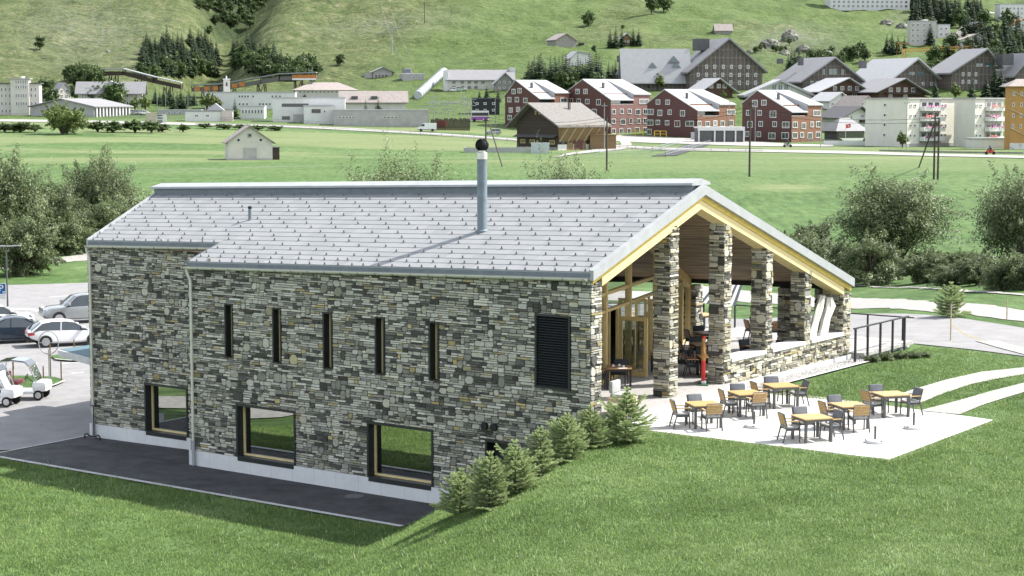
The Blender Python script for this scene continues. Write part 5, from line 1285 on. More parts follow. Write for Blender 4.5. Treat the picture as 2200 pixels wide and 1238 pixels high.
trees(scatter(24,1985,2200,lambda x:(60,165),36),'broadleaf tree among the chalets at the right edge','broadleaf trees among the right chalets','b')
trees([(2009,215,170),(2088,214,162),(2118,212,160),(2150,208,140),(2136,205,128)],['dark conifer behind the cream apartment block, left','dark conifer behind the cream apartment block, middle','dark conifer behind the cream apartment block, right','tall airy conifer beside the orange house','airy conifer behind the orange house'],'conifers behind the cream block')
trees([(2052,214,180),(1825,208,186),(1555,214,196)],['yellow green birch behind the cream apartment block','small birch in front of the brown chalets','round green bush by the second red house'],'light trees in the village','l')
trees(scatter(9,1690,1735,lambda x:(150,172),55),'dark conifer between the large hotel and the second hotel block','conifers between the hotel blocks')
trees(scatter(16,1735,1865,lambda x:(108,150),26),'scrubby tree on the rocky bank above the hotel blocks','scrub on the rocky bank','b')
trees(scatter(10,1620,1700,lambda x:(95,118),14),'low bush on the grey crag above the hotel','bushes on the crag','b')
trees([(1938,318,283),(1805,312,296),(1858,310,296)],['thin young tree in front of the cream apartment block','shrub by the low grey roofed pavilion','shrub right of the low grey roofed pavilion'],'garden trees by the road','l')
trees(scatter(36,425,572,lambda x:(2,78) if 445<x<550 else (0,30),24),'dark tree in the shaded gully at the top left','trees in the shaded gully','b')
# ---------------------------------------------------------------- the village
cream=mat('cream_render',(.54,.52,.47),.85,.06,.5); whitew=mat('white_render',(.60,.60,.585),.85,.05,.5); greyw=mat('grey_concrete_wall',(.36,.355,.345),.9,.10,.5)
slate=mat('grey_roof',(.235,.235,.245),.7,.08,.8,stretch=(1,1,4)); lightroof=mat('light_metal_roof',(.38,.385,.395),.5,.05,.6,spec=.3); pinkroof=mat('faded_tile_roof',(.29,.255,.24),.8,.12,1.2); brownroof=mat('shingle_roof',(.185,.175,.165),.85,.2,1.5,stretch=(3,1,1)); darkroof=mat('dark_roof',(.10,.10,.105),.7,.1,1)
redbrick=mat('red_shingle',(.10,.048,.043),.8,.16,1.2,stretch=(1,1,5));  # on the red houses' left walls this dark red has their shade painted in
brownwood=mat('weathered_timber',(.055,.042,.033),.85,.3,2,stretch=(4,4,.6)); ochrewood=mat('ochre_timber',(.20,.135,.07),.8,.3,2,stretch=(5,5,.6)); chaletw=mat('chalet_timber',(.09,.055,.04),.85,.2,2)  # second timber is yellow-brown, paler than the weathered boards
orange=mat('ochre_render',(.42,.235,.085),.85,.06,.6); stonew=mat('rubble_wall',(.27,.26,.235),.9,.3,2)
wframe=mat('window_frame_white',(.66,.66,.65),.6,.03,2); wglass=glass_mat('dark_window_pane',(.03,.04,.045),dark=True); teal=glass_mat('teal_window_pane',(.05,.12,.13),dark=True); woodframe=mat('window_frame_brown',(.12,.09,.07),.7,.1,3)
def timber_grid_material():
    m,n,b=nodes('timber_lattice'); L=n.links.new
    tc=n.nodes.new('ShaderNodeTexCoord'); bk=n.nodes.new('ShaderNodeTexBrick'); bk.offset=0; bk.inputs['Scale'].default_value=.5
    bk.inputs['Color1'].default_value=(.105,.09,.078,1); bk.inputs['Color2'].default_value=(.085,.074,.066,1); bk.inputs['Mortar'].default_value=(.19,.165,.14,1); bk.inputs['Mortar Size'].default_value=.06; bk.inputs['Brick Width'].default_value=.8; bk.inputs['Row Height'].default_value=1.5
    sx=n.nodes.new('ShaderNodeSeparateXYZ'); cb=n.nodes.new('ShaderNodeCombineXYZ'); L(tc.outputs['Object'],sx.inputs[0]); ad=n.nodes.new('ShaderNodeMath'); L(sx.outputs[0],ad.inputs[0]); L(sx.outputs[1],ad.inputs[1]); L(ad.outputs[0],cb.inputs[0]); L(sx.outputs[2],cb.inputs[1]); L(cb.outputs[0],bk.inputs['Vector'])
    L(bk.outputs[0],b.inputs['Base Color']); b.inputs['Roughness'].default_value=.8; return m
lattice=timber_grid_material()
z1=lambda x,y:(x/3.095,y/3.095); z2=lambda x,y:(500+x/3.095,y/3.095); z3=lambda x,y:(1000+x/3.095,y/3.095); z4=lambda x,y:(1500+x/3.094,y/3.094)
_wm={}
def window_mesh(w,h,fr,gl):
    k=(round(w*5),round(h*5),fr.name,gl.name)
    if k not in _wm:
        t=min(.16,.16*w+.03,h*.2); b=MB(); b.box(-w/2,-w/2+t,-.07,.02,0,h);b.box(w/2-t,w/2,-.07,.02,0,h);b.box(-w/2+t,w/2-t,-.07,.02,h-t,h);b.box(-w/2+t,w/2-t,-.09,.02,0,t)
        if w>1.0: b.box(-.04,.04,-.06,.02,t,h-t)
        b.box(-w/2+t,w/2-t,-.02,.02,t,h-t,1); _wm[k]=b.mesh('window',[fr,gl])
    return _wm[k]
class House:
    def __init__(s,name,label,px0,pb,wr,wl,yaw,cat='house',group=None,sink=1.5):
        s.p=gp(px0,pb); s.m=s.p.y/FPX; s.px0=px0;s.pb=pb; s.c=math.cos(R(yaw)); s.s=math.sin(R(yaw)); s.W=wr*s.m/s.c; s.D=wl*s.m/max(s.s,.05)
        # sight lines fan out towards the right of the picture: keep the measured widths
        s.root=empty(name,s.p,R(yaw),label,cat,group); s.sink=sink; s.wmat=None
    def H(s,px): return px*s.m
    def body(s,hn,hr=None,frac=.5,hf=None,gable='R',wm=None,rm=None,oh=.5,th=.3,x0=0,x1=None,y0=0,y1=None,ohg=None,roofname='roof',wallname='wall',sideW=None):
        """hn eave px at the near corner, hr ridge px, hf far eave px"""
        W=s.W if x1 is None else x1; D=s.D if y1 is None else y1; n=s.H(hn); r=s.H(hr) if hr else n; f=s.H(hf) if hf else n; b=-s.sink
        ohg=oh if ohg is None else ohg
        w=MB(); q=MB()
        if gable=='flat':
            w.box(x0,W,y0,D,b,n); q.box(x0-oh*.3,W+oh*.3,y0-oh*.3,D+oh*.3,n+.002,n+.35)
        elif gable=='hip':
            w.box(x0,W,y0,D,b,n); k=min(W-x0,D-y0)*.5
            A=[(x0-oh,y0-oh,n),(W+oh,y0-oh,n),(W+oh,D+oh,n),(x0-oh,D+oh,n)]
            if W-x0>=D-y0: T=[(x0+k,(y0+D)/2,r),(W-k,(y0+D)/2,r)]; q.add(A+T,[(0,1,5,4),(1,2,5),(2,3,4,5),(3,0,4),(3,2,1,0)])
            else: T=[((x0+W)/2,y0+k,r),((x0+W)/2,D-k,r)]; q.add(A+T,[(0,1,4),(1,2,5,4),(2,3,5),(3,0,4,5),(3,2,1,0)])
        else:
            a,bb,la,lb=(x0,W,y0,D) if gable=='R' else (y0,D,x0,W); mid=a+(bb-a)*frac
            prof=[(a,b),(bb,b),(bb,f),(mid,r),(a,n)]
            w.prism(prof,1 if gable=='R' else 0,la,lb)
            sn=(r-n)/(mid-a); sf=(r-f)/(bb-mid)
            for P in ([(a-oh,n-oh*sn),(mid,r)],[(mid,r),(bb+oh,f-oh*sf)]):
                poly=[(P[0][0],P[0][1]+.03),(P[1][0],P[1][1]+.03),(P[1][0],P[1][1]+.03+th),(P[0][0],P[0][1]+.03+th)]
                q.prism(poly,1 if gable=='R' else 0,la-ohg,lb+ohg)
        wo=w.build(wallname,wm,s.root); ro=q.build(roofname,rm,s.root); s.wall=wo; s.roof=ro
        return s
    def win(s,face,px,py,w=9,h=11,fr=None,gl=None,y0=0,name='window'):
        """centre of a window at a measured photo point"""
        m=s.m; me=window_mesh(max(.5,w*m/(s.c if face=='R' else max(s.s,.3))),h*m,fr or wframe,gl or wglass); o=link(name,me,s.root); z=(s.pb-py-h/2)*m
        if face=='R': o.location=((px-s.px0)*m/s.c,-.03+y0,z)
        else: o.location=(-.03,(s.px0-px)*m/s.s,z); o.rotation_euler=(0,0,-math.pi/2)
        return o
    def grid(s,face,xs,ys,w=9,h=11,**k):
        for y in ys:
            for x in xs: s.win(face,x,y,w,h,**k)
        return s
    def box(s,name,m,px,py0,py1,wpx,y0,y1,parent=None,rz=False):
        """block on the right face side: centre px, between photo heights, depth range in metres"""
        k=s.m; x=(px-s.px0)*k/s.c; w=wpx*k/s.c/2
        return MB().box(x-w,x+w,y0,y1,(s.pb-py1)*k,(s.pb-py0)*k).build(name,m,parent or s.root)
    def chimney(s,px,py0,py1,wpx,y,m=None): return s.box('chimney',m or greyw,px,py0,py1,wpx,y,y+wpx*s.m,s.roof)
# --- four red shingled apartment houses
def red_house(px0,pb,wl,wr,hn,hr,fx,hf,wingx,hw,rec,wins,label,lighter):
    h=House('apartment_house',label,px0,pb,wr,wl,40,'apartment house','red apartment houses'); W,D=h.W,h.D; m=h.m
    n,r,f,wv,rc=[q*m for q in (hn,hr,hf,hw,rec)]; mid=D*fx; xw=(wingx-px0)*m/h.c; b=-1.5
    w=MB()
    w.add([(0,0,b),(0,D,b),(0,D,f),(0,mid,r),(0,0,n)],[(0,1,2,3,4)]); w.add([(W,0,b),(W,D,b),(W,D,f),(W,mid,r),(W,0,wv)],[(4,3,2,1,0)]); w.add([(0,D,b),(W,D,b),(W,D,f),(0,D,f)],[(0,1,2,3)])
    w.build('wall',redbrick,h.root)
    s2=MB(); s2.box(0,xw,.0,.3,b,rc); s2.box(xw,W,0,.3,b,wv); s2.add([(xw,0,rc),(xw,3.2,rc),(xw,3.2,n),(xw,0,n)],[(0,1,2,3)]); s2.box(.3,xw,2.9,3.2,rc-1,n+2); s2.box(.0,xw,.3,3.2,rc-1.3,rc-1)
    s2.build('street_wall',lighter,h.root)
    sl=(r-n)/mid; sw=(r-wv)/mid; sf=(r-f)/(D-mid); t=.28; q=MB()
    def slab(x0,x1,y0,z0,y1,z1): q.hexa([(x0,y0,z0),(x1,y0,z0),(x1,y1,z1),(x0,y1,z1),(x0,y0,z0+t),(x1,y0,z0+t),(x1,y1,z1+t),(x0,y1,z1+t)])
    slab(-.15,xw,-.3,n-.3*sl,mid,r); slab(xw,W+.15,-.3,wv-.3*sw,mid,r+.02); slab(-.15,W+.15,mid,r,D+.3,f-.3*sf)
    q.add([(xw-.002,0,n+t),(xw-.002,mid,r+t),(xw-.002,0,wv+t)],[(0,1,2)])
    h.roof=q.build('roof',lightroof,h.root)
    MB().box(.35,xw-.1,2.84,2.88,rc-.6,n-.2).build('terrace_glazing',teal,h.root); MB().box(.0,xw,-.04,.0,rc,rc+.1).build('terrace_coping',wframe,h.root)
    x=xw*.35; MB().box(x-.3,x+.3,mid*.55-.3,mid*.55+.3,n+(r-n)*.5,n+(r-n)*.55+1.9).build('chimney',darkroof,h.root)
    for face,x,y,ww,hh in wins: h.win(face,x,y,ww,hh)
    return h
redlit=mat('red_shingle_lit',(.20,.10,.072),.8,.15,1.2,stretch=(1,1,5)); redlit_brown=mat('red_shingle_lit_brown',(.22,.115,.078),.8,.15,1.2,stretch=(1,1,5)); redlit_pink=mat('red_shingle_lit_pink',(.23,.13,.115),.8,.15,1.2,stretch=(1,1,5))  # street fronts: same shingle made lighter, sunlight put into the colour
def cv(f,face,L,w=8.5,h=11): return [(face,)+f(x,y)+(a[0] if a else w,a[1] if a else h) for x,y,*a in L]
red_house(1158,281,73,66,68,107,.68,74,1192,80,58,cv(z3,'L',[(322,610),(362,605),(294,665),(344,665),(400,670),(303,735),(352,730),(295,785),(410,730),(460,740)])+cv(z3,'R',[(656,668,15,10),(520,720),(580,720)]),'red apartment house farthest left, half hidden by the old timber barn',redlit)
red_house(1312,288,90,90,72,116,.64,91,1363,84,63,cv(z3,'L',[(755,610),(806,610),(710,672,10,11),(763,675),(818,678),(889,682,9,13),(862,742,10,12),(840,800)])+cv(z3,'R',[(985,745),(1041,743),(1096,743),(1155,748,11,13),(1210,745,11,12),(985,808),(1050,812,11,13),(1107,808),(1161,808),(1210,808,11,11),(985,873),(1038,873),(1093,873),(1150,870,11,11),(1208,870,11,12),(1198,677,22,11)]),'tall red apartment house with pinkish street front, directly right of the old barn roof',redlit_pink)
red_house(1498,297,99,90,58,103,.65,73,1549,71,47,cv(z3,'L',[(1303,681),(1362,682),(1256,748,13,13),(1315,753,10,14),(1375,748,8,12),(1453,755,10,14),(1255,820,13,13),(1303,818),(1360,820),(1422,826,11,14),(1496,824,16,12),(1250,883,10,12)])+cv(z3,'R',[(1555,823),(1615,825,10,12),(1667,822)])+cv(z4,'R',[(240,748,20,11),(125,820),(178,825,10,13),(240,822,12,13)]),'red apartment house behind the white carport and grey skip',redlit_brown)
red_house(1700,306,92,76,64,110,.69,83,1739,79,56,cv(z4,'L',[(409,690,10,14),(461,684,9,13),(370,753,8,12),(437,755),(514,762,11,15),(381,833,10,14),(444,829),(524,830),(587,832,13,14),(365,897,8,12),(434,899),(509,905,12,15),(585,903,13,14)])+cv(z4,'R',[(645,832,13,13),(711,837,11,15),(775,830,8,12),(825,830,12,13),(645,902,13,13),(699,900),(760,905,12,15),(823,900,12,13),(812,755,19,13)]),'red apartment house farthest right, left of the low grey pavilion with the flag',redlit_brown)
# --- old timber barn
h=House('timber_barn','large old dark timber barn with wide shingled roof beside the pale lane',1199,323,94,88,42,'barn')
h.body(58,98,.6,60,'L',brownwood,brownroof,oh=2.0,th=.35,ohg=1.8)
W,D,m=h.W,h.D,h.m
b=MB(); b.hexa([(.2,-.02,18*m),(W,-.02,18*m),(W,.3,18*m),(.2,.3,18*m),(.0,-1.9,53*m),(W+.3,-1.9,53*m),(W+.3,.3,56*m),(.0,.3,56*m)]); b.build('slanted_front',ochrewood,h.root)
for k in range(6):
    x=.4+k*(W-.5)/5; MB().bar((x,-.1,18*m),(x+1.3,-2.0,54*m),.22,.22).build('strut',mat('silver_timber',(.42,.34,.25),.8,.1,3) if 'silver_timber' not in MATS else MATS['silver_timber'],h.root)
MB().box(-.12,W+.1,-.12,0,-1,12*m).build('base_wall',whitew,h.root); MB().hexa([(-1.4,.2,27*m),(-.05,.2,32*m),(-.05,D,32*m),(-1.4,D,27*m),(-1.4,.2,28*m),(-.05,.2,33*m),(-.05,D,33*m),(-1.4,D,28*m)]).build('canopy',darkroof,h.root)
MB().box(-.25,-.002,0,D,-1,6*m).build('plinth',stonew,h.root)
for x,y,w,hh in [(385,945,11,9),(448,945,12,9),(578,948,12,9),(470,752,3,8),(495,752,3,8)]: h.win('L',*z3(x,y),w,hh,fr=mat('window_frame_ochre',(.45,.36,.16),.7,.1,2) if 'window_frame_ochre' not in MATS else MATS['window_frame_ochre'])
for x,y,w,hh,mm in [(695,975,14,17,ochrewood),(750,965,18,22,redbrick),(792,975,8,16,ochrewood),(645,948,7,7,wglass),(820,945,6,7,wglass)]: h.box('door' if mm is not wglass else 'window',mm,*[z3(x,y)[0]],z3(x,y)[1]-hh/2,z3(x,y)[1]+hh/2,w,-.2,-.12)
h.chimney(1259,221,236,4,5,darkroof)
for x,y in ((620,742),(678,745),(752,712)): pass
w=gp(*z3(910,995)); o=MB().box(-3,3,-.8,.8,0,3.2).box(-3.3,3.3,-1.1,1.1,3.2,3.4).build('open_shed',ochrewood,None,loc=tuple(w),rz=R(10)); tag(o,'small ochre timber shed at the right corner of the old barn','shed')
w=gp(*z3(275,1015)); o=MB().box(-9,9,-.2,.2,-.5,1.1).box(-9,-8.6,.2,4,-.5,1.1).build('basin_wall',greyw,None,loc=tuple(w),rz=R(4)); tag(o,'low grey concrete trough wall left of the old barn','wall')
w=gp(*z3(497,1020)); t=MB().box(-1.9,1.9,-.9,.9,0,2.2).build('silo_box',mat('galvanised',(.45,.48,.50),.5,.05,2,metal=.4),None,loc=tuple(w)); tag(t,'grey metal trough in front of the old barn','trough')
# --- meadow hut
h=House('meadow_hut','small pale meadow hut with gable, big closed door and dark lean-to',490.5,344,92,19,14,'hut'); h.body(39,71,.48,38,'R',cream,pinkroof,oh=.55,th=.18)
for x in (30,183): 
    px,py=z2(x+8,933) if x<100 else z2(181,933); k=h.m; MB().tube([((px-h.px0)*k/h.c,-.06,(h.pb-py)*k),((px-h.px0)*k/h.c,.05,(h.pb-py)*k)],.22,14).build('round_vent',black_mat,h.root)
h.win('R',*z2(110,902),9,9,fr=greyw); px,py=z2(111,1022); h.box('door',greyw,px,py-12,344,27,-.08,.0)
h.box('base_course',greyw,536.5,341,344,92,-.05,0); h.box('lean_to',brownwood,590,318,344,15,.3,4.5); h.box('lean_to_roof',darkroof,590,317,318.4,17,.1,4.7)
# --- generic houses of the village: name,label,px0,pb,wr,wl,yaw | body | windows
def V(label,px0,pb,wr,wl,yaw,hn,hr=None,g='R',frac=.5,hf=None,wm=cream,rm=slate,oh=.6,cat='house',name='house',wins=(),grp=None,**k):
    h=House(name,label,px0,pb,wr,wl,yaw,cat,grp); h.body(hn,hr,frac,hf,g,wm,rm,oh,**k)
    for w in wins:
        face,xs,ys=w[:3]; ww=w[3] if len(w)>3 else 4; hh=w[4] if len(w)>4 else 6
        h.grid(face,xs,ys,ww,hh,**(w[5] if len(w)>5 else {}))
    return h
B=(lambda a,b,n:[a+(b-a)*i/(n-1) for i in range(n)])
h=V('cream four storey palace building with tall centre block at the left edge',-30,247,112,4,6,66,wm=cream,rm=darkroof,g='flat',name='palace_building',cat='building',wins=[('R',[-20,-12,-4,4,12,20,66,74],[193,206,223,239],4,8)],oh=2)
x0=(24-h.px0)*h.m/h.c; x1=(62-h.px0)*h.m/h.c; MB().box(x0,x1,-1.6,3,-1.5,76*h.m).build('centre_block',cream,h.root); MB().box(x0-.5,x1+.5,-2.1,3.5,76*h.m,78*h.m).build('cornice',greyw,h.root); MB().box(x0+3,x1-2,-.5,4,78*h.m,82*h.m).build('attic',whitew,h.root); h.grid('R',[36,41,46,51,56],[177,188,206,223],3.2,8,y0=-1.6)
V('narrow cream house with grey gabled roof behind the palace building',126,216,22,19,40,22,36,'R',wm=cream,rm=slate,wins=[('R',[132,141],[196,206])])
h=V('long cream house with grey roof, dormers and small centre pediment',170,234,133,3,5,38,56,'L',wm=cream,rm=slate,oh=1.2,wins=[('R',[178,184,193,201,209,221,232,243,254,263,272,283,294],[206,222],4.5,8)])
for px in (193,210,265): h.box('dormer',whitew,px,188,194,14,.5,4,h.roof)
h.box('pediment_block',cream,238,186,234,22,-.8,2); MB().prism([(0-1,0),(22*h.m+1,0),(11*h.m,12*h.m)],1,-1.2,4).build('pediment',lightroof,h.root).location=((227-h.px0)*h.m/h.c,0,48*h.m)
h=V('wide low sports hall with grey metal roof and white fins on its right side',202,252,56,156,62,22,38,'L',wm=greyw,rm=slate,oh=.8,name='sports_hall',cat='hall')
for k in range(11): h.box('fin',wframe,205+k*5,230,252,1.4,-.5,-.05)
h.box('window_band',wglass,230,232,251,54,-.05,.0)
h=V('slim cream tower with small pinnacle above the low white buildings',481,232,13.5,3,10,60,None,'flat',wm=cream,rm=wframe,name='tower',cat='tower'); h.box('pinnacle',wframe,487.5,164,172,3,1,1.6); h.box('belfry_opening',wglass,487.5,178,186,4,-.04,0)
h=V('low long white building with pinkish block, behind the road railing',398,261,100,4,6,21,None,'flat',wm=whitew,rm=slate,name='low_building',cat='building',wins=[('R',[422,445],[249],8,6)]); h.box('pink_block',mat('pink_render',(.55,.47,.44),.85,.05,1),487,239,261,22,-.6,5); MB().prism([(0,0),(6,0),(3,2.4)],1,1,6).build('skylight',lightroof,h.root).location=((440-h.px0)*h.m,0,21.5*h.m)
V('low grey flat roofed pavilion right of the billboard',340,247,90,3,4,9,None,'flat',wm=greyw,rm=lightroof,name='low_building',cat='building',wins=[('R',B(352,420,7),[243],6,4)])
h=V('long white two storey office strip left of the factory',440,236,192,3,3,36,None,'flat',wm=whitew,rm=lightroof,name='office_building',cat='building',wins=[('R',[447,455,463,514,520,526,532,543,584,592,600],[208],5,6),('R',[449,457,514,522,530,557,564,571,578],[224],5,7)])
V('low white annex with a band of windows below the office strip',517,256,50,3,3,26,None,'flat',wm=whitew,rm=lightroof,name='annex',cat='building',wins=[('R',B(522,562,7),[240],5,9)])
V('brown hipped roof hall behind the white factory',634,214,128,10,8,20,37,'hip',wm=cream,rm=brownroof if False else pinkroof,oh=1.2,name='hipped_hall',cat='hall',wins=[('R',B(645,755,14),[198],5.5,5)])
h=V('big white factory building with dark window bands',586,262,154,3,4,50,None,'flat',wm=whitew,rm=lightroof,name='factory',cat='factory'); h.box('window_band',wglass,634,223,230,57,-.05,.0); h.box('window_band',wglass,614,250,258,17,-.05,0); h.box('window_band',greyw,643,246,262,26,-.4,0)
V('white cube annex in front of the factory',653,266,62,6,6,37,None,'flat',wm=whitew,rm=lightroof,name='factory_annex',cat='building',wins=[('R',[679],[239],19,8,dict(fr=woodframe)),('R',[697],[240],5,6)])
h=V('long house with faded tile roof and two dark dormers above the concrete wall',733,240,138,4,5,22,42,'L',wm=cream,rm=pinkroof,oh=.8)
for px in (762,804): h.box('dormer',darkroof,px,207,216,13,.3,3,h.roof)
V('low grey concrete works building behind the two factory conifers',717,270,202,4,4,32,None,'flat',wm=greyw,rm=lightroof,name='concrete_works',cat='building',wins=[('R',[731,738,745,752,759,826,834,842,850],[252],6,5)])
h=V('long school house with grey roof at the foot of the slope',962,196,140,4,4,25,44,'L',wm=cream,rm=slate,oh=.8,name='school',cat='building',wins=[('R',[975,993,1008,1022,1037],[177],8,7,dict(fr=greyw)),('R',[975,993,1008,1022],[188],8,7,dict(fr=greyw))]); h.box('stair_block',whitew,958,152,196,9,0,6); h.box('chimney_block',whitew,1102,145,180,12,4,9)
V('grubby stone gable house at the right end of the school',1064,198,42,3,8,20,40,'R',wm=stonew,rm=lightroof,oh=.9,wins=[('R',[1073,1084,1095],[177,189],4,5)])
V('small black flat roofed house behind the substation',1016,246,57,3,5,33,None,'flat',wm=mat('black_cladding',(.03,.032,.036),.8,.1,1),rm=darkroof,wins=[('R',[1025,1042,1060],[223,237],6,5)])
# hotel blocks
h=V('huge dark timber lattice hotel with steep gable and grey roof',1482,196,160,24,14,44,110,'R',.52,46,wm=lattice,rm=slate,oh=1.6,th=.6,name='hotel',cat='hotel',grp='hotel blocks',wins=[('R',[1537,1555,1573,1592],[125],6,8,dict(fr=woodframe)),('R',[1518,1536,1555,1573,1592,1610],[144],6,8),('R',[1500,1518,1536,1554,1572,1591,1609,1627],[161],6,8),('R',[1500,1518,1552,1572,1591,1609,1627],[178],6,9),('R',[1536,1554,1572,1591],[108],5,5,dict(fr=woodframe))])
h.chimney(1527,83,108,28,8,darkroof); h.chimney(1572,83,95,14,14,darkroof)
h2=V('lower hotel wing with wide light grey roof and three gabled dormers',1342,192,134,3,5,36,84,'L',wm=lattice,rm=lightroof,oh=1.5,th=.4,name='hotel_wing',cat='hotel',grp='hotel blocks',wins=[('R',B(1352,1470,11),[165],5,9)])
for px,py,w in ((1448,128,26),(1453,142,28),(1402,142,26)):
    d=MB(); k=h2.m; x=(px-h2.px0)*k/h2.c; z=(h2.pb-py)*k; zz=w*k*.28; yb=max(.4,(z-36*k)/((84-36)*k)*h2.D*.5-1.5); wv=w*k/2
    d.prism([(x-wv,z-zz),(x+wv,z-zz),(x,z+zz)],1,yb,yb+6); dm=d.build('dormer',slate,h2.roof); MB().box(x-wv*.4,x+wv*.4,yb-.05,yb,z-zz*.9,z+zz*.1).build('dormer_window',teal,dm)
h2.chimney(1424,107,125,8,4,darkroof)
V('small dark gabled hotel pavilion at the left of the hotel wing',1345,190,52,14,18,36,66,'R',.42,30,wm=lattice,rm=slate,oh=1,name='hotel_pavilion',cat='hotel',grp='hotel blocks',wins=[('R',[1358,1368,1378],[160],5,6)]).chimney(1328+16,120,134,12,4,darkroof)
def teal_w(h,L): 
    for x,y,w,hh in L: h.win('R',*z4(x,y),w,hh,fr=woodframe,gl=teal)
h=V('second hotel block with wide gable and teal windows, behind brown chalets',1724,196,134,40,20,24,70,'R',.51,22,wm=lattice,rm=slate,oh=2,th=.6,name='hotel_block',cat='hotel',grp='hotel blocks',wins=[('R',[1745,1757,1772,1790,1808,1825],[178,190],6,7)]); teal_w(h,[(840,480,8,15),(905,478,20,15),(975,480,9,15)]); h.chimney(1752,123,140,9,10,darkroof); h.chimney(1741,124,135,10,22,darkroof)
h=V('third hotel block with broad light roof on its left slope',1903,196,132,58,22,18,68,'R',.52,18,wm=lattice,rm=lightroof,oh=2,th=.6,name='hotel_block',cat='hotel',grp='hotel blocks',wins=[('R',[1925,1945,1990,2010],[180],6,7)]); teal_w(h,[(1432,490,17,9),(1497,490,17,9)]); h.chimney(1902,129,146,12,14,darkroof)
h=V('fourth hotel block with steep gable at the right behind the orange house',2044,196,102,26,18,42,88,'R',.75,60,wm=lattice,rm=slate,oh=2,th=.6,name='hotel_block',cat='hotel',grp='hotel blocks',wins=[('R',[2070,2084,2100],[160,176],6,8)]); teal_w(h,[(1880,433,17,10),(1950,433,17,9)])
V('fifth hotel block cut by the right picture edge',2180,196,60,22,18,40,78,'R',.6,50,wm=lattice,rm=slate,oh=2,th=.6,name='hotel_block',cat='hotel',grp='hotel blocks').chimney(2174,117,140,26,3,darkroof)
# chalets and houses behind the red row
V('brown chalet with wide light roof and balcony, left of its darker twin',1764,213,106,26,20,19,44,'R',.55,16,wm=chaletw,rm=lightroof,oh=2.2,name='chalet',cat='chalet',wins=[('R',[1795,1812,1829,1846],[190],8,9),('R',[1800,1840],[203],9,9)]).box('balcony',brownwood,1823,196,200,70,-1.2,0)
V('dark brown chalet with wide roof, right of the lighter chalet',1888,216,104,34,22,22,46,'R',.52,18,wm=chaletw,rm=slate,oh=2.4,name='chalet',cat='chalet',wins=[('R',[1915,1933,1950,1968],[193],9,10),('R',[1915,1950],[207],9,9)]).box('balcony',brownwood,1942,199,203,80,-1.2,0)
V('brown chalet right behind the third red house roof',1516,212,60,20,22,24,42,'R',.45,18,wm=chaletw,rm=lightroof,oh=2,name='chalet',cat='chalet',wins=[('R',[1528,1545,1558],[186],9,8)])
V('white modern building with broad low gable and glazed apex',1606,214,140,6,8,8,38,'R',.5,8,wm=whitew,rm=lightroof,oh=1.5,th=.8,name='modern_hall',cat='building',wins=[('R',[1664,1677,1690],[188],11,14,dict(gl=teal))])
h=V('white house with light roof and dark red shutters',1782,236,47,30,30,20,36,'R',.55,18,wm=whitew,rm=lightroof,oh=1,wins=[('R',[1790,1800,1810],[224],4,7),('R',[1812,1819],[207],4,6)])
V('white house with pale pink roof beside the shuttered one',1842,252,52,34,30,24,44,'R',.4,22,wm=whitew,rm=pinkroof,oh=1,wins=[('R',[1854,1872],[224,240],5,7)])
V('white chalet with dark overhanging gable behind the low pavilion',1812,286,64,34,26,36,55,'R',.55,34,wm=whitew,rm=darkroof,oh=1.8,wins=[('R',[1822,1830],[254],5,9),('R',[1856,1868],[250,272],8,8)]).box('balcony',brownwood,1862,258,264,26,-1.2,0)
h=V('low pavilion with hipped grey roof and dark glazed front under the flag',1798,302,64,20,26,20,48,'hip',wm=darkroof,rm=slate,oh=1.2,name='pavilion',cat='pavilion'); h.box('glazing',wglass,1830,284,298,58,-.05,0); h.box('terrace_parapet',whitew,1830,297,303,64,-1.6,-1.4)
p=h.p+Vector((2.0,-2,0)); fl=empty('flag',p,0,'red flag with a white cross on a pole in front of the pavilion','flag'); k=h.m
MB().tube([(0,0,0),(0,0,38*k)],.06,6).build('pole',wframe,fl); MB().hexa([(.1,-.02,26*k),(1.4,.2,28*k),(1.4,.24,28*k),(.1,.02,26*k),(.1,-.02,34*k),(1.4,.2,36*k),(1.4,.24,36*k),(.1,.02,34*k)]).build('cloth',mat('flag_red',(.6,.02,.02),.7,.03,2),fl)
MB().box(.45,1.05,.02,.05,30.3*k,31.8*k).box(.66,.84,.0,.052,29*k,33*k).build('cross',wframe,fl)
# cream apartment block with flower balconies
def flats(label,px0,wl,wr,wins,balc):
    h=House('apartment_block',label,px0,316,wr,wl,38,'apartment block','cream apartment blocks'); h.body(102,None,gable='flat',wm=mat('pale_cream_render',(.64,.625,.56),.85,.04,.5) if 'pale_cream_render' not in MATS else MATS['pale_cream_render'],rm=greyw,oh=1)
    for f,x,y in wins: h.win(f,x,y,6,8)
    for (px,w,ys) in balc:
        h.box('recess',greyw,px,214,312,w,-.06,-.02)
        for i,y in enumerate(ys):
            b=h.box('balcony',wframe,px,y,y+9,w,-1.5,-.1); 
            for j in range(3): h.box('balcony_window',wglass,px-w*.3+j*w*.3,y-9,y-1,w*.2,-.09,-.065)
            f=MB(); rs=random.Random(i*7+int(px)); k=h.m; x0=(px-w/2-h.px0)*k/h.c; x1=(px+w/2-h.px0)*k/h.c; a,bb=((x0,(x0+x1)/2) if rs.random()<.4 else ((x0+x1)/2,x1)) if i%2 else (x0+.3,x1)
            z=(h.pb-y)*k
            for q in range(46):
                x=rs.uniform(a,bb); zz=z+rs.uniform(-.15,.35); s=.16; yy=-1.5-rs.uniform(.05,.3); f.add([(x-s,yy,zz),(x,yy-s,zz-s),(x+s,yy,zz),(x,yy+s*.4,zz+s)],[(0,1,2,3)],rs.choice((0,0,1)))
            f.build('flower_box',[FLW[(i+int(px))%3],leafg],b)
    h.box('plinth',greyw,px0+wr/2,309,318,wr,-.08,0)
    return h
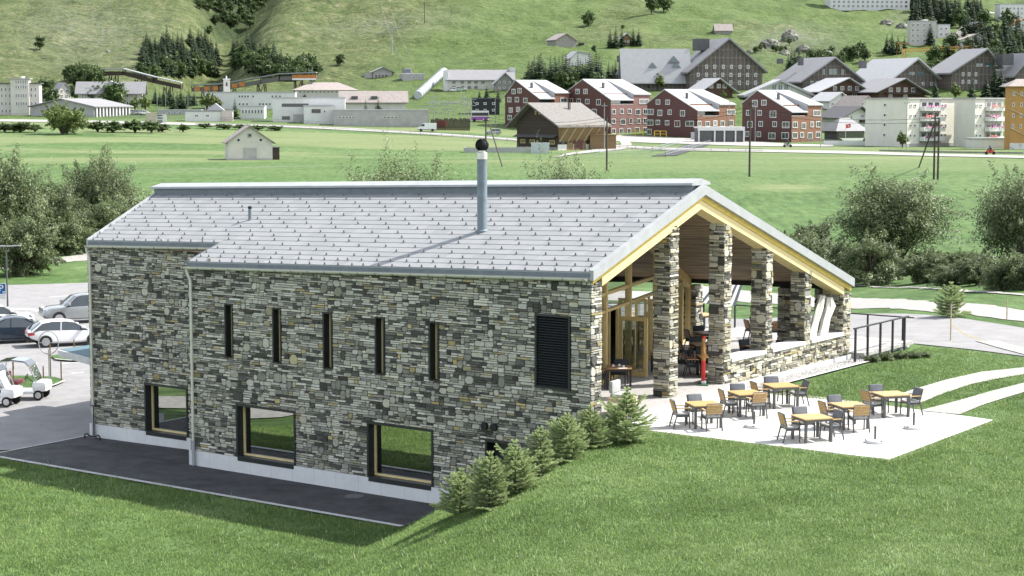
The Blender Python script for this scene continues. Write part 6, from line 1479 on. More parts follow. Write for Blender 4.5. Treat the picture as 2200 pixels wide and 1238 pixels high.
FLW=[mat('flower_magenta',(.42,.04,.30),.6,.1,5),mat('flower_coral',(.52,.10,.10),.6,.1,5),mat('flower_pink',(.55,.16,.34),.6,.1,5)]
yy=[227,249,270,291.5]
flats('cream apartment block with one balcony stack, left of its twin',1948,72,143,[('L',z4(1268,y)[0],z4(0,y)[1]) for y in (700,768,832,900)]+[('R',z4(x,0)[0],y) for x in (1412,1446,1665,1695) for y in yy],[(z4(1570,0)[0],56,[230,252,274,295])])
flats('cream apartment block with flower balconies next to the orange house',2093,34,76,[('R',z4(x,0)[0],y) for x in (1850,1880) for y in yy],[(z4(1990,0)[0],48,[230,252,274,295])])
h=V('ochre orange apartment house with diagonal cream stripes at the right edge',2169,321,90,3,5,134,150,'hip',wm=orange,rm=pinkroof,oh=1.2,name='apartment_house',cat='apartment house',wins=[('R',[2175,2192],[203,226,249,272,312],4,9)])
for k in range(4): x=2169; q=h.m; MB().bar((0,-.06,(h.pb-195-k*40)*q),(14,-.06,(h.pb-235-k*40-25)*q),.1,.35,up=(0,1,0)).build('stripe',cream,h.root)
h.box('base_course',whitew,2214,308,322,90,-.1,0)
V('long low white garage in front of the cream block',2088,319,78,3,4,19,None,'flat',wm=whitew,rm=lightroof,name='garage',cat='garage')
h=V('white flat roofed carport in front of the third red house',1499,306,100,3,4,30,None,'flat',wm=darkroof,rm=whitew,name='carport',cat='carport')
for px in (1501,1535,1556,1580,1598): h.box('column',whitew,px,276,306,3,-.5,-.1)
h.box('fascia',whitew,1549,273,281,101,-.6,-.1)
o=House('skip_container','long ribbed grey metal skip container beside the carport',1487,301,54,3,3,'container'); 
b=MB(); Wd=o.W; b.box(0,Wd,0,2.4,.15,15*o.m)
for i in range(14): b.box(Wd*i/14,Wd*i/14+.12,-.12,0,.2,15*o.m)
b.build('body',MATS['galvanised'],o.root); MB().box(-.1,Wd+.1,-.18,2.5,15*o.m,16*o.m).build('rim',MATS['galvanised'],o.root)
# hillside buildings
V('white apartment building with balconies at the top edge of the picture',1784,17,172,4,5,60,None,'flat',wm=whitew,rm=lightroof,name='apartment_building',cat='building',wins=[('R',B(1792,1948,16),[4,13],6,6)])
h=V('grey apartment house with flat roof on the right slope',1955,97,58,3,10,50,None,'flat',wm=mat('greige_render',(.44,.43,.40),.85,.04,.5),rm=lightroof,name='apartment_house',cat='apartment house',wins=[('R',[1961,1972,1986,1998],[55,66,77,88],6,6)]); h.box('roof_hut',whitew,1995,42,48,10,3,6)
V('small white flat roofed house right of the grey apartment house',2016,82,26,4,14,28,None,'flat',wm=whitew,rm=lightroof,wins=[('R',[2022,2033],[62,74],4,5)])
V('dark brown chalet with white gable trim high on the right slope',2076,74,48,6,14,12,26,'R',wm=chaletw,rm=slate,oh=1.2,name='chalet',cat='chalet',wins=[('R',[2090,2108],[66],6,5)])
V('house with brown shingle roof below the dark chalet on the slope',2052,88,34,10,20,10,22,'hip',wm=greyw,rm=brownroof,oh=1)
V('long white house with pinkish roof on the right slope',2058,104,72,10,14,16,30,'R',.6,wm=whitew,rm=pinkroof,oh=1.4,wins=[('R',B(2070,2122,5),[92],5,6)])
V('white house with orange roof near the right edge of the slope',2178,66,40,6,12,14,24,'R',wm=whitew,rm=mat('orange_tile_roof',(.42,.2,.12),.8,.1,1),oh=1,wins=[('R',[2190,2200],[56],5,7)])
V('large white apartment building at the top right edge',2148,44,80,4,8,34,None,'flat',wm=whitew,rm=lightroof,name='apartment_building',cat='building',wins=[('R',B(2154,2196,6),[18,28,38],5,5)])
h=V('grey hillside barn with faded red roof and lean-to',1194,99,44,18,24,13,26,'R',.5,12,wm=stonew,rm=pinkroof,oh=.6,name='hillside_barn',cat='barn',wins=[('R',[1202,1222,1232],[94],4,5,dict(fr=greyw))])
V('tiny wooden shelter right of the hillside barn',1245,99,10,2,10,6,None,'flat',wm=brownwood,rm=slate,name='shelter',cat='shelter')
V('small brown chalet half hidden by dark conifers on the slope',1336,98,20,3,10,16,25,'R',wm=ochrewood,rm=lightroof,oh=.8,name='chalet',cat='chalet',wins=[('R',[1342,1350],[90],4,5)])
V('small stone hut with pink roof alone on the upper slope',1537,74,36,2,6,9,21,'L',wm=stonew,rm=pinkroof,oh=.5,name='stone_hut',cat='hut')
V('white box house above the conifer row',1226,142,44,10,16,18,30,'R',.3,24,wm=whitew,rm=lightroof,oh=.8)
h=V('grey gabled barn on the slope left of the lift station',802,169,40,5,14,14,23,'R',.5,wm=greyw,rm=slate,oh=1,name='gabled_barn',cat='barn',wins=[('R',[808,815,822,829],[164],4,6,dict(fr=woodframe))]); h.box('lean_to',greyw,793,158,169,16,.5,5)
h=V('lift station with trapezoid glazed top on the slope',866,174,44,10,18,14,None,'flat',wm=greyw,rm=whitew,name='lift_station',cat='lift station',wins=[('R',[888,900],[166],6,5)]); k=h.m
MB().hexa([(1,0,14.5*k),(22*k,0,14.5*k),(22*k,5,14.5*k),(1,5,14.5*k),(4*k,.6,27*k),(18*k,.6,27*k),(18*k,4.4,27*k),(4*k,4.4,27*k)]).build('cabin_hall',slate,h.root); MB().hexa([(4*k,.1,17*k),(18*k,.1,17*k),(18*k,.4,17*k),(4*k,.4,17*k),(6*k,.3,25*k),(16*k,.3,25*k),(16*k,.9,25*k),(6*k,.9,25*k)]).build('glazing',wglass,h.root)
# ski gallery on trestles, in two sections
def gallery(label,P,hgt,roofm,wallm,dep=4.5,group='timber galleries',base=24):
    root=empty('covered_gallery',gp(P[0][0],P[0][1]+base),0,label,'gallery',group); o=root.location
    Q=[]
    D=gp(P[0][0],P[0][1]+base).y
    for px,py in P:
        d=ray(px,py); t=D/d[1]; Q.append(Vector((d[0]*t,D,CAMH+d[2]*t))-o)
    k=D/FPX
    r=MB();w=MB();b=MB()
    for a,c in zip(Q[:-1],Q[1:]):
        up=Vector((0,0,1)); y=Vector((0,dep,0)); hh=Vector((0,0,-hgt*k))
        r.hexa([a-y*.15,c-y*.15,c+y*1.15,a+y*1.15,a-y*.15+up*.4,c-y*.15+up*.4,c+y*1.15+up*.4,a+y*1.15+up*.4]); w.hexa([a+hh*.98,c+hh*.98,c+hh*.98+y,a+hh*.98+y,a+hh*.35,c+hh*.35,c+hh*.35+y,a+hh*.35+y])
        n=max(1,int((c-a).length/6)); 
        for i in range(n+1):
            p=a.lerp(c,i/n)
            for yy in (0,dep): b.bar(p+Vector((0,yy,.2)),p+Vector((0,yy,-hgt*k)),.25,.25)
    r.build('roof',roofm,root); w.build('side_wall',wallm,root); b.build('posts',brownwood,root)
    for a,c in zip(Q[:-1],Q[1:]):
        n=max(1,int((c-a).length/11))
        for i in range(n):
            p=a.lerp(c,(i+.5)/n); g=ztf(p.x+o.x,o.y)-o.z-.5; t=MB()
            top=p.z-hgt*k
            if top-g<1: continue
            for s in (-1,1):
                for yy in (0,dep): t.bar((p.x+s*1.2,yy,top),(p.x+s*1.5,yy,g),.35,.35)
                t.bar((p.x-1.3,0,g+.2),(p.x+1.3,0,top),.2,.2); t.bar((p.x+1.3,0,g+.2),(p.x-1.3,0,top),.2,.2)
            t.build('trestle',brownwood,root)
    return root,Q,k
gallery('grey timber covered gallery descending on trestles with a white roof edge, left section',[(218,149),(264,149),(330,166),(388,179)],13,lightroof,brownwood,base=40)
root,Q,k=gallery('long low covered gallery with orange panels, right section ending above the gully',[(412,184),(470,182),(520,174),(600,160),(679,157)],13,slate,mat('gallery_boards',(.13,.125,.12),.85,.2,2),base=26)
orp=mat('orange_panel',(.42,.17,.05),.7,.15,2)
for f in (.05,.14,.22,.34,.42,.5): 
    a=Q[0].lerp(Q[-1],f); j=min(int(f*4),3); a=Q[j].lerp(Q[j+1],f*4-j); MB().box(a.x-1,a.x+1,-.25,-.05,a.z-12*k,a.z-3*k).build('panel',orp,root)
a,b=Q[3].lerp(Q[4],.35),Q[4]; MB().box(a.x,b.x,-.25,-.05,a.z-9*k,a.z-2*k).build('panel',orp,root); MB().box(a.x,b.x,-.25,-.05,a.z-13*k,a.z-9.3*k).build('banner',wframe,root)
# big ribbed pipe down the slope
a=gp(952,166)+Vector((0,0,2)); b=gp(898,214)+Vector((0,0,1.5)); pp=MB(); pp.tube([a+(a-b).normalized()*3,a,b],[1.5,1.5,1.5],12)
n=18
for i in range(n): p=a.lerp(b,i/n); pp.tube([p,p+(b-a).normalized()*.5],1.72,12)
tag(pp.build('penstock_pipe',MATS['galvanised'],None,smooth=False),'thick grey ribbed pipe running down the slope to the substation','pipe')
# lift masts and cables, substation masts, crane, poles
def mast(name,px,pb,pt,r,m,label,cat,grp=None,arm=None,kind='tube'):
    p=gp(px,pb); h=(pb-pt)/FPX*p.y; e=empty(name,p,0,label,cat,grp); b=MB().tube([(0,0,-.5),(0,0,h)],[r,r*.7],7); b.build('mast',m,e)
    if arm:
        for z,w in arm: MB().box(-w,w,-.08,.08,h*z-.08,h*z+.08).build('crossarm',m,e)
    return e,h
wood_pole=mat('tarred_pole',(.07,.06,.05),.9,.2,5); steelm=mat('steel_mast',(.30,.31,.32),.5,.05,3,metal=.4)
for px,pb,pt,l,st in [(1044,352,255,'wooden utility pole with a slanting stay, just above the flue',(1079,358,1052,268)),(1303.5,367,252,'slender wooden utility pole right of the old barn',None),(1610,380,216,'slender wooden utility pole in front of the last red house',None),(2006,386,248,'double wooden utility pole with a slanting stay at the right',(1974,360,2004,268))]:
    e,h=mast('utility_pole',px,pb,pt,.16,wood_pole,l,'utility pole','wooden utility poles in the meadow',[(.95,.5)] if px!=1303.5 else None)
    if st:
        a=gp(st[0],st[1])-e.location; b=Vector(((st[2]-px)*e.location.y/FPX,0,h*(pb-st[3])/(pb-pt))); MB().tube([a,b],.12,6).build('stay_pole',wood_pole,e)
        if px>2000: MB().tube([(.55,0,-.5),(.55,0,h*.96)],[.16,.12],7).build('mast',wood_pole,e)
        for s in (-.4,.4): MB().lathe([(.04,0),(.07,.05),(.05,.2)],(s,0,h*.95+.08),8).build('insulator',wframe,e)
rsn=random.Random(4)
SUB=[(921,268,228),(932,266,202),(944,270,225),(955,268,222),(963,270,220),(975,272,218),(991,270,190),(998,274,205),(1006,274,212),(1012,274,222),(937,272,240)]
for i,(px,pb,pt) in enumerate(SUB): mast('substation_mast',px,pb,pt,.13,steelm,'thin grey steel mast in the substation between the white van and black house','mast','steel masts of the substation',[(.9,1.6),(.7,1.2)] if i%2 else [(.96,2.4)])
a=gp(916,268);b=gp(1013,274); m=MB()
for z in (6.3,6.9): m.tube([(a.x,a.y,a.z+z),(b.x,a.y,a.z+z)],.06,4)
for i in range(16): x=a.x+(b.x-a.x)*i/15; m.tube([(x,a.y,a.z+6.3),(x+(b.x-a.x)/30,a.y,a.z+6.9),(x+(b.x-a.x)/15,a.y,a.z+6.3)],.04,4)
tag(m.build('busbar_truss',steelm),'horizontal lattice beam spanning the substation masts','lattice beam')
f0=gp(925,280);f1=gp(1010,281); m=MB(); n=44
for i in range(n):
    x=f0.x+(f1.x-f0.x)*i/n; y=f0.y+(f1.y-f0.y)*i/n; h=3.0+.5*rsn.random(); m.box(x,x+.22,y,y+.1,f0.z-.3,f0.z+h)
m.box(f0.x,f1.x,f0.y+.1,f0.y+.2,f0.z+.8,f0.z+1.0)
tag(m.build('paling_fence',brownwood),'dark brown upright paling fence in front of the substation','fence')
w=gp(948,276); o=MB().box(-1.2,1.2,2,4.5,.3,2.2).box(-.5,.5,1.9,2.0,.8,2.0).build('red_container',mat('signal_red',(.5,.03,.04),.5,.05,2),None,loc=tuple(w)); tag(o,'red equipment box behind the paling fence','box')
for px,pb,pt,l in [(151,243,192,'lamp mast by the grey hall'),(297,240,200,'lamp mast at the parked cars'),(338,238,196,'first flag mast left of the tower'),(356,236,198,'second flag mast left of the tower'),(372,238,196,'third flag mast left of the tower'),(404,236,200,'fourth flag mast left of the tower'),(421,236,192,'fifth flag mast left of the tower'),(664,182,146,'left white mast above the brown hipped hall'),(671,182,144,'right white mast above the brown hipped hall'),(826,238,205,'thin mast behind the long tile roofed house'),(726,264,220,'dark pole in front of the concrete works'),(1064,272,213,'grey mast right of the black house'),(1947,322,216,'tall grey catenary mast in front of the cream block'),(1566,300,215,'grey catenary mast at the carport'),(1622,306,228,'grey lamp mast at the last red house'),(1298,322,222,'tall grey mast at the right of the barn roof'),(1898,318,302,'short signal post by the road'),(1763,318,232,'thin mast right of the last red house')]:
    mast('slim_mast',px,pb,pt,.10,steelm,l,'mast','slim masts in the village',[(.94,.7)] if pb-pt>60 else None)
cr=empty('tower_crane',gp(1941,138),0,'orange lattice tower crane with long jib above the third hotel block','crane'); yel=mat('crane_orange',(.62,.30,.06),.6,.05,2); o=cr.location; k=o.y/FPX
X=lambda px,py:Vector(((px-1941)*k,0,(138-py)*k))
m=MB()
def truss(mb,a,b,w,n):
    d=Vector((0,0,w)); 
    mb.bar(a,b,.34,.34); mb.bar(a+d,b+d,.34,.34)
    for i in range(n): p=a.lerp(b,i/n);q=a.lerp(b,(i+1)/n); mb.bar(p,p.lerp(q,.5)+d,.1,.1); mb.bar(p.lerp(q,.5)+d,q,.1,.1)
def column(mb,a,b,w,n):
    for s in (-1,1): mb.bar(a+Vector((s*w,0,0)),b+Vector((s*w,0,0)),.34,.34)
    for i in range(n): p=a.lerp(b,i/n);q=a.lerp(b,(i+1)/n); s=1 if i%2 else -1; mb.bar(p+Vector((s*w,0,0)),q-Vector((s*w,0,0)),.1,.1)
column(m,X(1941,152),X(1941,108),.7,8); m.build('tower',yel,cr); m=MB(); truss(m,X(1941,112),X(2118,104),1.1,34); m.build('jib',yel,cr)
m=MB(); m.bar(X(1941,108),X(1928,92),.2,.2); m.bar(X(1928,92),X(1950,96),.15,.15); m.bar(X(1928,93),X(1925,128),.07,.07); m.bar(X(1928,92),X(2040,106),.06,.06); m.build('counter_jib',yel,cr)
# ropeway: pylon and cables on the slope
e,h=mast('ropeway_pylon',842,116,60,.25,steelm,'lattice ropeway pylon on the slope above the lift station','pylon',None,[(.98,2),(.85,1.6)])
e2,h2=mast('power_pole',912,50,4,.18,wood_pole,'dark pole high on the slope at the top of the picture','pole')
A=gp(875,160)+Vector((0,0,6)); Bv=e.location+Vector((0,0,h)); Cv=gp(820,2)+Vector((0,0,10))
for s,l in ((-2,'left ropeway cable strung up the slope'),(2,'right ropeway cable strung up the slope')):
    v=Vector((s,0,0)); tag(MB().tube([A+v,(A+v).lerp(Bv+v,.5)-Vector((0,0,1)),Bv+v,(Bv+v).lerp(Cv+v,.5)-Vector((0,0,2)),Cv+v],.04,4).build('cable',steelm),l,'cable')
# wires across the meadow
P=[gp(1044,352)+Vector((0,0,8)),gp(1303.5,367)+Vector((0,0,8.2)),gp(1610,380)+Vector((0,0,9.8)),gp(2006,386)+Vector((0,0,8.4))]
for i in range(2):
    m=MB(); pts=[]
    for a,b in zip(P[:-1],P[1:]):
        for t in np.linspace(0,1,9)[:-1]: pts.append(a.lerp(b,t)+Vector((0,0,-.9*4*t*(1-t)-i*.5)))
    pts.append(P[-1]-Vector((0,0,i*.5))); tag(m.tube(pts,.025,4).build('wire',black_mat),['upper power wire strung between the meadow poles','lower power wire strung between the meadow poles'][i],'wire')
# road railings and walls
def railing(pts,step,h,label,name='road_railing',m=None,off=0.1,wall=0):
    m=m or steelm; P=[gp(*p) for p in pts]; r=empty(name,P[0],0,label,'railing' if wall==0 else 'wall'); o=r.location; rail=MB(); post=MB()
    for a,b in zip(P[:-1],P[1:]):
        n=max(1,int((b-a).length/step))
        for i in range(n):
            p=a.lerp(b,i/n); q=a.lerp(b,(i+1)/n); p=Vector((p.x,p.y,ztf(p.x,p.y))); q=Vector((q.x,q.y,ztf(q.x,q.y)))
            if wall: rail.bar(p-o+Vector((0,0,h/2-.2)),q-o+Vector((0,0,h/2-.2)),.3,h+.4)
            else:
                for f in (.55,1): rail.bar(p-o+Vector((0,0,h*f)),q-o+Vector((0,0,h*f)),.07,.09)
                post.bar(p-o-Vector((0,0,.3)),p-o+Vector((0,0,h)),.09,.09)
    rail.build('rail' if not wall else 'wall',m,r)
    if not wall: tag(post.build('posts',m,r),kind='stuff')
railing([(0,251),(150,253),(330,257),(520,262),(640,267),(800,276)],3,1.1,'long grey steel railing on the far side of the raised road at the left')
railing([(420,272),(640,278),(860,289),(1090,304),(1250,315),(1420,325),(1640,329)],4,.9,'low steel guard rail on the meadow side of the valley road')
railing([(1680,305),(1760,306),(1830,311)],2,.9,'grey railing in front of the last red house')
railing([(1770,312),(1882,313)],4,1.1,'low pale concrete wall along the railway below the pavilion',name='track_wall',m=whitew,wall=1)
railing([(1890,325),(2010,328),(2200,331)],6,.35,'dark railway track bed edge at the foot of the cream block',name='track_edge',m=stonew,wall=1)
# concrete underpass ramp with rails
a=[gp(*z3(*p)) for p in ((1330,1040),(1400,1035),(1640,985),(1430,965))]
up=empty('underpass_railing',a[0],0,'pale metal rails along the sunken underpass ramp right of the old barn','railing'); o=up.location
for P in ([(840,1030),(1240,1015),(1420,965)],[(850,1048),(1330,1045),(1630,962)]):
    Q=[gp(*z3(*p))-o for p in P]; m=MB()
    for p,q in zip(Q[:-1],Q[1:]):
        n=max(1,int((q-p).length/2.5))
        for f in (.6,1.1): m.bar(p+Vector((0,0,f)),q+Vector((0,0,f)),.04,.04)
        for i in range(n+1): m.bar(p.lerp(q,i/n),p.lerp(q,i/n)+Vector((0,0,1.1)),.06,.06)
    m.build('railing',MATS['galvanised'],up)
# yellow play frames, billboard
yl=mat('play_yellow',(.60,.42,.03),.5,.05,2)
for i,(px,py,w) in enumerate([(1373,294,4),(1412,296,3),(1425,296,3),(1438,291,3)]):
    p=gp(px,py); pf=MB(); k=w*.28
    for x in (-k,k):
        for y in (-.6,.6): pf.tube([(x,y,0),(x,y,1.9)],.08,5)
    pf.box(-k,k,-.6,.6,1.0,1.12); pf.tube([(-k,-.6,1.9),(k,-.6,1.9)],.07,5); o=pf.build('play_frame',yl,None,loc=tuple(p)); tag(o,['yellow tubular frame in front of the second red house','first yellow frame by the third red house','second yellow frame by the third red house','yellow frame nearest the grey skip'][i],'play frame','yellow frames on the forecourt')
p=gp(345,274); bb=empty('billboard',p,R(8),'roadside billboard with brown panel and white poster','billboard'); k=p.y/FPX
MB().box(-30*k,-9*k,.2,.5,6*k,32*k).build('panel',mat('brown_panel',(.46,.40,.33),.8,.1,2),bb); MB().box(-8*k,13*k,0,.3,10*k,28*k).build('poster',whitew,bb)
for x in (-28,-10,-7,12): MB().box(x*k-.1,x*k+.1,.3,.5,-.5,8*k).build('post',steelm,bb)
b=MB(); b.box(-6.5*k,4.5*k,-.06,-.01,18*k,27*k); b.box(-6.5*k,4.5*k,-.06,-.01,14*k,15.5*k); b.box(-6.5*k,4.5*k,-.06,-.01,11*k,13*k); b.build('print',mat('poster_print',(.10,.105,.11),.8,.2,1.2),bb)
zz=[-5.5,-4.5,-3.9,-3.2,-2.6,-1.8,-1.2,-.4,.4,1.2,2,3,3.8]; MB().tube([(x*k,-.09,(22.5+(1.6 if i<2 else .9)*(1 if i%2 else -1)*(1 if i<4 else .6))*k) for i,x in enumerate(zz)],.1,4).build('lettering',wframe,bb); MB().box(-6*k,4*k,-.08,-.061,19*k,20.2*k).build('lettering_band',greyw,bb)

# grey crags on the slope
def crag(px,pb,w,h,label,seed):
    p=gp(px,pb); k=p.y/FPX; b=bmesh.new(); bmesh.ops.create_icosphere(b,subdivisions=4,radius=1); rs=seed*3.7
    for v in b.verts:
        c=v.co.copy(); a=np.array([c.x*1.6+rs]); d=float(fbm(np.array([c.x*1.9+rs]),np.array([c.y*1.9+c.z*2.3+rs]),4,seed)[0]); d2=float(fbm(np.array([c.x*5+rs]),np.array([c.z*5-c.y*4]),2,seed+3)[0])
        f=.62+.75*d+.22*round(d2*4)/4; v.co=Vector((c.x*f*w*k*.5,c.y*f*w*k*.4,max(c.z,-.3)*f*h*k*.75))
    me=bpy.data.meshes.new('crag'); b.to_mesh(me); b.free(); me.materials.append(cragm); o=link('crag',me); o.location=p; tag(o,label,'rock','crags on the slope above the hotel')
cragm=mat('crag_rock',(.20,.20,.17),.95,.5,.35,bump=1,bscale=1.2)
for i,(px,pb,w,h,l) in enumerate([(1655,100,40,20,'large grey crag left of centre above the hotel wing'),(1697,84,34,22,'tall grey crag above the hotel ridge'),(1632,106,18,10,'small rock at the left end of the crags'),(1725,108,26,14,'middle rock between the crag and the second hotel block'),(1685,118,22,12,'low rock under the tall crag'),(1775,125,34,18,'long rock band above the second hotel block'),(1815,118,26,16,'rock with bushes right of the long rock band'),(1850,112,26,14,'right end rock above the third hotel block'),(1612,112,14,8,'tiny rock beside the hotel chimney'),(1905,52,30,12,'rock outcrop below the white building at the top'),(1940,60,26,12,'rock outcrop left of the grey apartment house'),(232,112,9,5,'single pale boulder on the left hillside')]): crag(px,pb,w,h,l,i+1)
# ---------------------------------------------------------------- vehicles
def paint(name,c,metal=.0): return mat(name,c,.28,.03,2,metal=metal,spec=.5,coat=.7)
p_white=paint('white_car_paint',(.72,.72,.71)); p_blue=paint('dark_blue_car_paint',(.022,.036,.055),.4); p_silver=paint('silver_grey_car_paint',(.33,.34,.34),.5); tyre_m=mat('tyre',(.015,.015,.016),.85,.1,8); rim_m=mat('alloy_rim',(.48,.48,.49),.3,.05,4,metal=.7); lamp_red=mat('tail_lamp',(.45,.015,.02),.2,.05,4,spec=.6); lamp_clear=mat('head_lamp',(.55,.57,.58),.1,.03,4,spec=.8); car_glass=glass_mat('car_glass',(.015,.022,.026),dark=True); trim_m=mat('black_trim',(.02,.02,.021),.6,.1,5)
def car(name,label,loc,rz,L,Wd,Hh,kind,pm,cat='car',group=None):
    """+X is the front. Body sections are lofted from side and plan outlines"""
    r=empty(name,loc,rz,label,cat,group); hw=Wd/2
    if kind=='hatch': bel=[(0,.62,.80),(.03,.50,.92),(.12,.36,.98),(.30,.22,.95),(.55,.20,.92),(.75,.22,.86),(.90,.28,.74),(.98,.36,.60),(1,.42,.52)]; roof=[(.03,.93),(.09,1.16),(.16,1.36),(.30,1.45),(.48,1.44),(.58,1.36),(.76,.90)]
    elif kind=='sedan': bel=[(0,.55,.84),(.02,.44,.96),(.10,.34,1.0),(.30,.22,.96),(.55,.20,.92),(.75,.22,.86),(.90,.28,.74),(.98,.36,.60),(1,.42,.52)]; roof=[(.12,.99),(.24,1.26),(.34,1.40),(.46,1.44),(.57,1.38),(.76,.90)]
    else: bel=[(0,.60,1.0),(.02,.50,1.08),(.10,.38,1.12),(.30,.28,1.10),(.55,.26,1.08),(.73,.28,1.06),(.90,.34,1.00),(.98,.40,.86),(1,.50,.74)]; roof=[(.02,1.12),(.05,1.45),(.10,1.68),(.30,1.76),(.50,1.74),(.58,1.66),(.72,1.08)]
    sc_=Hh/roof[max(range(len(roof)),key=lambda i:roof[i][1])][1]
    V=[];F=[]; n=len(bel)
    for t,zl,zh in bel:
        x=(t-.5)*L; tap=1-.16*max(0,abs(t-.5)*2-.72)/.28; w=hw*tap; zl*=sc_;zh*=sc_; mid=(zl+zh)/2
        V+=[(x,-w*.90,zl),(x,-w,zl+.10),(x,-w,mid+.04),(x,-w*.95,zh-.03),(x,-w*.80,zh+.012),(x,0,zh+.03),(x,w*.80,zh+.012),(x,w*.95,zh-.03),(x,w,mid+.04),(x,w,zl+.10),(x,w*.90,zl)]
    k=11
    for i in range(n-1):
        for j in range(k-1): F.append((i*k+j,i*k+j+1,(i+1)*k+j+1,(i+1)*k+j))
        F.append((i*k+k-1,i*k,(i+1)*k,(i+1)*k+k-1))
    F.append(tuple(range(k))); F.append(tuple((n-1)*k+j for j in range(k))[::-1])
    body=MB().add(V,F)
    # roof panel and pillars as a shell over the glass house
    G_=MB(); V=[];F=[]; nr=len(roof)
    zb=lambda t: np.interp(t,[b[0] for b in bel],[b[2] for b in bel])*sc_
    for t,z in roof:
        x=(t-.5)*L; z*=sc_; f=(z-.92*sc_)/(1.45*sc_-.92*sc_); w=hw*(.90-.17*max(0,f)); base=min(z,zb(t))
        V+=[(x,-hw*.93,base-.03),(x,-w,z-.03),(x,-w*.86,z),(x,0,z+.015),(x,w*.86,z),(x,w,z-.03),(x,hw*.93,base-.03)]
    for i in range(nr-1):
        for j in range(6): F.append((i*7+j,i*7+j+1,(i+1)*7+j+1,(i+1)*7+j))
    G_.add(V,F); G_.build('window_glass',car_glass,r,smooth=True)
    top=MB(); 
    idx=[i for i,(t,z) in enumerate(roof) if z>=max(q[1] for q in roof)*.93]
    rp=[]
    for i in idx:
        t,z=roof[i]; x=(t-.5)*L; z*=sc_; f=(z-.92*sc_)/(.53*sc_); w=hw*(.905-.17*f)+.006
        rp.append([(x,-w,z-.035),(x,-w*.86,z+.008),(x,0,z+.026),(x,w*.86,z+.008),(x,w,z-.035)])
    V=[p for a in rp for p in a]; F=[(i*5+j,i*5+j+1,(i+1)*5+j+1,(i+1)*5+j) for i in range(len(rp)-1) for j in range(4)]
    top.add(V,F)
    for s in (-1,1):
        for a,b in ((roof[-1],roof[idx[-1]]),(roof[0],roof[idx[0]])):
            pa=Vector(((a[0]-.5)*L,s*hw*.915,a[1]*sc_-.02)); f=1; pb_=Vector(((b[0]-.5)*L,s*hw*.765,b[1]*sc_-.02)); top.bar(pa,pb_,.07,.05)
        tm=.40; xb=(tm-.5)*L; top.bar((xb,s*hw*.945,zb(tm)-.02),(xb+.05,s*hw*.765,roof[idx[len(idx)//2]][1]*sc_-.04),.06,.03)
    top.build('roof_panel',pm,r,smooth=True)
    body.build('body',pm,r,smooth=True)
    rw=.33*sc_ if kind!='suv' else .38
    for fx in (-.30,.31):
        for s in (-1,1):
            MB().lathe([(rw*1.09,-.04),(rw*1.09,.0)],(0,0,0),20).build('wheel_arch',trim_m,r).matrix_local=Matrix.Translation((fx*L,s*(hw-.012),rw))@Matrix.Rotation(math.pi/2*s,4,'X')
            wv=empty('wheel',(fx*L,s*(hw-.09),rw),0); wv.parent=r; wv.rotation_euler=(math.pi/2*(1 if s<0 else -1),0,0)
            MB().lathe([(rw*.62,-.10),(rw*.95,-.10),(rw,-.06),(rw,.08),(rw*.94,.115),(rw*.66,.12)],(0,0,0),22).build('tyre',tyre_m,wv,smooth=True)
            rm=MB(); 
            for q in range(5):
                a=q*1.2566; rm.hexa([(.02*math.cos(a+1.57)+.03*math.cos(a),.02*math.sin(a+1.57)+.03*math.sin(a),.10),(rw*.66*math.cos(a)+.03*math.cos(a+1.57),rw*.66*math.sin(a)+.03*math.sin(a+1.57),.10),(rw*.66*math.cos(a)-.03*math.cos(a+1.57),rw*.66*math.sin(a)-.03*math.sin(a+1.57),.10),(-.02*math.cos(a+1.57)+.03*math.cos(a),-.02*math.sin(a+1.57)+.03*math.sin(a),.10)]+[(.02*math.cos(a+1.57),.02*math.sin(a+1.57),.132),(rw*.66*math.cos(a)+.03*math.cos(a+1.57),rw*.66*math.sin(a)+.03*math.sin(a+1.57),.122),(rw*.66*math.cos(a)-.03*math.cos(a+1.57),rw*.66*math.sin(a)-.03*math.sin(a+1.57),.122),(-.02*math.cos(a+1.57),-.02*math.sin(a+1.57),.132)])
            rm.lathe([(rw*.60,.06),(rw*.68,.06),(rw*.68,.125),(rw*.60,.125)],(0,0,0),20); rm.lathe([(.02,.1),(.07,.1),(.06,.14)],(0,0,0),10); rm.build('rim',rim_m,wv)
    zl=.74*sc_ if kind!='suv' else .92*sc_
    for s in (-1,1):
        MB().hexa([(-.5*L-.012,s*hw*.50,zl-.07),(-.5*L-.012,s*hw*.84,zl-.06),(-.5*L+.25,s*hw*.965,zl-.02),(-.5*L+.05,s*hw*.5,zl-.07),(-.5*L+.0,s*hw*.50,zl+.10),(-.5*L+.0,s*hw*.84,zl+.11),(-.5*L+.28,s*hw*.965,zl+.10),(-.5*L+.06,s*hw*.5,zl+.10)]).build('tail_lamp',lamp_red,r)
        MB().hexa([(.5*L-.05,s*hw*.45,zl-.12),(.5*L+.0,s*hw*.55,zl-.14),(.46*L,s*hw*.93,zl-.08),(.44*L,s*hw*.5,zl-.1),(.5*L-.09,s*hw*.45,zl+.02),(.5*L-.05,s*hw*.55,zl+.01),(.43*L,s*hw*.93,zl+.06),(.42*L,s*hw*.5,zl+.05)]).build('head_lamp',lamp_clear,r)
        pillow(MB(),.16*L,.21*L,s*(hw+.02)-.10,s*(hw+.02)+.10,1.0*sc_ if kind!='suv' else 1.15*sc_,(1.13 if kind!='suv' else 1.33)*sc_,.03).build('mirror',pm,r,smooth=True)
    MB().box(-.5*L-.02,-.5*L+.01,-.27,.27,.58*sc_,.70*sc_).build('number_plate',white_mat,r)
    MB().box(-.5*L-.03,-.5*L+.12,-hw*.82,hw*.82,.30*sc_,.46*sc_).build('bumper',trim_m if kind!='sedan' else pm,r)
    g=MB(); 
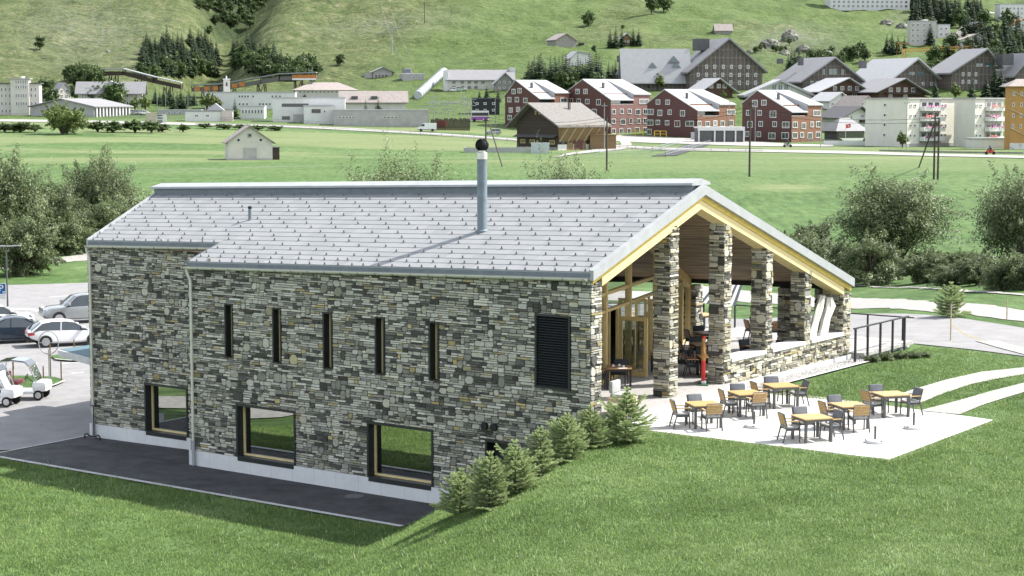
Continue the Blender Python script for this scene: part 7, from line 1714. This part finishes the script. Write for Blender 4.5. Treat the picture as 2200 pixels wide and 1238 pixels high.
    if kind=='suv':
        g.box(.5*L-.03,.5*L+.012,-.46,.46,.80*sc_,.99*sc_,0)
        for i in range(8): g.box(.5*L+.008,.5*L+.022,-.46+i*.13,-.42+i*.13,.79*sc_,1.0*sc_,1)
    else: g.box(.5*L-.06,.5*L+.015,-.4,.4,.44*sc_,.58*sc_,0)
    g.build('grille',[trim_m,rim_m],r)
    return r
def at(px,py): p=gp(px,py); return (p.x,p.y,p.z+.045)
car('parked_car','white hatchback with its tail to the camera, beside the clubhouse corner',at(142,742),R(25),4.3,1.82,1.44,'hatch',p_white,group='cars in the car park')
car('parked_car','dark blue saloon left of the white hatchback',at(38,735),R(24),4.9,1.88,1.44,'sedan',p_blue,group='cars in the car park')
car('parked_car','silver grey off-roader facing left behind the white hatchback',at(172,693),R(206),4.8,1.95,1.76,'suv',p_silver,group='cars in the car park')
car('parked_car','white car mostly cut by the left edge beyond the blue saloon',at(-8,706),R(24),4.4,1.82,1.46,'hatch',p_white,group='cars in the car park')
# golf carts
def cart(loc,rz,label):
    r=empty('golf_cart',loc,rz,label,'golf cart','golf carts')
    cream_p=paint('cart_white',(.74,.74,.73)) if 'cart_white' not in MATS else MATS['cart_white']; seat=mat('red_seat',(.20,.03,.035),.5,.08,5) if 'red_seat' not in MATS else MATS['red_seat']
    MB().box(-1.0,.75,-.55,.55,.27,.40).build('floor',cream_p,r)
    b=MB(); pillow(b,.55,1.25,-.58,.58,.36,.86,.2); b.build('front_cowl',cream_p,r,smooth=True)
    b=MB(); pillow(b,-1.2,-.30,-.58,.58,.34,.78,.14); b.build('rear_body',cream_p,r,smooth=True)
    pillow(MB(),-.65,-.10,-.52,.52,.66,.84,.05).build('seat',seat,r,smooth=True); pillow(MB(),-.80,-.66,-.52,.52,.84,1.22,.05).build('seat_back',seat,r,smooth=True)
    for s in (-1,1):
        MB().tube([(.78,s*.5,.82),(.45,s*.52,1.55),(.25,s*.52,1.74),(-.35,s*.52,1.80),(-.85,s*.52,1.74),(-1.0,s*.52,1.25),(-1.05,s*.5,.8)],.025,6).build('roof_frame',rim_m,r,smooth=True)
    b=MB(); pr=[(.45,1.57),(.25,1.765),(-.35,1.825),(-.9,1.765)]
    for a,c in zip(pr[:-1],pr[1:]): b.hexa([(a[0],-.55,a[1]),(c[0],-.55,c[1]),(c[0],.55,c[1]),(a[0],.55,a[1]),(a[0],-.55,a[1]+.03),(c[0],-.55,c[1]+.03),(c[0],.55,c[1]+.03),(a[0],.55,a[1]+.03)])
    b.build('canopy',car_glass,r); MB().add([(.79,-.48,.84),(.79,.48,.84),(.46,.48,1.55),(.46,-.48,1.55)],[(0,1,2,3)]).build('windscreen',glass,r)
    MB().tube([(.55,-.25,.8),(.25,-.25,1.02)],.02,6).tube([(.25+.05*math.sin(a),-.25+.16*math.cos(a),1.02+.14*math.sin(a)) for a in np.linspace(0,6.283,15)],.018,5,cap=False).build('steering_wheel',trim_m,r)
    for x in (-.78,.86):
        for s in (-1,1):
            w=empty('wheel',(x,s*.50,.23),0); w.parent=r; w.rotation_euler=(math.pi/2*(1 if s<0 else -1),0,0)
            MB().lathe([(.13,-.08),(.22,-.08),(.23,-.04),(.23,.06),(.21,.09),(.13,.095)],(0,0,0),18).build('tyre',tyre_m,w,smooth=True); MB().lathe([(.02,.05),(.14,.06),(.145,.10),(.05,.105)],(0,0,0),14).build('rim',rim_m,w)
    return r
cart(at(50,858),R(-2),'white golf cart with red seats and curved canopy, in full view'); cart(at(-14,872),R(-8),'white golf cart cut by the left edge of the picture')
# road traffic
def van(px,py):
    p=gp(px,py); r=empty('delivery_van',(p.x,p.y,p.z+.1),R(178),'white delivery van driving on the valley road before the substation','van')
    b=MB(); b.prism([(-2.6,.4),(2.45,.4),(2.55,.9),(2.4,1.15),(1.75,1.35),(1.05,2.15),(.8,2.3),(-2.55,2.3),(-2.65,2.2)],1,-.95,.95); b.build('body',p_white,r)
    b=MB(); b.prism([(1.12,2.02),(1.68,1.38),(.55,1.38),(.55,2.02)],1,-.96,-.955); b.prism([(1.12,2.02),(1.68,1.38),(.55,1.38),(.55,2.02)],1,.955,.96); b.build('side_window',car_glass,r); MB().add([(1.8,-.85,1.37),(1.8,.85,1.37),(1.12,.8,2.12),(1.12,-.8,2.12)],[(0,1,2,3)]).build('windscreen',car_glass,r)
    for x in (-1.6,1.6):
        for s in (-1,1): MB().tube([(x,s*.72,.35),(x,s*.97,.35)],.35,14).build('wheel',tyre_m,r)
    MB().box(-2.7,2.6,-.97,.97,.36,.52).build('bumper',trim_m,r)
van(917,283)
g=gp(1060,290); car('road_car','silver estate car on the valley road left of the old barn',(g.x,g.y,g.z+.1),R(184),4.3,1.8,1.6,'suv',p_silver)
for i,(px,py,pm,l) in enumerate([(286,246,p_white,'white car parked left of the clump by the low pavilion'),(297,247,p_silver,'grey car parked in the middle of the small row by the low pavilion'),(310,247,p_white,'white car parked at the right of the small row by the low pavilion'),(976,197,p_white,'white car parked in front of the school, left'),(991,196,paint('mint_car_paint',(.35,.5,.35)),'pale green and white car parked in front of the school, right'),(2030,313,paint('grey_green_paint',(.30,.36,.32)),'small pale green car at the foot of the cream block')]):
    g=gp(px,py); car('parked_car',l,(g.x,g.y,g.z+.05),R(rj.uniform(-15,15)),4.2,1.8,1.5,'hatch',pm)
g=gp(1031,262); bs=empty('coach',(g.x,g.y,g.z+.1),R(3),'white coach with a purple side, between the substation and black house','coach'); k=g.y/FPX
MB().box(-19*k,19*k,-1.2,1.2,.35,1.5).build('lower_body',mat('coach_purple',(.30,.10,.36),.4,.05,2),bs); MB().box(-19*k,19*k,-1.2,1.2,1.5,3.3).build('upper_body',p_white,bs); MB().box(-18*k,18*k,-1.22,-1.2,1.75,2.7).build('window_band',car_glass,bs)
for x in (-12,11): MB().tube([(x*k,-1.22,.45),(x*k,-.9,.45)],.45,12).build('wheel',tyre_m,bs)
skin=mat('skin',(.45,.28,.20),.6,.05,4); leather=mat('rider_suit',(.03,.03,.035),.6,.1,5); helm=mat('helmet',(.03,.03,.04),.25,.05,4,spec=.6)
def motorbike(px,py,rz,pm,label,rl):
    g=gp(px,py); r=empty('motorbike',(g.x,g.y,g.z+.14),rz,label,'motorbike')
    for x in (-.72,.72): MB().tube([(x,-.07,.32),(x,.07,.32)],.32,16).build('wheel',tyre_m,r)
    b=MB(); b.prism([(-.75,.75),(-.95,.98),(-.3,.86),(.1,1.02),(.55,1.08),(.85,.85),(.62,.45),(.1,.30),(-.4,.34)],1,-.17,.17); b.build('body',pm,r)
    MB().bar((.72,0,.32),(.5,0,1.08),.08,.2).bar((-.72,0,.32),(-.2,0,.45),.08,.2).build('fork',trim_m,r); MB().tube([(.45,-.36,1.12),(.5,0,1.08),(.45,.36,1.12)],.02,5).build('handlebar',trim_m,r); MB().prism([(.55,1.08),(.85,.95),(.5,1.42)],1,-.14,.14).build('screen',car_glass,r)
    rd=empty('person',(g.x,g.y,g.z+.14),rz,rl,'person')
    m=MB().tube([(-.28,0,.9),(-.22,0,1.1),(-.08,0,1.35),(.02,0,1.5),(.06,0,1.56)],[.15,.17,.19,.15,.07],10)
    for s in (-1,1): m.tube([(.0,s*.17,1.45),(.12,s*.27,1.2),(.42,s*.30,1.13)],[.075,.06,.045],7); m.tube([(-.22,s*.11,.92),(.14,s*.20,.86),(.0,s*.22,.42),(.12,s*.22,.36)],[.11,.09,.06,.05],7)
    m.build('body',leather,rd,smooth=True); MB().lathe([(.04,-.15),(.12,-.10),(.145,.02),(.12,.12),(.03,.155)],(.10,0,1.70),14).build('helmet',helm,rd,smooth=True)
motorbike(1692,318,R(175),p_silver,'dark grey motorbike on the road in front of the last red house','rider in dark clothes on the grey motorbike, left of the two')
motorbike(2127,334,R(178),paint('red_bike_paint',(.45,.02,.02)),'red motorbike on the road at the right','rider in dark clothes on the red motorbike, right of the two')
